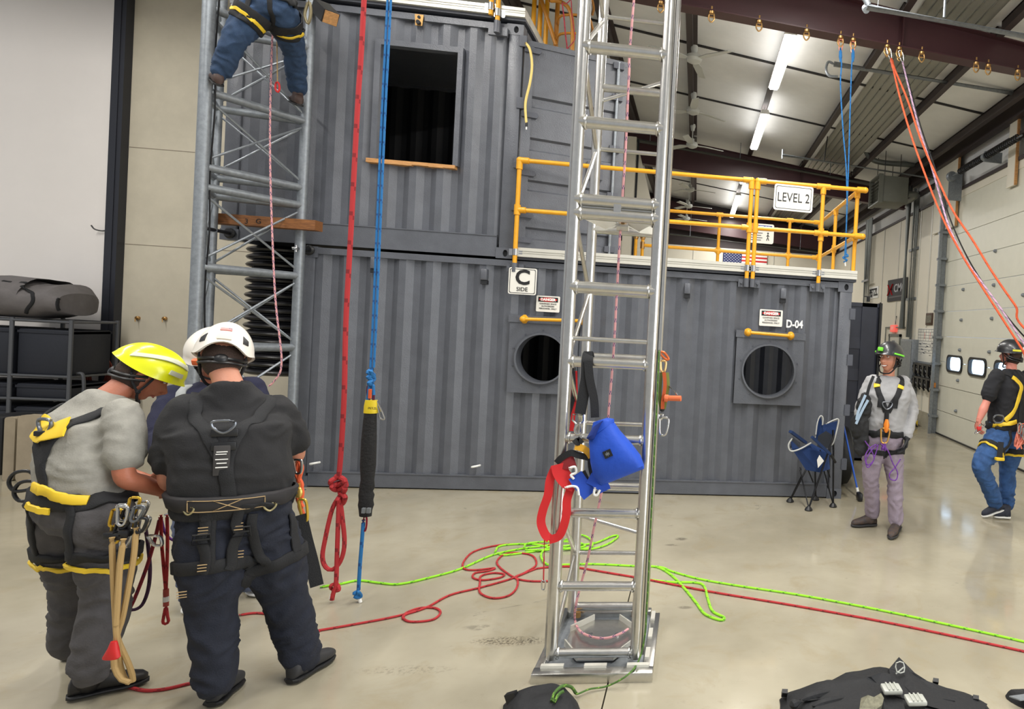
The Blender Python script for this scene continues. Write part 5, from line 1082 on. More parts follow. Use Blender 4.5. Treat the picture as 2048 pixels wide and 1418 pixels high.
blob('bag_body', subout([(2008,1392),(2030,1390),(2060,1390),(2090,1400),(2090,1430),(2050,1420),(2020,1405)],n=2), .06, cord, t); MB().prism([at(2018,1394,Z=.06),at(2048,1390,Z=.06),at(2075,1398,Z=.06),at(2040,1402,Z=.06)],(0,0,.006)).build('silver_trim', M['galv'], t)
# ---- gear hung on the ladder tower
YG = FY0-.045
def g(x, y, d=0): return at(x, y, Y=YG-d)
def ribbon(pts, w_, m, name, parent, th=.004, nrm=None, sub=6, tw=None):
    P = catmull(pts, sub); k = len(P); vs = []
    for i in range(k):
        d = (P[min(i+1,k-1)]-P[max(i-1,0)]).normalized(); n_ = V(nrm) if nrm else (P[i]-CAM).normalized()
        if tw: n_ = (Matrix.Rotation(tw[0]+(tw[1]-tw[0])*i/k,3,d)@n_)
        s_ = d.cross(n_).normalized(); n2 = s_.cross(d).normalized(); vs += [P[i]+s_*w_/2+n2*th/2,P[i]-s_*w_/2+n2*th/2,P[i]-s_*w_/2-n2*th/2,P[i]+s_*w_/2-n2*th/2]
    fs = [(i*4+j,i*4+(j+1)%4,(i+1)*4+(j+1)%4,(i+1)*4+j) for i in range(k-1) for j in range(4)]+[(0,1,2,3),(k*4-1,k*4-2,k*4-3,k*4-4)]
    return MB().add(vs,fs).build(name, m, parent, smooth=50)
web = mat('black_webbing',(26,27,30),.8,bump=.3,bscale=200)
t = thing('sling_harness', 'black webbing sling with steel buckles and a yellow tag looped over a ladder rung', 'sling', g(1170,800))
ribbon([V((g(1174,722).x,FY0+.04,1.72)),V((g(1174,714).x,FY0,1.768)),g(1174,722),g(1172,760),g(1165,800),g(1160,828)], .06, web, 'webbing_leg', t, nrm=None)
ribbon([g(1176,722,.006),g(1180,760,.006),g(1188,800,.006),g(1190,835,.006)], .045, web, 'webbing_leg', t)
b = MB(); b.tube([g(1146,829,.01),g(1167,830,.01),g(1166,842,.01),g(1160,848,.01),g(1153,848,.01),g(1145,840,.01)],.006,6,closed=True); b.build('buckle', M['steel'], t)
MB().tube(catmull([g(1157,846,.015),g(1150,858,.015),g(1153,868,.015),g(1160,866,.015),g(1160,852,.015)],5,True),.0075,8,closed=True).build('snap_hook', M['steel'], t)
MB().box(g(1147,871,.02),g(1165,876,.005)).build('swivel_bar', M['steel'], t)
ribbon([g(1150,878,.02),g(1156,884,.03),g(1163,878,.02)], .04, web, 'webbing_tab', t)
ribbon([g(1150,893,.03),g(1164,896,.035),g(1176,904,.035),g(1183,914,.03)], .036, mat('tag_yellow',(222,164,40),.5), 'yellow_tag', t)
ribbon([g(1113,926,.02),g(1125,914,.025),g(1142,906,.03),g(1155,910,.03),g(1172,914,.03),g(1190,918,.02)], .035, web, 'webbing_arm', t)
ribbon([g(1186,912,.025),g(1186,930,.03),g(1190,950,.03)], .055, web, 'webbing_arm', t)
ribbon([g(1160,945,.035),g(1167,960,.04),g(1178,985,.04)], .06, web, 'webbing_arm', t)
t = thing('lift_harness', 'red and blue webbing harness with white straps hanging left of the blue bag', 'harness', g(1130,1000))
redw = mat('red_webbing',(200,30,34),.7); bluw = mat('blue_webbing',(24,70,176),.7)
ribbon([g(1118,928,.03),g(1122,945,.035),g(1135,962,.04),g(1150,968,.04)], .085, redw, 'red_panel', t)
ribbon([g(1120,925,.02),g(1140,925,.03),g(1150,922,.02)], .07, mat('dark_red_webbing',(130,24,30),.7), 'red_panel', t)
ribbon([g(1110,935,.02),g(1100,960,.03),g(1096,990,.03),g(1086,1020,.03),g(1082,1045,.03),g(1090,1068,.03),g(1100,1078,.03)], .045, redw, 'red_loop', t)
ribbon([g(1142,975,.03),g(1134,1000,.035),g(1133,1025,.035),g(1128,1050,.035),g(1118,1072,.035),g(1098,1080,.03)], .045, redw, 'red_loop', t)
ribbon([g(1150,950,.045),g(1160,965,.05),g(1172,980,.05),g(1180,990,.045)], .08, bluw, 'blue_panel', t)
ribbon([g(1178,955,.04),g(1192,962,.045),g(1205,972,.045),g(1210,982,.04)], .065, bluw, 'blue_panel', t)
for i,ps in enumerate((((1138,936),(1150,934),(1152,945),(1142,950),(1148,958)),((1130,975),(1145,972),(1155,976),(1158,990)),((1190,975),(1188,988),(1194,990),(1200,980)))):
    MB().tube(catmull([g(x,y,.06) for x,y in ps],5),.007,6).build('white_strap', M['white'], t)
k = MB().tube([g(1089,1080,.01),g(1088,1120,.01),g(1087,1160,.01)],.004,6,m=0); k.build('red_cord', RED[0], t); carab('snap_clip', g(1087,1162,.01), g(1086,1178,.01), M['steel'], t, w_=.02, r=.004)
t = thing('equipment_sling', 'red and black folded sling hanging behind the left leg of the ladder tower', 'sling', at(1140,820,Y=-3.5))
for i,(xa,xb) in enumerate(((1139,1132),(1150,1143),(1146,1128))):
    ribbon([at(xa,742,Y=-3.5-.02*i),at(xa+1,790,Y=-3.5-.02*i),at((xa+xb)/2,830,Y=-3.5-.02*i),at(xb,862,Y=-3.5-.02*i)], .026, (redw,redw,web)[i], 'sling_leg', t)
MB().box(at(1137,745,Y=-3.54),at(1152,735,Y=-3.48)).build('top_sleeve', web, t)
bg_ = thing('blue_bag', 'blue fabric rope bag with a square black patch hanging on the ladder tower', 'bag', g(1225,900))
def bagring(cx,cy,w_,dep,ang,off=.06):
    c = g(cx,cy,off); s = (_r*math.cos(ang)-_u*math.sin(ang)); return (c, s, _f*-1, w_/2/335., dep)
bl = mat('blue_bag_fabric',(22,74,186),.65,bump=.35,bscale=25)
def bagbody(): return [bagring(1203,862,54,.05,-.62),bagring(1210,878,60,.07,-.5),bagring(1222,905,78,.085,-.42),bagring(1234,930,90,.085,-.38),bagring(1243,948,88,.05,-.38),bagring(1246,954,84,.01,-.38)]
MB().loft(bagbody(),n=28,p=3).build('bag_body', bl, bg_)
MB().loft([bagring(1203,862,56,.054,-.62),bagring(1205,850,46,.05,-.5),bagring(1201,840,26,.04,-.3)],n=28,p=2.4).build('bag_mouth', bl, bg_)
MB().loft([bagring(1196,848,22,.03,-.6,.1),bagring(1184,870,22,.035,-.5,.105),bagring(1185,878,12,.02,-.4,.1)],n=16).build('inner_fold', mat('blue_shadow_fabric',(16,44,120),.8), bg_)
p0, dX, dY = g(1215,908,.15), (_r*.93-_u*-.36).normalized(), None
sX = (_r*math.cos(.42)+_u*math.sin(.42)); sZ = (-_r*math.sin(.42)+_u*math.cos(.42)); 
MB().prism([p0-sX*.022-sZ*.02,p0+sX*.022-sZ*.02,p0+sX*.022+sZ*.02,p0-sX*.022+sZ*.02],_f*.01).build('patch', M['black'], bg_)
for a_ in (.6,-.6,0,1.57): q = sX*math.cos(a_)+sZ*math.sin(a_); MB().bar(p0-_f*.002-q*.012,p0-_f*.002+q*.012,.003,.002,up=_f).build('patch_mark', M['galv'], bg_)
# carabiner rack on the right leg
t = thing('carabiner_rack', 'bunch of orange and olive slings with steel carabiners on the right ladder tower leg', 'gear', at(1330,780,Y=-3.8))
def h(x,y,d=0): return at(x,y,Y=-3.86-d)
carab('carabiner', h(1322,704), h(1334,718), mat('carabiner_orange',(214,110,60),.35,.5), t, w_=.03); carab('carabiner', h(1326,722), h(1326,742), mat('carabiner_gold',(226,186,130),.3,.8), t, w_=.03)
for i,ps in enumerate((((1322,745),(1320,775),(1320,800),(1323,818)),((1334,745),(1336,770),(1332,795),(1328,818)),((1328,745),(1330,770),(1326,800),(1325,818)))):
    ribbon([h(x,y,.01*i) for x,y in ps], .02, mat(('olive_sling','olive_sling2','orange_sling')[i],((92,104,52),(120,128,60),(190,84,40))[i],.7), 'sling', t)
MB().cyl(h(1329,796,.03),h(1362,797,.05),.016,n=10).cyl(h(1329,796,.03),h(1336,797,.03),.022,n=10).build('orange_handle', mat('orange_grip',(214,106,60),.6), t)
MB().tube([h(1338,772,.02),h(1352,786,.03),h(1355,790,.03)],.006,6).build('lever', M['steel'], t); MB().bbox(h(1319,824,.02),h(1330,812,-.02)).build('sleeve', M['black'], t)
carab('carabiner', h(1322,828), h(1320,838), M['steel'], t, w_=.02); carab('carabiner', h(1328,836,.01), h(1326,868,.01), M['steel'], t, w_=.05, r=.006)
# ---- left side: rack, bags, mats
bk = mat('shelf_steel',(92,94,98),.45,.4)
sh = thing('storage_rack', 'dark steel tube storage rack with black crates, at the left edge under the grey duffel', 'rack', (-2.9,1.9,0))
YS0, YS1 = 1.55, 2.2
sx0 = at(22,700,Y=YS0).x; sx1 = at(141,700,Y=YS0).x; 
shz = [at(80,642,Y=YS0).z, at(80,752,Y=YS0).z, at(80,860,Y=YS0).z if False else .12]
for X in (sx0-1.0, sx0, sx1):
    for Y in (YS0, YS1): MB().cyl((X,Y,0),(X,Y,shz[0]+.03),.022,n=12).build('upright', bk, sh)
for z in shz+[.62]:
    for Y in (YS0,YS1): MB().cyl((sx0-1.0,Y,z),(sx1,Y,z),.018,n=10).build('shelf_bar', bk, sh)
    for X in (sx0-1.0,sx0,sx1): MB().cyl((X,YS0,z),(X,YS1,z),.015,n=10).build('side_bar', bk, sh)
    MB().box((sx0-1.0,YS0,z-.006),(sx1,YS1,z+.006)).build('shelf_board', bk, sh)
MB().tube(catmull([(sx1,YS0+.1,shz[1]+.04),(sx1+.06,YS0+.1,shz[1]+.03),(sx1+.08,YS0+.1,shz[1]-.1),(sx1+.08,YS0+.1,shz[1]-.3)],5),.018,8).build('bent_handle', bk, sh)
bx = mat('black_tote',(34,37,46),.6,bump=.2,bscale=20)
for i,(za,zb_) in enumerate(((shz[1],shz[0]),(.62,shz[1]),(.12,.62))):
    for j,(xa,xb) in enumerate(((sx0-.95,sx0-.03),(sx0+.04,sx1-.04))):
        h_ = (zb_-za)-.1; o = MB(); o.bbox((xa,YS0+.03,za+.01),(xb,YS1-.03,za+h_),.02); o.box((xa-.0,YS0+.02,za+h_-.05),(xb+.0,YS1-.02,za+h_-.02))
        tag(o.build('storage_crate', bx), 'black storage crate on the %s shelf of the rack, %s side' % (('upper','middle','bottom')[i],('left','right')[j]), 'crate', None)
# grey duffel on top
df = thing('duffel_bag', 'large slumped grey duffel bag with black straps lying on top of the rack', 'bag', (-3,1.9,shz[0]))
gm = mat('grey_canvas',(104,100,100),.8,var=.12,vscale=5,bump=.6,bscale=7)
rg = []; zz0 = shz[0]+.03
for x,hh_,dd_ in ((-4.6,.2,.3),(-4.4,.42,.36),(-3.9,.5,.38),(at(10,560,Y=1.8).x,.5,.4),(at(60,560,Y=1.8).x,.47,.4),(at(100,580,Y=1.8).x,.42,.38),(at(130,590,Y=1.8).x,.36,.35),(at(150,600,Y=1.8).x,.26,.3),(at(157,600,Y=1.8).x,.1,.15)):
    rg.append((V((x,1.85,zz0+hh_*.5+(.05 if x > at(125,590,Y=1.8).x else 0))),V((0,1,0)),V((0,0,1)),dd_,hh_*.5))
mb = MB().loft(rg,n=28,p=3.0)
for v_ in mb.v: n_ = noise.noise(v_*2.3); v_ += V((noise.noise(v_*3+V((5,0,0)))*.05,n_*.05,noise.noise(v_*2.7+V((0,9,0)))*.07*(1 if v_.z > zz0+.1 else .1)))
bod = mb.build('bag_body', gm, df)
def bvh(*objs):
    vs = []; fs = []
    for o in objs:
        k = len(vs); vs += [v_.co.copy() for v_ in o.data.vertices]; fs += [tuple(k+i for i in p.vertices) for p in o.data.polygons]
    return BVHTree.FromPolygons(vs, fs)
def strap(tree, pts, w_, m, name, parent, off=.006, th=.005, sub=6, closed=False, snap=True, label=None, maxd=.25):
    """webbing laid on a surface: points are pulled to the nearest surface and pushed off along its normal"""
    P = catmull(pts, sub, closed); Q = []; Nn = []
    for p in P:
        loc, nr, i, d = tree.find_nearest(p)
        if loc is None or d > maxd or not snap: Q.append(p); Nn.append((p-CAM).normalized()*-1)
        else: Q.append(loc+nr*off); Nn.append(nr)
    for _ in range(2):
        Q = [Q[i] if (not closed and i in (0,len(Q)-1)) else (Q[i-1]+Q[i]*2+Q[(i+1)%len(Q)])/4 for i in range(len(Q))]
        Nn = [(Nn[i-1]+Nn[i]*2+Nn[(i+1)%len(Nn)]).normalized() if 0 < i < len(Nn)-1 or closed else Nn[i] for i in range(len(Nn))]
    for i,q in enumerate(Q):
        loc, nr, _, d = tree.find_nearest(q)
        if loc is not None and d < maxd and snap:
            if (q-loc).dot(nr) < off: Q[i] = loc+nr*off
    k = len(Q); vs = []
    for i in range(k):
        d = (Q[(i+1)%k]-Q[i-1]) if closed else (Q[min(i+1,k-1)]-Q[max(i-1,0)])
        d.normalize(); s_ = d.cross(Nn[i]); s_ = s_.normalized() if s_.length > 1e-5 else V((1,0,0)); n2 = s_.cross(d).normalized()
        if n2.dot(Nn[i]) < 0: n2 = -n2
        vs += [Q[i]+s_*w_/2+n2*th*.2,Q[i]+s_*w_*.4+n2*th,Q[i]-s_*w_*.4+n2*th,Q[i]-s_*w_/2+n2*th*.2,Q[i]-s_*w_/2-n2*th,Q[i]+s_*w_/2-n2*th]
    n = 6; fs = [(i*n+j,i*n+(j+1)%n,((i+1)%k)*n+(j+1)%n,((i+1)%k)*n+j) for i in range(k if closed else k-1) for j in range(n)]
    if not closed: fs += [tuple(range(n)),tuple(range(k*n-1,k*n-n-1,-1))]
    o = MB().add(vs,fs).build(name, m, parent, smooth=50)
    if label: o['label'] = label
    return o
tr = bvh(bod)
for ps in (((50,556),(58,575),(66,600),(52,620),(44,638)),((128,588),(114,600),(112,618),(108,638))):
    strap(tr, [at(x,y,Y=1.48) for x,y in ps], .035, web, 'strap', df, maxd=.6)
strap(tr, [at(x,y,Y=1.5) for x,y in ((0,538),(30,540),(58,548))], .03, web, 'strap', df, maxd=.6)
# folded mats leaning
mt = mat('tan_board',(150,138,118),.6,var=.1,vscale=5); ms = (mt, mt)
for i,(xa,xb,ya,yb,Yb,lab) in enumerate(((30,112,828,966,.02,'tan folding table leaf with rounded corners standing on the floor, right one of the pair'),(4,26,832,962,.1,'tan folding table leaf standing on the floor, left one of the pair'))):
    A = at(xa,yb,Z=0); B = at(xb,yb+3,Z=0); Yq = A.y; z1 = at(xa,ya,Y=Yq+.05).z; w_ = B.x-A.x
    if i == 1: w_ = at(xb,yb,Y=Yq).x-A.x
    f = thing('folded_table', lab, 'table', (A.x+w_/2,Yq,0)); P = []
    r = .05 if i == 0 else .03
    for cx_,cz_,t0 in ((A.x+w_-r,z1-r,0),(A.x+r,z1-r,90),(A.x+r,r,180),(A.x+w_-r,r,270)):
        for k in range(5): a = math.radians(t0+k*22.5); P.append((cx_+r*math.cos(a),Yq,cz_+r*math.sin(a)))
    MB().prism(P,(0,.045,0)).build('table_leaf', mt, f); MB().prism([(x+.012,y+.05,z) for x,y,z in P],(0,.045,0)).build('table_leaf', mt, f)
    MB().box((A.x+.01,Yq+.044,.1),(A.x+w_-.01,Yq+.051,z1-.1)).build('fold_gap', M['dark'], f)

bxx = MB(); a = at(-30,960,Z=0); bxx.bbox((a.x-.3,a.y+.2,0),(at(3,900,Y=a.y+.2).x,a.y+.6,at(0,835,Y=a.y+.2).z),.02)
tag(bxx.build('equipment_case', M['black']), 'black equipment case at the very left edge beside the tan tables', 'case')
# ---- camping chair
ch = thing('camping_chair', 'half folded blue camping chair with black legs and grey piping beside the container corner', 'chair', (5.65,-.3,0))
def cq(x,y,Y): return at(x,y,Y=Y)
YC = -.32
legm = mat('chair_leg_black',(30,31,35),.35,.5); cb = mat('chair_blue',(20,52,104),.7,bump=.3,bscale=30); pip = mat('piping_grey',(190,192,190),.6); cdk = mat('chair_dark',(40,44,52),.75)
foot = [at(1580,1004,Z=.0),at(1617,1021,Z=0),at(1666,1014,Z=0),at(1631,1000,Z=0)]
tops = [cq(1628,908,foot[0].y+.25),cq(1668,870,foot[1].y+.2),cq(1667,900,foot[2].y+.0),cq(1630,900,foot[3].y-.0)]
for a, b in zip(foot, tops):
    MB().cyl(a+V((0,0,.02)), b, .011, n=10).build('leg', legm, ch)
    MB().lathe([(.0,.0),(.042,0),(.045,.012),(.03,.035),(.013,.05)],V((a.x,a.y,0)),V((0,0,1)),n=14).build('foot_cap', M['black'], ch)
for a, b in ((foot[1],cq(1600,940,-.2)),(foot[0],cq(1604,950,-.25)),(cq(1626,970,-.35),cq(1600,900,-.4)),(cq(1660,960,-.3),cq(1640,900,-.35)),(foot[2],cq(1645,930,-.3)),(cq(1602,945,-.3),cq(1600,935,-.28))):
    MB().cyl(a+V((0,0,.03)), b, .008, n=8).build('cross_leg', legm, ch)
def sheet(pts, off, m, name): return MB().prism(pts, off).build(name, m, ch, smooth=0)
seat = [cq(1580,878,-.5),cq(1584,898,-.5),cq(1612,940,-.45),cq(1640,945,-.42),cq(1660,938,-.4),cq(1657,905,-.3),cq(1623,887,-.35),cq(1598,896,-.5)]
sheet(seat,(0,.012,0),cb,'seat_sling'); MB().tube(catmull([cq(1585,876,-.52),cq(1577,890,-.52),cq(1582,902,-.52),cq(1600,898,-.52),cq(1622,886,-.4)],5),.009,6).build('piping', pip, ch)
sheet([cq(1585,874,-.48),cq(1580,896,-.49),cq(1601,894,-.49),cq(1600,885,-.46)],(0,.01,0),cdk,'seat_inner')
back = [cq(1634,840,-.3),cq(1641,834,-.3),cq(1645,850,-.28),cq(1675,842,-.3),cq(1670,868,-.3),cq(1664,892,-.3),cq(1632,880,-.28)]
sheet(back,(0,.012,0),cb,'back_sling'); sheet([cq(1636,872,-.31),cq(1652,862,-.31),cq(1668,872,-.31),cq(1662,895,-.31),cq(1634,900,-.31)],(0,.006,0),cdk,'back_mesh')
MB().tube(catmull([cq(1631,875,-.32),cq(1635,845,-.32),cq(1641,832,-.32),cq(1646,836,-.32),cq(1645,850,-.32)],5),.008,6).build('piping', pip, ch)
MB().tube(catmull([cq(1652,848,-.33),cq(1668,840,-.33),cq(1677,839,-.33),cq(1675,855,-.33),cq(1667,885,-.33),cq(1660,892,-.33)],5),.008,6).build('piping', pip, ch)
for (a,b) in ((cq(1581,863,-.45),cq(1611,885,-.38)),(cq(1624,874,-.5),cq(1660,908,-.48))):
    MB().bar(a,b,.07,.03,up=(0,0,1)).build('arm_rest', mat('chair_navy',(22,48,92),.7), ch)
MB().cyl(cq(1660,906,-.48),cq(1671,925,-.45),.016).build('arm_joint', M['black'], ch)
sheet([cq(1639,910,-.53),cq(1648,922,-.53),cq(1636,936,-.53),cq(1634,920,-.53)],(0,.004,0),M['white'],'paper_label')
MB().cyl(cq(1666,860,-.31),cq(1667,905,-.31),.012).build('back_post', legm, ch)
# ---- push broom / pole
t = thing('floor_brush', 'brush with a blue handle leaning against the dark container door', 'brush', at(1716,1000,Z=0))
a = at(1693,880,Y=.2); b = at(1714,975,Y=.08); MB().cyl(at(1686,845,Y=.25),b,.012).build('handle', mat('handle_blue',(44,92,190),.4), t)
MB().cyl(b,at(1716,985,Y=.07),.018).build('ferrule', M['white'], t); p = at(1717,1000,Z=.0); MB().bbox((p.x-.03,p.y-.1,.004),(p.x+.03,p.y+.03,.1),.02).build('brush_head', M['black'], t)
# ================================================================== PEOPLE
def remesh(mb, voxel=.013, smooth=4, wr=None, seed=0.):
    me = bpy.data.meshes.new('t'); me.from_pydata([tuple(p) for p in mb.v], [], mb.f)
    bm = bmesh.new(); bm.from_mesh(me); bmesh.ops.recalc_face_normals(bm, faces=bm.faces[:]); bm.to_mesh(me); bm.free()
    o = bpy.data.objects.new('t', me); scn.collection.objects.link(o)
    m = o.modifiers.new('r','REMESH'); m.mode = 'VOXEL'; m.voxel_size = voxel
    s = o.modifiers.new('s','SMOOTH'); s.factor = .5; s.iterations = smooth
    dg = bpy.context.evaluated_depsgraph_get(); e = o.evaluated_get(dg); r = bpy.data.meshes.new_from_object(e)
    bpy.data.objects.remove(o); bpy.data.meshes.remove(me)
    if wr:
        nn = [v_.normal.copy() for v_ in r.vertices]
        for i, v_ in enumerate(r.vertices):
            c = v_.co
            q = V((c.x*9, c.y*9, c.z*15+2*noise.noise(c*5)))+V((seed,seed*2,0)); a = noise.noise(q); b_ = noise.noise(c*24+V((0,seed,0)))
            v_.co = c+nn[i]*(wr*((1-abs(a)*2.6)*.9+.35*b_))
    return r
def mesh_obj(me, name, m, parent, **p):
    me.name = name; me.materials.clear()
    for q in (m if isinstance(m,(list,tuple)) else [m]): me.materials.append(q)
    me.shade_smooth(); return link(name, me, parent, **p)
def limb(mb, pts, rads, n=14, sub=5):
    P = catmull(pts, sub); k = len(P)-1; R = []
    for i in range(k+1):
        t = i/sub; j = min(int(t), len(rads)-2); u = t-j; R.append(rads[j]*(1-u)+rads[j+1]*u)
    mb.tube(P, R, n); mb.ell(P[0],R[0],R[0],R[0],n=12,k=8); mb.ell(P[-1],R[-1]*.98,R[-1]*.98,R[-1]*.98,n=12,k=8); return mb
def head_mesh(mb, c, fw, up, s=1., smile=0, m0=0):
    """sculpted head: materials m0 skin, 1 dark, 2 white, 3 hair/stubble, 4 lip"""
    sd = fw.cross(up).normalized(); up = sd.cross(fw).normalized(); NU, NV = 56, 44; vs = []
    g = lambda x, a: math.exp(-(x/a)**2)
    for j in range(NV+1):
        ph = PI*j/NV
        for i in range(NU):
            th = 2*PI*i/NU; x = math.sin(ph)*math.sin(th); y = math.sin(ph)*math.cos(th); z = math.cos(ph)
            X, Y, Z = x*.077, y*.097-.004, z*(.112 if z > 0 else .122)
            if z < 0:
                t = -z; X *= 1-.34*t**1.6; Y = Y*(1-.12*t)+(.022*t if y > 0 else .03*t)
            fr = max(y,0)
            if fr > .2:
                X *= 1-.10*fr*g(Z-.0,.05)
                Y += .027*g(X,.0115+.004*(Z < -.015))*max(0,min(1,(.022-Z)/.05))*g(Z+.026,.03)*1.15
                Y += .006*g(Z-.032,.012)*g(X,.05)
                Y -= .0105*(g(X-.031,.017)+g(X+.031,.017))*g(Z-.012,.014)
                Y += .006*g(Z+.062,.011)*g(X,.024)-.004*g(Z+.077,.006)*g(X,.02)+.009*g(Z+.1,.014)*g(X,.024)
                Y += .004*(g(X-.042,.018)+g(X+.042,.018))*g(Z+.03,.022)*(1+smile)
            vs.append(c+(sd*X+fw*Y+up*Z)*s)
    fs = [(j*NU+i,(j+1)*NU+i,(j+1)*NU+(i+1)%NU,j*NU+(i+1)%NU) for j in range(NV) for i in range(NU)]
    ms = []
    mb.add(vs, fs, m0)
    Q = lambda x,y,z: c+(sd*x+fw*y+up*z)*s
    for e in (-1,1):
        mb.ell(Q(e*.031,.081,.012),.0115*s,.007*s,.0065*s,(sd,fw,up),12,8,2); mb.ell(Q(e*.031,.0865,.012),.0045*s,.003*s,.0045*s,(sd,fw,up),10,6,1)
        mb.tube([Q(e*.014,.0935,.028),Q(e*.03,.0925,.0335),Q(e*.047,.082,.028)],.0032*s,6,3)
        mb.tube([Q(e*.018,.0865,.0175),Q(e*.031,.089,.0205),Q(e*.045,.08,.0165)],.0022*s,6,m0)
        mb.ell(Q(e*.079,-.006,-.004),.009*s,.019*s,.031*s,(sd,fw,up),12,10,m0); mb.ell(Q(e*.083,-.002,-.002),.005*s,.009*s,.017*s,(sd,fw,up),10,8,4)
        mb.ell(Q(e*.011,.104,-.036),.008*s,.008*s,.006*s,(sd,fw,up),10,6,m0)
    if smile:
        mb.loft([(Q(-.026,.082,-.062),up,fw,.002*s,.003*s),(Q(-.012,.092,-.066),up,fw,.0055*s,.003*s),(Q(0,.0955,-.067),up,fw,.0065*s,.003*s),(Q(.012,.092,-.066),up,fw,.0055*s,.003*s),(Q(.026,.082,-.062),up,fw,.002*s,.003*s)],2,10)
        for z in (-.059,-.075): mb.tube(catmull([Q(-.03,.078,-.06),Q(-.014,.093,z),Q(0,.0965,z-.001),Q(.014,.093,z),Q(.03,.078,-.06)],3),.0028*s,6,4)
    else:
        for z in (-.064,-.071): mb.tube(catmull([Q(-.024,.083,-.067),Q(-.01,.094,z),Q(.01,.094,z),Q(.024,.083,-.067)],3),.003*s,6,4)
def hand(mb, w_, d, pn, th, curl=.6, s=1., m=0):
    """wrist, direction, palm normal (palm faces it), thumb side vector"""
    d = d.normalized(); th = (th-d*th.dot(d)).normalized(); pn = d.cross(th) if d.cross(th).dot(pn) > 0 else -d.cross(th); pn.normalize()
    mb.loft([(w_-d*.03*s,th,pn,.024*s,.019*s),(w_,th,pn,.026*s,.018*s),(w_+d*.03*s,th,pn,.036*s,.017*s),(w_+d*.07*s,th,pn,.041*s,.015*s),(w_+d*.09*s,th,pn,.039*s,.012*s)],m,14,2.6)
    for i, (o, L) in enumerate(((.029,.95),(.0095,1.05),(-.0105,.98),(-.029,.78))):
        p = w_+d*(.083-.004*abs(i-1))*s+th*o*s; q = d.copy(); P = [p-d*.012*s, p]
        for k, l_ in enumerate((.042,.026,.02)):
            a = curl*(.75,1.0,.7)[k]+.05*i; q = (q*math.cos(a)+pn*math.sin(a)).normalized(); P.append(P[-1]+q*l_*L*s)
        mb.tube(P,[.0095*s,.0095*s,.009*s,.008*s,.0068*s],8,m); mb.ell(P[-1],.007*s,.007*s,.007*s,n=8,k=6,m=m)
    p = w_+d*.022*s+th*.026*s; q = (d*.7+th*.65+pn*.25).normalized(); a = (d*.9+th*.15+pn*.4).normalized()
    P = [p-q*.012*s, p+q*.02*s, p+q*.04*s+a*.008*s, p+q*.045*s+a*.04*s]; mb.tube(P,[.013*s,.0125*s,.0105*s,.0085*s],8,m); mb.ell(P[-1],.0085*s,.0085*s,.0085*s,n=8,k=6,m=m)
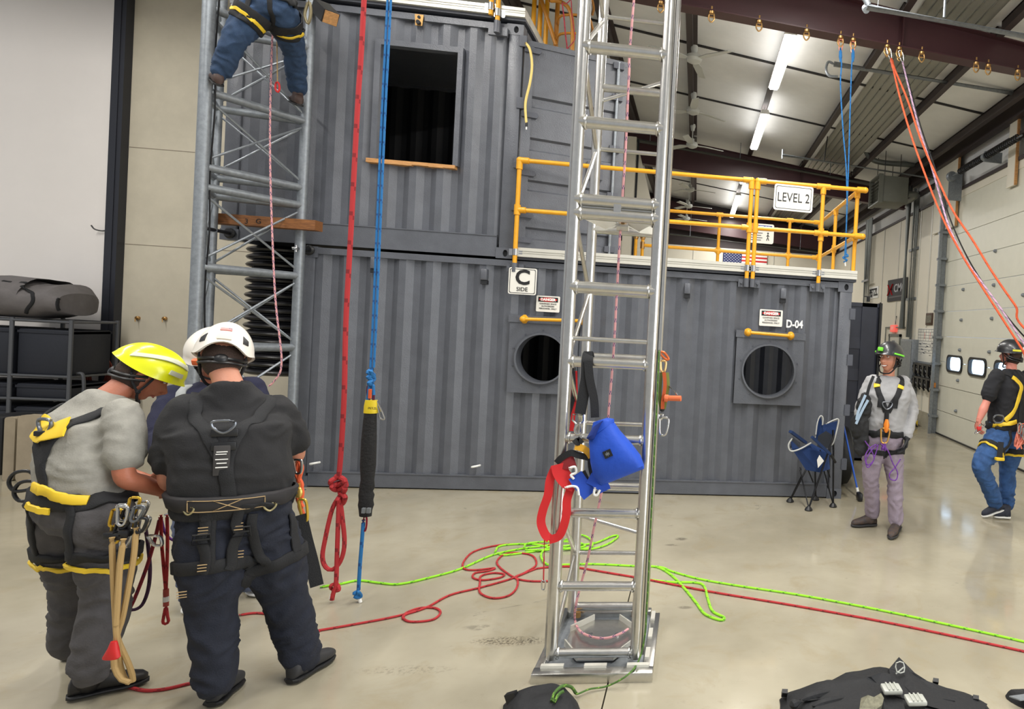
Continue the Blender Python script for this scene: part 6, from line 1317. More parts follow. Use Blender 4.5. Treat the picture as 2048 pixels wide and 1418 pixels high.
def helmet(name_m, c, fw, up, mshell, root, s=1., rx=.112, ry=.137, rz=.118, rim=None, stripes=(), vents=(), strap_m=None, nape=True, brim=.02, z0=.022, lamp=None, chin=True, cover=None, back_flare=0.):
    sd = fw.cross(up).normalized(); up = sd.cross(fw).normalized()
    rim = rim or (lambda a: -.12+.10*abs(math.cos(a))**2)
    def S(a, e, off=0.):
        fl = 1+back_flare*max(0,-math.cos(a))*max(0,.5-e)
        x = (rx+off)*math.sin(a)*math.cos(e)*fl; y = (ry+off)*math.cos(a)*math.cos(e)*fl; z = z0+(rz+off)*math.sin(e)
        return c+(sd*x+fw*y+up*z)*s
    NA, NE = 48, 14; mb = MB(); vs = []
    for lay in (0, -.008):
        for j in range(NE+1):
            for i in range(NA):
                a = 2*PI*i/NA; r0 = rim(a); e = r0+(PI/2-r0)*(j/NE); off = lay
                if lay == 0: off += .0035*math.cos(a*2)*math.sin(j/NE*PI)+(.004 if j == 0 else 0)
                p = S(a, min(e, PI/2-.001), off)
                if j == 0 and brim and math.cos(a) > .55: p += (fw*brim-up*.004)*s*(math.cos(a)-.55)/.45
                vs.append(p)
    n1 = (NE+1)*NA; fs = [(j*NA+i,j*NA+(i+1)%NA,(j+1)*NA+(i+1)%NA,(j+1)*NA+i) for j in range(NE) for i in range(NA)]
    fs += [tuple(n1+q for q in f[::-1]) for f in fs]; fs += [(i,n1+i,n1+(i+1)%NA,(i+1)%NA) for i in range(NA)]+[tuple(NE*NA+i for i in range(NA))]
    sh = mb.add(vs, fs).build('helmet_shell', mshell, root, smooth=50)
    def patch(nm, m, poly, off=.004, th=.004, par=sh):
        # poly: quad strip list of (a, e0, e1)
        q = MB(); vs = []
        for a, e0, e1 in poly:
            for k in range(5): e = e0+(e1-e0)*k/4; vs += [S(a,e,off+th)]
            for k in range(5): e = e0+(e1-e0)*k/4; vs += [S(a,e,off-.004)]
        n = len(poly); fs = []
        for i in range(n-1):
            for k in range(4): fs += [(i*10+k,(i+1)*10+k,(i+1)*10+k+1,i*10+k+1),(i*10+5+k,i*10+6+k,(i+1)*10+6+k,(i+1)*10+5+k)]
            fs += [(i*10,i*10+5,(i+1)*10+5,(i+1)*10),(i*10+4,(i+1)*10+4,(i+1)*10+9,i*10+9)]
        for i in (0,n-1): fs += [tuple(i*10+k for k in (0,1,2,3,4,9,8,7,6,5))]
        return q.add(vs, fs).build(nm, m, par, smooth=40)
    for nm, m, poly in stripes: patch(nm, m, poly)
    for poly in vents: patch('vent', M['black'], poly, .0022, .0012)
    Q = lambda x,y,z: c+(sd*x+fw*y+up*z)*s
    sm = strap_m or web
    if nape:
        q = MB(); 
        for z, r in ((-.03,.008),(-.05,.007)): q.tube(catmull([Q(-.088,.02,z+.03),Q(-.082,-.05,z),Q(-.04,-.1,z-.012),Q(0,-.108,z-.015),Q(.04,-.1,z-.012),Q(.082,-.05,z),Q(.088,.02,z+.03)],4),r*s,6)
        q.ell(Q(0,-.108,-.045),.028*s,.014*s,.024*s,(sd,fw,up),14,8); q.build('cradle', M['black'], root)
    if chin:
        q = MB()
        for e in (-1,1):
            q.tube(catmull([Q(e*.088,.04,.01),Q(e*.082,.035,-.04),Q(e*.072,.03,-.085),Q(e*.045,.05,-.122),Q(0,.062,-.132)],5),.0062*s,6); q.tube(catmull([Q(e*.088,-.05,.0),Q(e*.084,-.025,-.04),Q(e*.073,.025,-.082)],4),.0055*s,6); q.ell(Q(e*.074,.028,-.08),.007*s,.011*s,.011*s,(sd,fw,up),8,6)
        q.build('chin_strap', sm, root)
    if lamp:
        q = MB(); q.bbox(V((-.022,-.012,-.016)),V((.022,.012,.016)),.006); R = Matrix((sd,fw,up)).transposed(); a, e = lamp; o = S(a,e,.014); q.v = [R@p*s+o for p in q.v]; q.build('head_lamp', cover or M['black'], sh)
    return sh, S
SK = mat('skin', (196,134,108), .5, var=.06, vscale=14, bump=.12, bscale=120); SK2 = mat('skin_tan', (176,108,82), .5, var=.07, vscale=14, bump=.12, bscale=120)
HAIR = mat('hair_brown', (62,46,38), .8, bump=.5, bscale=200); LIP = mat('lip', (158,88,78), .5)
def person(label, J, fT, fP, fH, uH, clothes, s=1., build=1., skin=SK, belly=1., head_s=1., smile=0, gloves=None, group=None, hands=None, shoes=None, feet_dir=None, legw=1., shirt_hem=.0, wrs=.012):
    """J: joints; L/R are the person's own sides.  clothes: dict(top, long, pants, topm...)"""
    up0 = V((0,0,1)); base = (J['anL']+J['anR'])/2; base.z = 0
    root = thing('person', label, 'person', base, group)
    def rg(c, fw, a, b, upv=up0): sd = fw.cross(upv).normalized(); f2 = upv.cross(sd).normalized(); return (c, sd, f2, a*s, b*s)
    pe, wa, ch, nk = J['pe'], J['wa'], J['ch'], J['nk']; sl = (J['shL']+J['shR'])/2
    sp1 = (wa-pe).normalized(); sp2 = (ch-wa).normalized(); sp3 = (nk-ch).normalized(); sw = (J['shL']-J['shR']).length/2
    bw = build
    # trunk sections: (centre, forward, half width, half depth, spine direction)
    tr_ = [(pe-up0*.11*s,fP,.13*bw,.10*bw,up0),(pe-up0*.04*s,fP,.168*bw,.128*bw,up0),(pe+sp1*.05*s,fP,.17*bw,.128*bw,sp1),(wa,(fT+fP).normalized(),.158*bw*belly,.122*bw*belly,sp2),((wa+ch)/2,fT,.168*bw,.124*bw*belly,sp2),(ch,fT,.185*bw,.128*bw,sp2),(ch*.4+sl*.6,fT,.178*bw,.112*bw,sp3),(sl+sp3*.02*s,fT,.13*bw,.085*bw,sp3),(nk+sp3*.0,fT,.066,.062,sp3)]
    def trunk(mb, inf, i0=0, i1=9):
        mb.loft([rg(c,f,a+inf,b+inf,u) for c,f,a,b,u in tr_[i0:i1]],n=28,p=2.35)
    hc = J['hd']; hu = uH.normalized(); hf = (fH-hu*fH.dot(hu)).normalized()
    hs = s*head_s
    # ---- body: one continuous surface
    mb = MB(); trunk(mb, -.012)
    limb(mb, [nk-sp3*.03, (nk+hc-hu*.06*hs)/2-hf*.005, hc-hu*.05*hs-hf*.02],[.062*s,.056*s,.058*s])
    for q in 'LR':
        limb(mb,[J['sh'+q],(J['sh'+q]*.45+J['el'+q]*.55),J['el'+q],(J['el'+q]*.6+J['wr'+q]*.4),J['wr'+q]],[.042*s*bw,.044*s*bw,.041*s,.041*s*bw,.028*s])
        limb(mb,[J['hi'+q],J['kn'+q],J['kn'+q]*.6+J['an'+q]*.4,J['an'+q]],[.082*s,.055*s,.05*s,.036*s])
    r = remesh(mb, .012, 3); full = MB(); full.v = [v_.co.copy() for v_ in r.vertices]; full.f = [tuple(p.vertices) for p in r.polygons]; full.m = [0]*len(full.f)
    head_mesh(full, hc, hf, hu, hs, smile)
    hands = hands or {}
    for q in 'LR':
        d = (J['wr'+q]-J['el'+q]).normalized(); hd_, pn, th, cu = hands.get(q,(d, fT*-1 if False else V((0,0,-1)), fT, .5))
        if gloves and gloves.get(q): continue
        hand(full, J['wr'+q], hd_ or d, pn, th, cu, s)
    body = full.build('body', [skin,M['signblk'],M['white'],HAIR,LIP], root, smooth=60)
    for q in 'LR':
        if gloves and gloves.get(q):
            g2 = MB(); d = (J['wr'+q]-J['el'+q]).normalized(); hd_, pn, th, cu = hands.get(q,(d,V((0,0,-1)),fT,.5)); hand(g2, J['wr'+q], hd_ or d, pn, th, cu, s*1.12); limb(g2,[J['wr'+q]-d*.05,J['wr'+q]+d*.01],[.036*s,.034*s]); g2.build('glove', gloves['m'], root, smooth=60)
    if clothes.get('hair',1): hb_ = MB().ell(hc-hf*.022*hs-hu*.012*hs,.0800*hs,.083*hs,.1*hs,(hf.cross(hu).normalized(),hf,hu),24,16); hb_.build('hair', clothes.get('hairm',HAIR), root)
    # ---- trousers
    mb = MB(); mb.loft([rg(c,f,a+.008,b+.008,u) for c,f,a,b,u in tr_[0:3]]+[rg(pe+sp1*.10*s,fP,.165*bw,.125*bw,sp1)],n=28,p=2.35)
    for q in 'LR':
        kn, an, hi = J['kn'+q], J['an'+q], J['hi'+q]
        limb(mb,[hi+up0*.0,(hi*.5+kn*.5),kn,(kn*.55+an*.45),an+(kn-an).normalized()*.03],[.112*s*legw*bw,.1*s*legw*bw,.082*s*legw,.078*s*legw,.071*s*legw],n=18)
    r = remesh(mb,.0125,4,wrs,seed=pe.x); pants = mesh_obj(r,'trousers',clothes['pants'],root)
    # ---- top
    mb = MB(); hem = [rg(pe+sp1*(.07-shirt_hem)*s,fP,.176*bw,.136*bw,sp1)]
    mb.loft(hem+[rg(c,f,a+.010+clothes.get('loose',0),b+.010+clothes.get('loose',0),u) for c,f,a,b,u in tr_[3:8]]+[rg(nk+sp3*.012,fT,.07*s,.066*s,sp3)],n=30,p=2.35)
    for q in 'LR':
        sh_, el, wr_ = J['sh'+q], J['el'+q], J['wr'+q]
        if clothes.get('long'):
            limb(mb,[sh_-(nk-sh_)*-.12,sh_*.5+el*.5,el,el*.5+wr_*.5,wr_+(el-wr_).normalized()*.025],[.072*s*bw,.068*s*bw,.063*s*bw,.058*s,.05*s],n=18)
        else:
            e = sh_*.32+el*.68; d = (el-sh_).normalized(); limb(mb,[sh_+(nk-sh_)*.14,sh_*.6+e*.4,e],[.068*s*bw,.069*s*bw,.07*s*bw],n=18); 
    r = remesh(mb,.0125,5,wrs*.62,seed=ch.y+3); top = mesh_obj(r,clothes.get('topname','t_shirt'),clothes['top'],root)
    # ---- shoes
    for q in 'LR':
        an = J['an'+q]; to = J['to'+q]; he = J.get('he'+q); sm_ = (shoes or {})
        d = (to-V((an.x,an.y,to.z))); d.normalize()
        if he is None: he = V((an.x,an.y,to.z))-d*.06*s
        fd = (to-he).normalized(); sd = fd.cross(up0).normalized(); u2 = sd.cross(fd).normalized(); L = (to-he).length
        sh2 = MB(); sh2.loft([(he+fd*L*t+u2*(h_*.5+.014)*s,sd,u2,w_*s,h_*.5*s) for t,w_,h_ in ((0,.024,.05),(.04,.036,.085),(.2,.04,.1),(.36,.04,.1),(.5,.042,.08),(.66,.048,.062),(.8,.048,.052),(.93,.036,.042),(1.,.014,.026))],n=18,p=2.5)
        limb(sh2,[an+(J['kn'+q]-an).normalized()*.03,he+fd*L*.25+u2*.05*s],[.045*s,.045*s],n=12)
        so = sh2.build('shoe', sm_.get('m',M['black']), root, smooth=60)
        sl2 = MB().loft([(he+fd*L*t+u2*.008*s,sd,u2,w_*s,.011*s) for t,w_ in ((-.02,.02),(.03,.04),(.2,.044),(.45,.042),(.68,.052),(.85,.048),(.97,.03),(1.02,.01))],n=16,p=3); sl2.build('sole', sm_.get('sole',M['rubber']), so)
        if sm_.get('lace'):
            lc = MB()
            for t in (.34,.42,.5,.58): c_ = he+fd*L*t+u2*(.105-.09*(t-.3))*s; lc.tube([c_-sd*.022*s,c_+u2*.004,c_+sd*.022*s],.003*s,5)
            lc.build('laces', sm_['lace'], so)
    tree = bvh(top, pants)
    def tp(x, y, t):
        cs = [pe-up0*.1*s, pe, wa, ch, sl, nk]; k = max(0,min(4.999,t)); i = int(k); c = cs[i]*(1-(k-i))+cs[i+1]*(k-i); f = fP if k < 1.5 else fT; sd = f.cross(up0).normalized()
        return c+sd*x*s+f*y*s
    return root, tree, tp, top, pants
def ring_pts(tp, t, r1=.2, r2=.16, n=12, dz=0.):
    return [tp(r1*math.sin(2*PI*k/n), r2*math.cos(2*PI*k/n), t+dz*math.cos(2*PI*k/n)) for k in range(n)]
def leg_ring(hi, kn, f, t, n=10, r=.13, tilt=.03):
    c = hi*(1-t)+kn*t; d = (kn-hi).normalized(); sd = f.cross(d).normalized(); f2 = d.cross(sd).normalized()
    return [c+sd*r*math.sin(2*PI*k/n)+f2*r*math.cos(2*PI*k/n)+V((0,0,tilt*math.cos(2*PI*k/n))) for k in range(n)]
def dring(c, nrm, up, m, name, parent, w_=.035, h_=.035, r=.005):
    sd = nrm.cross(up).normalized(); up = sd.cross(nrm).normalized()
    return MB().tube(catmull([c-sd*w_+up*h_*.5,c+sd*w_+up*h_*.5,c+sd*w_-up*h_*.3,c-up*h_,c-sd*w_-up*h_*.3],4,True),r,8,closed=True).build(name, m, parent)
PADY = mat('harness_yellow',(232,196,44),.55); HB = web; SIL = mat('anodised_grey',(120,124,130),.3,.8); STC = mat('stitch_tan',(176,150,110),.8)
def back_harness(root, tree, tp, J, fT, fP, padm, w_=.05, front=False, dcol=SIL):
    s_ = -1
    for e in (-1,1):
        strap(tree,[tp(e*.0,-.15,2.35),tp(e*.05,-.15,3.0),tp(e*.10,-.13,3.7),tp(e*.12,-.02,4.25),tp(e*.12,.09,3.9),tp(e*.09,.14,3.2),tp(e*.04,.15,2.5)],w_,HB,'shoulder_strap',root)
    strap(tree,[tp(0,-.16,3.35),tp(0,-.17,2.7),tp(0,-.16,2.0),tp(0,-.15,1.5)],w_*1.1,HB,'back_strap',root)
    strap(tree,ring_pts(tp,1.35),w_*1.7,HB,'waist_belt',root,closed=True,off=.008,th=.008)
    for q in 'LR':
        strap(tree,leg_ring(J['hi'+q],J['kn'+q],fP,.42,tilt=-.02),w_*1.25,HB,'leg_loop',root,closed=True,off=.006,th=.007)
        d = (J['hi'+q]-(J['hiL']+J['hiR'])/2)
        strap(tree,[tp(0,-.16,1.25)+d*.9,J['hi'+q]-fP*.16+V((0,0,-.04)),J['hi'+q]*.6+J['kn'+q]*.4-fP*.16],w_*.8,HB,'riser_strap',root)
V3 = V
# ------------------------------------------------------------------ man in the yellow helmet
def P_(x, y, Y): return at(x, y, Y=Y)
J = dict(hd=P_(290,748,-3.98), nk=P_(216,790,-4.08), ch=P_(176,868,-4.14), wa=P_(168,948,-4.2), pe=P_(165,1010,-4.2),
 shR=P_(250,834,-4.22), shL=P_(138,834,-3.98), elR=P_(250,955,-4.28), wrR=P_(335,985,-4.12), elL=P_(112,905,-3.8), wrL=P_(300,960,-3.72),
 hiR=P_(205,1035,-4.26), hiL=P_(128,1035,-4.1), knR=P_(215,1190,-4.2), knL=P_(150,1180,-3.98), anR=P_(178,1352,-4.22), anL=P_(140,1296,-3.92),
 heR=at(135,1398,Z=.012), toR=at(296,1360,Z=.012), heL=at(122,1318,Z=.012), toL=at(232,1290,Z=.012))
fT = V((.35,.94,0)).normalized(); fH = V((.74,.48,-.55)).normalized(); uH = V((.5,.34,.8)).normalized()
GT = mat('heather_grey_shirt',(150,148,140),.9,var=.08,vscale=30,bump=.2,bscale=150); GP = mat('charcoal_trousers',(78,76,78),.85,var=.1,vscale=18,bump=.25,bscale=120)
root, tree, tp, top, pants = person('man in a yellow helmet and grey T-shirt looking down, seen from behind', J, fT, fT, fH, uH, dict(top=GT,pants=GP,loose=.006), s=1.0, build=1.03, skin=SK2, head_s=1.04, belly=1.06, hands={'R':(V((.8,.5,.1)),V((0,0,1)),V((-.3,.5,.6)),.8),'L':(V((.8,.1,.1)),V((0,0,1)),V((.3,-.6,.5)),.8)}, shoes=dict(m=mat('black_leather_shoe',(30,28,28),.5)), legw=1.05, shirt_hem=.01)
YEL = mat('helmet_yellow',(232,236,20),.3,coat=.4); GRS = mat('reflective_grey',(206,210,190),.4)
arc = lambda a0,a1,e0,e1,w_,n=9: [(a0+(a1-a0)*k/(n-1), e0+(e1-e0)*k/(n-1)-w_/2, e0+(e1-e0)*k/(n-1)+w_/2) for k in range(n)]
st = []
for sg in (1,-1):
    st += [('reflective_stripe',GRS,[(sg*(.25+2.0*k/9), .62-.34*math.sin(k/9*PI)*.0-.04*k+ .28*math.sin(k/9*PI)-.09, .62-.04*k+.28*math.sin(k/9*PI)+.09) for k in range(10)]),('reflective_stripe',GRS,[(sg*(.55+.5*k/4),.16,.34) for k in range(5)])]
helmet('y', J['hd'], fH, uH, YEL, root, s=1.0, z0=.034, rx=.113, ry=.146, rz=.118, rim=lambda a: -.22+.17*abs(math.cos(a))**2, stripes=st, brim=.012, back_flare=.1)
back_harness(root, tree, tp, J, fT, fT, PADY, .048)
strap(tree,[tp(-.10,-.15,3.75),tp(-.03,-.17,3.5),tp(.0,-.17,3.35),tp(.05,-.17,3.5),tp(.11,-.15,3.7)],.1,PADY,'yellow_yoke',root,off=.012)
strap(tree,[tp(-.05,-.17,1.8),tp(.0,-.17,1.75),tp(.06,-.17,1.65),tp(.12,-.13,1.5),tp(.17,-.07,1.35)],.045,PADY,'yellow_waist_pad',root,off=.018)
strap(tree,[tp(-.06,-.17,1.2),tp(.0,-.17,1.15),tp(.07,-.17,1.1)],.03,PADY,'yellow_waist_pad',root,off=.02)
for q in 'LR': strap(tree,[p-V((0,0,.045)) for p in leg_ring(J['hi'+q],J['kn'+q],fT,.44,tilt=-.02)],.022,PADY,'yellow_leg_trim',root,closed=True,off=.014)
c = tp(0.0,-.175,3.55); dring(c+V((0,0,.02)), -fT, V((0,0,1)), SIL, 'dorsal_ring', root, .034, .045, .008); MB().bbox(c-V((.03,.02,.03)),c+V((.03,.01,-.005)),.006).build('ring_pad', M['black'], root)
for x,y,Y in ((45,965,-4.2),(55,985,-4.2)): p = P_(x,y,Y); MB().tube(catmull([p+V((.06,0,.0)),p+V((.03,0,.05)),p+V((-.03,0,.045)),p+V((-.055,0,.0)),p+V((-.03,0,-.04)),p+V((.03,0,-.03))],4,True),.008,8,closed=True).build('gear_loop', M['black'], root)
MB().bbox(P_(95,985,-4.3),P_(128,955,-4.24),.02).build('side_buckle', SIL, root); 
# his gear: tan foot-loop cord and clips hanging from the right hip
t = thing('gear_cluster', 'cluster of steel clips and carabiners on the hip of the man in the yellow helmet', 'gear', P_(255,1040,-4.38))
random.seed(11)
for k in range(18):
    p = P_(232+random.uniform(0,60),995+random.uniform(0,66),-4.40+random.uniform(-.04,.04)); m_ = random.choice([M['steel'],M['black'],SIL,mat('anod_gold',(210,170,60),.3,.8)])
    carab('carabiner', p, p+V((random.uniform(-.02,.02),0,-random.uniform(.05,.08))), m_, t, w_=.04, r=.006)
for x,y in ((222,1070),(240,1072),(252,1066)): p = P_(x,y,-4.42); MB().bbox(p-V((.02,.02,.015)),p+V((.02,.02,.015)),.006).build('cam_body', M['black'], t)
carab('carabiner', P_(306,1072,-4.3), P_(316,1090,-4.3), M['steel'], t, w_=.05)
t = thing('foot_loop', 'doubled tan cord hanging from the hip down to a red grip at the ankle', 'cord', P_(235,1200,-4.45))
rope('cord', [P_(x,y,-4.45) for x,y in ((224,1075),(226,1140),(230,1220),(234,1280))]+[at(240,1330,Y=-4.38),at(252,1362,Y=-4.35),at(266,1362,Y=-4.35),at(258,1330,Y=-4.38),P_(236,1280,-4.42),P_(232,1250,-4.43)], .011, TAN, parent=t, sub=8, fleck=0)
rope('cord', [P_(x,y,-4.43) for x,y in ((272,1055),(268,1110),(256,1180),(244,1240),(234,1270),(232,1290),(228,1330),(242,1358),(260,1365))], .011, TAN, parent=t, sub=8, fleck=0)
rope('cord', [P_(x,y,-4.46) for x,y in ((247,1078),(240,1130),(236,1190),(232,1250))], .011, TAN, parent=t, sub=8, fleck=0)
MB().loft([(P_(228,1283,-4.47),V((1,0,0)),V((0,1,0)),.012,.01),(P_(227,1296,-4.47),V((1,0,0)),V((0,1,0)),.02,.016),(P_(223,1314,-4.47),V((1,0,0)),V((0,1,0)),.034,.018),(P_(221,1318,-4.47),V((1,0,0)),V((0,1,0)),.03,.014)],n=14).build('red_grip', M['red'], t)
t = thing('lanyard_loop', 'slim red cord lanyard hanging between the two men, ending in a sewn eye', 'lanyard', P_(330,1150,-4.0))
rope('cord', [P_(x,y,-4.0) for x,y in ((322,1030),(323,1080),(327,1130),(331,1175),(332,1195))], .007, RED, parent=t); rope('cord', [P_(x,y,-4.0) for x,y in ((334,1030),(335,1080),(334,1130),(332,1180))], .007, RED, parent=t)
MB().cyl(P_(332,1178,-4.0),P_(332,1212,-4.0),.012,n=10).cyl(P_(332,1194,-4.01),P_(332,1203,-4.01),.0135,n=10,m=1).build('sewn_sleeve', [mat('sleeve_red',(170,70,60),.6),M['white']], t)
rope('eye', [P_(x,y,-4.0) for x,y in ((332,1212),(327,1235),(326,1245),(331,1248),(337,1243),(335,1232))], .0065, RED, parent=t, closed=True)
t = thing('work_lanyard', 'dark red and purple lanyard loops hanging beside the tan cord of the yellow helmeted man', 'lanyard', P_(285,1130,-3.95))
rope('cord', [P_(x,y,-3.95) for x,y in ((320,1035),(312,1070),(298,1120),(284,1160),(268,1200),(256,1225),(246,1255),(238,1285),(234,1330))], .008, ropem('wine',(130,28,44),(90,30,60)), parent=t)
rope('cord', [P_(x,y,-3.9) for x,y in ((290,1050),(296,1090),(300,1140),(296,1180),(284,1210),(266,1220),(256,1215))], .008, ropem('plum',(64,34,66),(40,24,44)), parent=t)
rope('cord', [P_(x,y,-3.9) for x,y in ((322,1035),(330,1065),(345,1080),(366,1084))], .006, PUR, parent=t)
# ------------------------------------------------------------------ man in the white helmet
J = dict(hd=P_(447,716,-4.02), nk=P_(461,769,-4.1), ch=P_(458,862,-4.12), wa=P_(468,960,-4.14), pe=P_(472,1026,-4.13),
 shL=P_(360,832,-4.18), shR=P_(562,830,-3.95), elL=P_(338,960,-4.2), wrL=P_(400,975,-3.93), elR=P_(592,905,-3.86), wrR=P_(560,940,-3.62),
 hiL=P_(432,1062,-4.18), hiR=P_(520,1062,-4.06), knL=P_(425,1215,-4.2), knR=P_(572,1195,-3.98), anL=P_(432,1372,-4.2), anR=P_(606,1325,-3.93),
 heL=at(424,1412,Z=.012), toL=at(452,1384,Z=.012)+V((-.02,.12,0)), heR=at(580,1366,Z=.012), toR=at(664,1312,Z=.012))
fT = V((-.44,.9,0)).normalized(); fH = V((-.46,.78,-.42)).normalized(); uH = V((-.12,.4,.9)).normalized()
BT = mat('black_tshirt',(34,34,36),.9,var=.06,vscale=20,bump=.2,bscale=150); NJ = mat('dark_navy_jeans',(23,28,42),.85,var=.15,vscale=12,bump=.3,bscale=140)
root, tree, tp, top, pants = person('man in a white helmet and black T-shirt seen squarely from behind', J, fT, fT, fH, uH, dict(top=BT,pants=NJ,loose=.012), s=1.04, build=1.17, skin=SK, belly=1.12, hands={'L':(V((-.1,.9,.1)),V((.2,0,1)),V((.9,.1,.2)),.7),'R':(V((-.7,.6,.1)),V((0,0,1)),V((-.5,-.6,.3)),.7)}, shoes=dict(m=mat('dark_grey_shoe',(46,46,48),.6)), legw=1.12, shirt_hem=.02)
WH = mat('helmet_white',(236,230,220),.35,coat=.3); 
rimw = lambda a: -.06-.2*math.exp(-((abs(((a+PI)%(2*PI))-PI)-2.25)/.42)**2)+.10*max(0,math.cos(a))+.06*math.exp(-((abs(((a+PI)%(2*PI))-PI)-PI)/.5)**2)
sh_, S_ = helmet('w', J['hd'], fH, uH, WH, root, s=1.03, rx=.116, ry=.15, rz=.156, rim=rimw, vents=[[(PI+sg*(.62+.22*k/4),.06+.0*k,.34-.03*k) for k in range(5)] for sg in (1,-1)], stripes=[('recessed_label',mat('label_cream',(214,206,190),.6),[(PI-.22+.44*k/6,.08,.27) for k in range(7)]),('flag_sticker',mat('sticker_red',(214,140,136),.6),[(PI-.2+.4*k/6,.42,.52) for k in range(7)]),('sticker_blue',mat('sticker_grey',(120,120,134),.6),[(PI-.2+.14*k/3,.47,.53) for k in range(4)])], back_flare=.12, brim=.02)
back_harness(root, tree, tp, J, fT, fT, HB, .05)
strap(tree,ring_pts(tp,1.55,.24,.2),.075,mat('belt_black',(38,36,38),.7),'padded_belt',root,closed=True,off=.014,th=.01)
belt_ = [o for o in root.children if o.name.startswith('padded_belt')][0]; tree2 = bvh(belt_, pants)
cB = tp(0,-.16,1.55); sdB = fT.cross(V((0,0,1))).normalized()
for seq_ in (((-.15,.026),(-.05,.026),(.05,.026),(.13,.026)),((-.15,-.026),(-.05,-.026),(.05,-.026),(.13,-.026)),((-.06,.026),(.05,-.026)),((-.06,-.026),(.05,.026)),((.13,.026),(.13,-.026)),((-.15,.026),(-.15,-.026))):
    sp_ = []
    for (a0,b0),(a1,b1) in zip(seq_[:-1],seq_[1:]):
        for k in range(5): sp_.append(cB+sdB*(a0+(a1-a0)*k/5)-fT*.3+V((0,0,b0+(b1-b0)*k/5)))
    sp_.append(cB+sdB*seq_[-1][0]-fT*.3+V((0,0,seq_[-1][1]))); Pq = []
    for q in sp_:
        h_ = tree2.ray_cast(q, fT, 1.0); Pq.append(h_[0]-fT*.002 if h_[0] is not None else q+fT*.1)
    MB().tube(Pq,.0022,5).build('belt_stitching',STC,root)
for X_, Z_ in ((-.09,-.10),(.035,-.095),(-.085,-.27),(.04,-.235),(-.16,-.40)):
    for dz in (0,-.014,-.028):
        h_ = tree.ray_cast(cB+sdB*X_-fT*.4+V((0,0,Z_+dz)), fT, 1.0)
        if h_[0] is not None: b0_ = h_[0]-fT*.026; MB().bar(b0_-sdB*.018,b0_+sdB*.018,.004,.003,up=fT).build('strap_stitching',STC,root)
    if Z_ > -.2:
        l2,n2,_,_ = tree.find_nearest(cB+sdB*X_-fT*.05+V((0,0,Z_-.055))); mbx = MB().tube([V((-.035,0,-.022)),V((.035,0,-.022)),V((.03,0,.022)),V((-.03,0,.022))],.005,6,closed=True); mbx.box((-.03,-.003,-.004),(.03,.003,.004)); R = Matrix((sdB,fT,V((0,0,1)))).transposed(); mbx.v = [R@p+l2+n2*.02 for p in mbx.v]; mbx.build('strap_buckle', M['black'], root)
for X_, Z_ in ((-.09,-.02),(.035,-.02)):
    strap(tree,[cB+sdB*X_-fT*.05+V((0,0,Z_)),cB+sdB*(X_*1.02)-fT*.06+V((0,0,Z_-.15)),cB+sdB*(X_*1.1)-fT*.06+V((0,0,Z_-.3))],.042,HB,'riser_strap',root,off=.012)
c = tp(-.0,-.22,3.45); l_,n_,_,_ = tree.find_nearest(c)
for dz,hh in ((.03,.03),(-.34,.03)):
    dring(l_+n_*.02+V((0,0,dz)), -fT, V((0,0,1)), SIL, 'back_ring', root, .036, .036, .0065)
sd = fT.cross(V((0,0,1))).normalized()
for dz,w_,h_,m_ in ((.005,.05,.018,M['black']),(-.05,.045,.02,M['black']),(-.12,.03,.07,mat('label_patch',(60,58,58),.8))):
    l2,n2,_,_ = tree.find_nearest(l_+V((0,0,dz))-fT*.05); mbx = MB().bbox(V((-w_,-.006,-h_)),V((w_,.006,h_)),.004); R = Matrix((sd,fT,V((0,0,1)))).transposed(); mbx.v = [R@p+l2+n2*.016 for p in mbx.v]; mbx.build('strap_keeper', m_, root)
for k in range(5):
    l2,n2,_,_ = tree.find_nearest(l_+V((0,0,-.075-.02*k))-fT*.05); a_ = l2+n2*.024; MB().bar(a_-sd*(.022-.004*(k%2)),a_+sd*(.018+.003*(k%3)),.004,.004,up=fT).build('label_print', M['white'], root)
for x in (-.17,.15): pp = tp(x,-.2,1.38); l2,n2,_,_ = tree.find_nearest(pp); dring(l2+n2*.02, n2, V((0,0,1)), mat('dull_gold',(190,180,140),.3,.8), 'belt_ring', root, .02,.022,.005)
strap(tree,[J['hiR']+V((.12,-.0,.08)),J['hiR']+V((.17,.0,-.1))],.05,HB,'side_strap',root,maxd=.02); 
ribbon([P_(600,1030,-3.9),P_(612,1080,-3.88),P_(625,1130,-3.88),P_(634,1172,-3.88)], .06, HB, 'hanging_strap_end', root, sub=4)
ribbon([P_(372,1060,-4.1),P_(366,1100,-4.05),P_(372,1160,-4.05),P_(380,1195,-4.05)], .07, HB, 'hanging_strap_end', root, sub=4)
t = thing('orange_device', 'orange and gold descender hanging at the right hip of the man in the white helmet', 'gear', P_(598,980,-3.85))
k = MB()
for i,ps in enumerate((((594,915),(603,935),(598,960),(604,985),(600,1010),(606,1030)),((600,920),(592,945),(603,970),(596,995),(605,1015)))): k.tube(catmull([P_(x,y,-3.86) for x,y in ps],5),.012,8)
k.build('orange_sling', ORG[0], t); carab('carabiner', P_(594,920,-3.9), P_(596,945,-3.9), M['steel'], t, w_=.04); MB().bbox(P_(590,985,-3.92),P_(602,965,-3.88),.008).build('device_body', mat('dev_gold',(214,160,70),.35,.7), t); MB().ell(P_(597,985,-3.9),.02,.012,.03).build('cam_plate', mat('dev_gold2',(226,190,100),.3,.7), t)
carab('large_carabiner', P_(604,1000,-3.9), P_(610,1040,-3.88), mat('anod_yellow',(226,190,80),.3,.7), t, w_=.035)
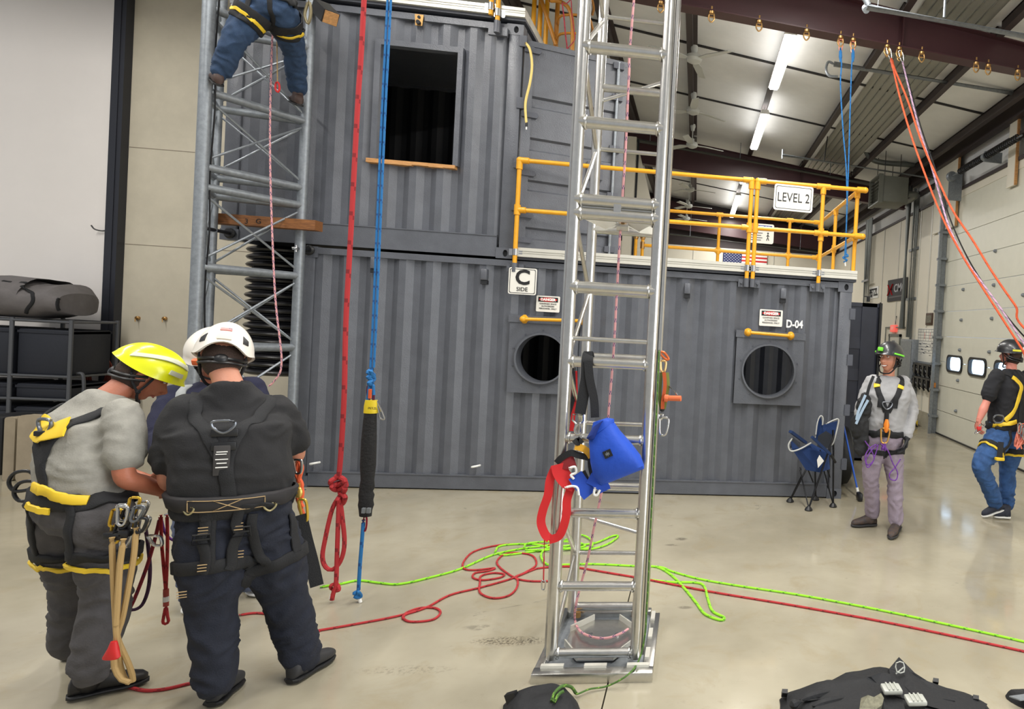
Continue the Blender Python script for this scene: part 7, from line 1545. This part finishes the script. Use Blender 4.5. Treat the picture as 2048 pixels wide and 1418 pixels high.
# ------------------------------------------------------------------ third man, facing us behind them
J = dict(hd=P_(424,706,-3.2), nk=P_(424,768,-3.1), ch=P_(425,850,-3.1), wa=P_(428,930,-3.1), pe=P_(430,985,-3.08),
 shR=P_(340,800,-3.22), shL=P_(510,780,-3.08), elR=P_(322,880,-3.4), wrR=P_(348,930,-3.62), elL=P_(530,880,-3.2), wrL=P_(440,930,-3.5),
 hiR=P_(402,1010,-3.08), hiL=P_(466,1010,-3.02), knR=P_(388,1110,-3.12), knL=P_(492,1090,-2.98), anR=P_(386,1196,-3.1), anL=P_(500,1168,-2.9),
 toR=at(380,1228,Z=.012), heR=at(390,1200,Z=.012), toL=at(520,1192,Z=.012), heL=at(490,1170,Z=.012))
fT = V((.25,-.97,0)).normalized(); fH = V((.15,-.82,-.45)).normalized(); uH = V((.08,-.4,.9)).normalized()
NV = mat('navy_shirt',(26,28,54),.9,var=.08,bump=.2,bscale=120); LJ = mat('faded_jeans',(86,96,122),.85,var=.12,vscale=14,bump=.2,bscale=120)
root, tree, tp, top, pants = person('man in navy shirt facing the camera, mostly hidden behind the man in the white helmet', J, fT, fT, fH, uH, dict(top=NV,pants=LJ,loose=.01,long=True,topname='long_sleeve_shirt'), s=1.0, build=1.15, skin=SK2, hands={'R':(V((.3,-.8,.1)),V((0,0,1)),V((-.4,0,.6)),.7),'L':(V((-.6,-.7,.1)),V((0,0,1)),V((.5,0,.6)),.7)}, shoes=dict(m=mat('pale_grey_shoe',(150,152,160),.6),sole=M['white']))
helmet('w', J['hd'], fH, uH, WH, root, s=1.12, brim=.02, lamp=(.0,.1), cover=mat('lamp_orange',(216,100,50),.5))
for e in (-1,1): strap(tree,[tp(e*.12,-.1,3.6),tp(e*.12,.0,4.3),tp(e*.11,.1,3.9),tp(e*.08,.16,3.2),tp(e*.03,.17,2.4)],.055,mat('grey_webbing',(160,164,164),.6) if e > 0 else mat('grey_webbing',(160,164,164),.6),'shoulder_strap',root)
strap(tree,[tp(.11,.13,3.95),tp(.10,.15,3.6)],.06,PADY,'yellow_pad',root,off=.014); strap(tree,[tp(-.11,.13,3.95),tp(-.10,.15,3.6)],.06,PADY,'yellow_pad',root,off=.014)
strap(tree,ring_pts(tp,1.35),.08,HB,'waist_belt',root,closed=True,off=.008)
# ------------------------------------------------------------------ climber
J = dict(hd=P_(530,-112,-.95), nk=P_(532,-75,-1.0), ch=P_(533,-48,-1.1), wa=P_(535,-15,-1.18), pe=P_(537,10,-1.18),
 shL=P_(497,-62,-1.05), shR=P_(570,-62,-1.0), elL=P_(470,-55,-.9), wrL=P_(455,-90,-.85), elR=P_(600,-45,-.85), wrR=P_(606,-80,-.5),
 hiL=P_(512,22,-1.2), hiR=P_(563,26,-1.12), knL=P_(468,82,-1.22), knR=P_(588,104,-.72), anL=P_(441,147,-1.12), anR=P_(596,180,-.42),
 heL=P_(437,172,-1.17), toL=P_(428,160,-.93), heR=P_(598,212,-.5), toR=P_(585,205,-.24))
s4 = 1.0
J['nk'] = J['pe']+V((0,.08,.50)); J['ch'] = J['pe']+V((0,.03,.33)); J['wa'] = J['pe']+V((0,.0,.14)); J['hd'] = J['nk']+V((0,.04,.2)); J['shL'] = J['nk']+V((-.19,0,-.05)); J['shR'] = J['nk']+V((.19,.02,-.05))
J['elL'] = J['shL']+V((-.08,.2,-.12)); J['wrL'] = J['elL']+V((-.0,.05,.24)); J['elR'] = J['shR']+V((.08,.2,-.12)); J['wrR'] = J['elR']+V((.02,.08,.24))
fT = V((-.05,1,0)).normalized()
CJ = mat('blue_jeans',(44,66,96),.85,var=.22,vscale=10,bump=.3,bscale=140); BB = mat('brown_boot',(64,46,40),.6,var=.2,vscale=30)
root, tree, tp, top, pants = person('climber in blue jeans and black harness standing on the lattice tower, seen from behind', J, fT, fT, fT, V((0,0,1)), dict(top=mat('climber_grey_shirt',(84,92,104),.9),pants=CJ), s=1.0, build=1.05, hands={'L':(V((0,.3,.9)),V((0,1,0)),V((1,0,0)),1.1),'R':(V((0,.3,.9)),V((0,1,0)),V((-1,0,0)),1.1)}, shoes=dict(m=BB,lace=mat('lace_pale',(196,170,130),.7)), legw=1.08)
helmet('k', J['hd'], fT, V((0,0,1)), M['black'], root)
back_harness(root, tree, tp, J, fT, fT, PADY, .045)
for q in 'LR':
    strap(tree,leg_ring(J['hi'+q],J['kn'+q],fT,.2,r=.15,tilt=-.0),.09,HB,'leg_pad',root,closed=True,off=.01)
    strap(tree,leg_ring(J['hi'+q],J['kn'+q],fT,.36,r=.15,tilt=-.03)[2:9],.03,PADY,'yellow_leg_trim',root,off=.015)
p = P_(617,25,-1.1); MB().tube(catmull([p+V((0,0,.1)),p+V((.02,0,0)),p+V((0,0,-.1)),p+V((-.03,0,-.02))],4,True),.012,8,closed=True).build('side_clip', mat('olive_clip',(110,100,70),.5), root)
# ------------------------------------------------------------------ man in the grey sweatshirt
J = dict(hd=P_(1779,716,-1.33), nk=P_(1777,754,-1.3), ch=P_(1774,790,-1.3), wa=P_(1768,845,-1.3), pe=P_(1766,872,-1.3),
 shR=P_(1741,766,-1.3), shL=P_(1809,768,-1.26), elR=P_(1724,818,-1.3), wrR=P_(1716,862,-1.38), elL=P_(1823,820,-1.25), wrL=P_(1814,874,-1.42),
 hiR=P_(1749,884,-1.3), hiL=P_(1783,884,-1.28), knR=P_(1742,950,-1.28), knL=P_(1790,955,-1.3), anR=P_(1745,1030,-1.1), anL=P_(1792,1046,-1.3),
 heR=at(1752,1050,Z=.012), toR=at(1703,1052,Z=.012), heL=at(1797,1054,Z=.012), toL=at(1781,1078,Z=.012))
fT = V((-.2,-.98,0)).normalized(); fH = V((-.72,-.69,.04)).normalized(); uH = V((0,0,1))
SW = mat('grey_sweatshirt',(160,160,162),.9,var=.05,vscale=12,bump=.2,bscale=120); LP = mat('mauve_grey_trousers',(146,134,148),.8,var=.1,vscale=10,bump=.25,bscale=100)
glv = mat('black_glove',(30,32,36),.7)
root, tree, tp, top, pants = person('smiling man in a grey sweatshirt and black helmet standing by the container corner', J, fT, fT, fH, uH, dict(top=SW,pants=LP,long=True,loose=.015,topname='sweatshirt'), s=1.03, build=1.1, skin=SK, head_s=1.1, smile=1, gloves=dict(L=True,R=True,m=glv), hands={'L':(V((-.1,-.1,-1)),V((-1,0,0)),V((-.2,-1,0)),.6),'R':(V((.1,-.1,-1)),V((1,0,0)),V((0,-1,0)),.6)}, shoes=dict(m=mat('brown_grey_trainer',(84,66,54),.7,rgb2=(58,56,60),vscale=30),sole=mat('sole_dark',(52,52,54),.7),lace=mat('lace_dark',(40,36,34),.8)), legw=.93, shirt_hem=.04)
LG = mat('lime_green',(120,226,60),.45)
HBK = mat('helmet_black',(38,40,44),.35,coat=.3)
helmet('g', J['hd'], fH, V((.08,.02,1)), HBK, root, s=1.2, rim=lambda a: -.1+.16*max(0,math.cos(a)), stripes=[('lime_stripe',LG,[(sg*(.9+.95*k/6),.02-.02*k+.1,.12-.02*k+.1) for k in range(7)]) for sg in (1,-1)], lamp=(.1,.34), cover=LG, brim=.015)
for e in (-1,1):
    strap(tree,[tp(e*.13,-.1,3.8),tp(e*.12,0,4.3),tp(e*.11,.12,3.8),tp(e*.09,.16,3.2),tp(e*.05,.17,2.8),tp(e*.01,.17,2.45)],.055,HB,'shoulder_strap',root)
    strap(tree,[tp(e*.115,.12,3.95),tp(e*.11,.14,3.7)],.06,PADY,'yellow_pad',root,off=.014)
    strap(tree,[tp(e*.07,.17,3.0),tp(e*.075,.18,2.6)],.05,HB,'strap_tail',root,off=.014)
    strap(tree,[tp(e*.03,.17,1.5),tp(e*.1,.15,1.2),tp(e*.17,.06,1.25)],.06,HB,'hip_strap',root,off=.01)
strap(tree,[tp(0,.18,2.55),tp(0,.18,2.1),tp(0,.18,1.6)],.045,HB,'front_strap',root)
strap(tree,ring_pts(tp,1.3),.055,HB,'waist_belt',root,closed=True,off=.008,th=.007)
for q in 'LR': strap(tree,leg_ring(J['hi'+q],J['kn'+q],fT,.3,tilt=.02),.05,HB,'leg_loop',root,closed=True,off=.006)
l_,n_,_,_ = tree.find_nearest(tp(0,.25,2.75)); dring(l_+n_*.02,n_,V((0,0,1)),SIL,'chest_ring',root,.04,.045,.007)
t = thing('descender', 'orange descender and gold carabiner at the waist of the man in the grey sweatshirt', 'gear', l_)
l2,n2,_,_ = tree.find_nearest(tp(0,.25,2.0)); MB().loft([(l2+n2*.04+V((0,0,.07)),V((1,0,0)),V((0,1,0)),.014,.01),(l2+n2*.045+V((0,0,.02)),V((1,0,0)),V((0,1,0)),.03,.014),(l2+n2*.045-V((0,0,.03)),V((1,0,0)),V((0,1,0)),.026,.014),(l2+n2*.04-V((0,0,.06)),V((1,0,0)),V((0,1,0)),.012,.01)],n=14).build('device_body', mat('device_orange',(230,130,40),.4,.4), t)
l3,n3,_,_ = tree.find_nearest(tp(0,.25,1.45)); carab('carabiner', l3+n3*.05+V((0,0,.06)), l3+n3*.05-V((0,0,.07)), mat('carab_gold',(216,170,100),.3,.8), t, w_=.085, r=.009)
k0 = l3+n3*.05-V((0,0,.12)); kk = MB(); kk.tube(catmull([k0+V((.02*math.sin(i*2.3),-.015*math.cos(i*1.7),.035*math.cos(i*2.9))) for i in range(12)],4),.01,7)
cp = thing('purple_cord', 'purple cord knotted at the waist with loops hanging over the thighs', 'rope', k0); kk.build('knot', PUR[0], cp)
def q5(x,y,Y=-1.52): return at(x,y,Y=Y)
for ps in (((1753,888),(1738,898),(1730,915),(1736,930),(1748,918),(1742,900),(1730,882)),((1757,888),(1752,905),(1745,925),(1735,935),(1732,920),(1742,902),(1755,890)),((1760,886),(1775,900),(1785,925),(1795,945),(1792,960),(1781,958),(1779,948),(1790,935),(1801,918))):
    rope('cord', [q5(*p) for p in ps], .006, PUR, parent=cp)
t = thing('shoulder_bag', 'black gear bundle with pale blue slings hanging beside the man in the grey sweatshirt', 'bag', q5(1722,850))
mb = MB(); mb.ell(q5(1728,815,-1.45),.07,.06,.14); mb.ell(q5(1720,852,-1.46),.09,.06,.14); mb.ell(q5(1722,885,-1.46),.075,.05,.13)
mesh_obj(remesh(mb,.012,2,.014),'bundle',cord,t)
for ps in (((1731,790),(1722,810),(1716,825),(1713,840)),((1736,800),(1724,822),(1712,848))): ribbon([q5(*p,-1.53) for p in ps], .025, mat('pale_blue_sling',(150,170,190),.6), 'sling', t)
ribbon([q5(1747,752,-1.48),q5(1738,775,-1.5),q5(1732,800,-1.5)], .03, HB, 'carry_strap', t)
# ------------------------------------------------------------------ man in the black T-shirt, walking away on the right
J = dict(hd=P_(2022,708,-.66), nk=P_(2023,741,-.7), ch=P_(2020,776,-.7), wa=P_(2013,832,-.72), pe=P_(2010,862,-.72),
 shL=P_(1990,754,-.82), shR=P_(2056,756,-.55), elL=P_(1972,806,-.86), wrL=P_(1957,842,-.9), elR=P_(2074,806,-.5), wrR=P_(2078,848,-.62),
 hiL=P_(1998,876,-.8), hiR=P_(2024,876,-.62), knL=P_(1962,930,-.92), knR=P_(2016,938,-.62), anL=P_(1992,1008,-.72), anR=P_(2014,1012,-.6),
 heL=P_(2008,1020,-.72), toL=at(1965,1034,Z=.012), heR=at(2020,1036,Z=.012), toR=at(1990,1034,Z=.012)+V((-.02,.0,0)))
fT = V((-.42,.9,0)).normalized(); fH = V((-.6,.78,.02)).normalized(); uH = V((0,0,1))
root, tree, tp, top, pants = person('man in a black T-shirt and blue jeans walking away at the right edge', J, fT, fT, fH, uH, dict(top=mat('black_tshirt_two',(30,31,36),.9,bump=.2,bscale=120),pants=mat('mid_blue_jeans',(52,88,140),.85,var=.25,vscale=9,bump=.3,bscale=120),loose=.012), s=1.06, build=1.16, head_s=1.1, skin=mat('skin_pink',(206,132,116),.5,var=.05), hands={'L':(V((.05,.0,-1)),V((1,0,0)),V((-.4,.9,0)),.7)}, shoes=dict(m=mat('navy_sneaker',(44,48,62),.7),sole=M['white']), legw=1.05)
YL2 = mat('sticker_yellow',(214,210,60),.5)
helmet('b', J['hd'], fH, uH, HBK, root, s=1.2, vents=[[(PI+.3+.25*k/3,.5,.8) for k in range(4)],[(PI-.9+.25*k/3,.45,.75) for k in range(4)]], stripes=[('yellow_sticker',YL2,[(PI-.9+.7*k/5,.1,.24) for k in range(6)]),('yellow_sticker',YL2,[(PI+.5+.6*k/5,.06,.2) for k in range(6)]),('round_sticker',M['white'],[(PI+.02+.24*k/3,.22,.42) for k in range(4)])])
back_harness(root, tree, tp, J, fT, fT, PADY, .045)
for e in (-1,1): strap(tree,[tp(e*.13,-.1,4.1),tp(e*.07,-.16,3.6),tp(e*.05,-.17,3.1),tp(e*.08,-.16,2.4),tp(e*.15,-.1,1.8)],.05,PADY,'yellow_back_strap',root,off=.013)
strap(tree,[tp(-.2,-.02,1.45),tp(-.16,-.1,1.6),tp(-.06,-.17,1.8)],.05,PADY,'yellow_waist_pad',root,off=.018)
for q in 'LR': strap(tree,[p-V((0,0,.04)) for p in leg_ring(J['hi'+q],J['kn'+q],fT,.42,tilt=-.02)],.025,PADY,'yellow_leg_trim',root,closed=True,off=.014)
p = P_(1999,838,-.98); MB().tube(catmull([p+V((-.07,0,0)),p+V((-.04,0,.04)),p+V((.04,0,.03)),p+V((.03,0,-.03)),p+V((-.04,0,-.04))],4,True),.01,8,closed=True).build('side_ring', SIL, root)
l_,n_,_,_ = tree.find_nearest(tp(-.2,-.02,3.7)); 
MB().bar(P_(1984,768,-1.0),P_(1976,778,-1.0),.05,.004).build('sleeve_print', mat('print_pale',(150,152,156),.7), root) if False else None
ribbon([P_(2002,884,-1.0),P_(2000,905,-1.02),P_(1998,918,-1.03)], .06, HB, 'hanging_strap_end', root, sub=4); MB().bbox(P_(1993,922,-1.06),P_(2005,914,-1.0),.008).build('yellow_tab', PADY, root)
t = thing('hand_device', 'steel clip with red tab held in the hand of the man walking away', 'gear', P_(1958,858,-.95)); carab('carabiner', P_(1966,848,-.98), P_(1953,866,-.98), M['steel'], t, w_=.05, r=.008); MB().bbox(P_(1955,861,-1.0),P_(1961,853,-.97),.004).build('red_tab', M['red'], t)
t = thing('gear_cluster', 'bunch of pink cord and clips on the back of the belt at the right edge', 'gear', P_(2040,870,-.9)); kk = MB(); p = P_(2042,868,-.95)
kk.tube(catmull([p+V((.06*math.sin(i*2.1),-.03*math.cos(i*1.3),.14*math.cos(i*1.9)-.02)) for i in range(16)],4),.01,7); kk.build('cord_bunch', mat('salmon_cord',(224,130,110),.7), t)
for k in range(4): carab('carabiner', p+V((-.05+.03*k,-.05,.12-.02*k)), p+V((-.05+.03*k,-.05,.02-.03*k)), (M['steel'],SIL)[k%2], t, w_=.04)
# ------------------------------------------------------------------ groups of repeats
GROUPS = dict(strip_light='strip lights under the roof', ceiling_fan='ceiling fans in a row', beam_anchor='anchor rings under the maroon rafter', wall_anchor='brass anchors on the left wall', storage_crate='black crates on the rack', floor_rope='ropes lying on the floor', rope_pile='rope piles on the floor', rigging_rope='ropes hanging from the maroon rafter', conduit_bundle='conduit bundles on the right wall', danger_sign='danger signs above the hatches', far_light='far lamps behind the ladder cage', guard_railing='yellow guard railings', shipping_container='grey shipping containers', container_door='open container doors', overhead_tube='tubes and pipes under the roof', folded_table='tan folding tables', tie_clamp='tie clamps of the lattice tower', hanging_rope='ropes hanging from the roof', deck_platform='white decks on the containers', person='people in the hall')
for o in scn.objects:
    if o.parent is None and o.get('label') and not o.get('group'):
        g_ = GROUPS.get(o.name.split('.')[0])
        if g_: o['group'] = g_
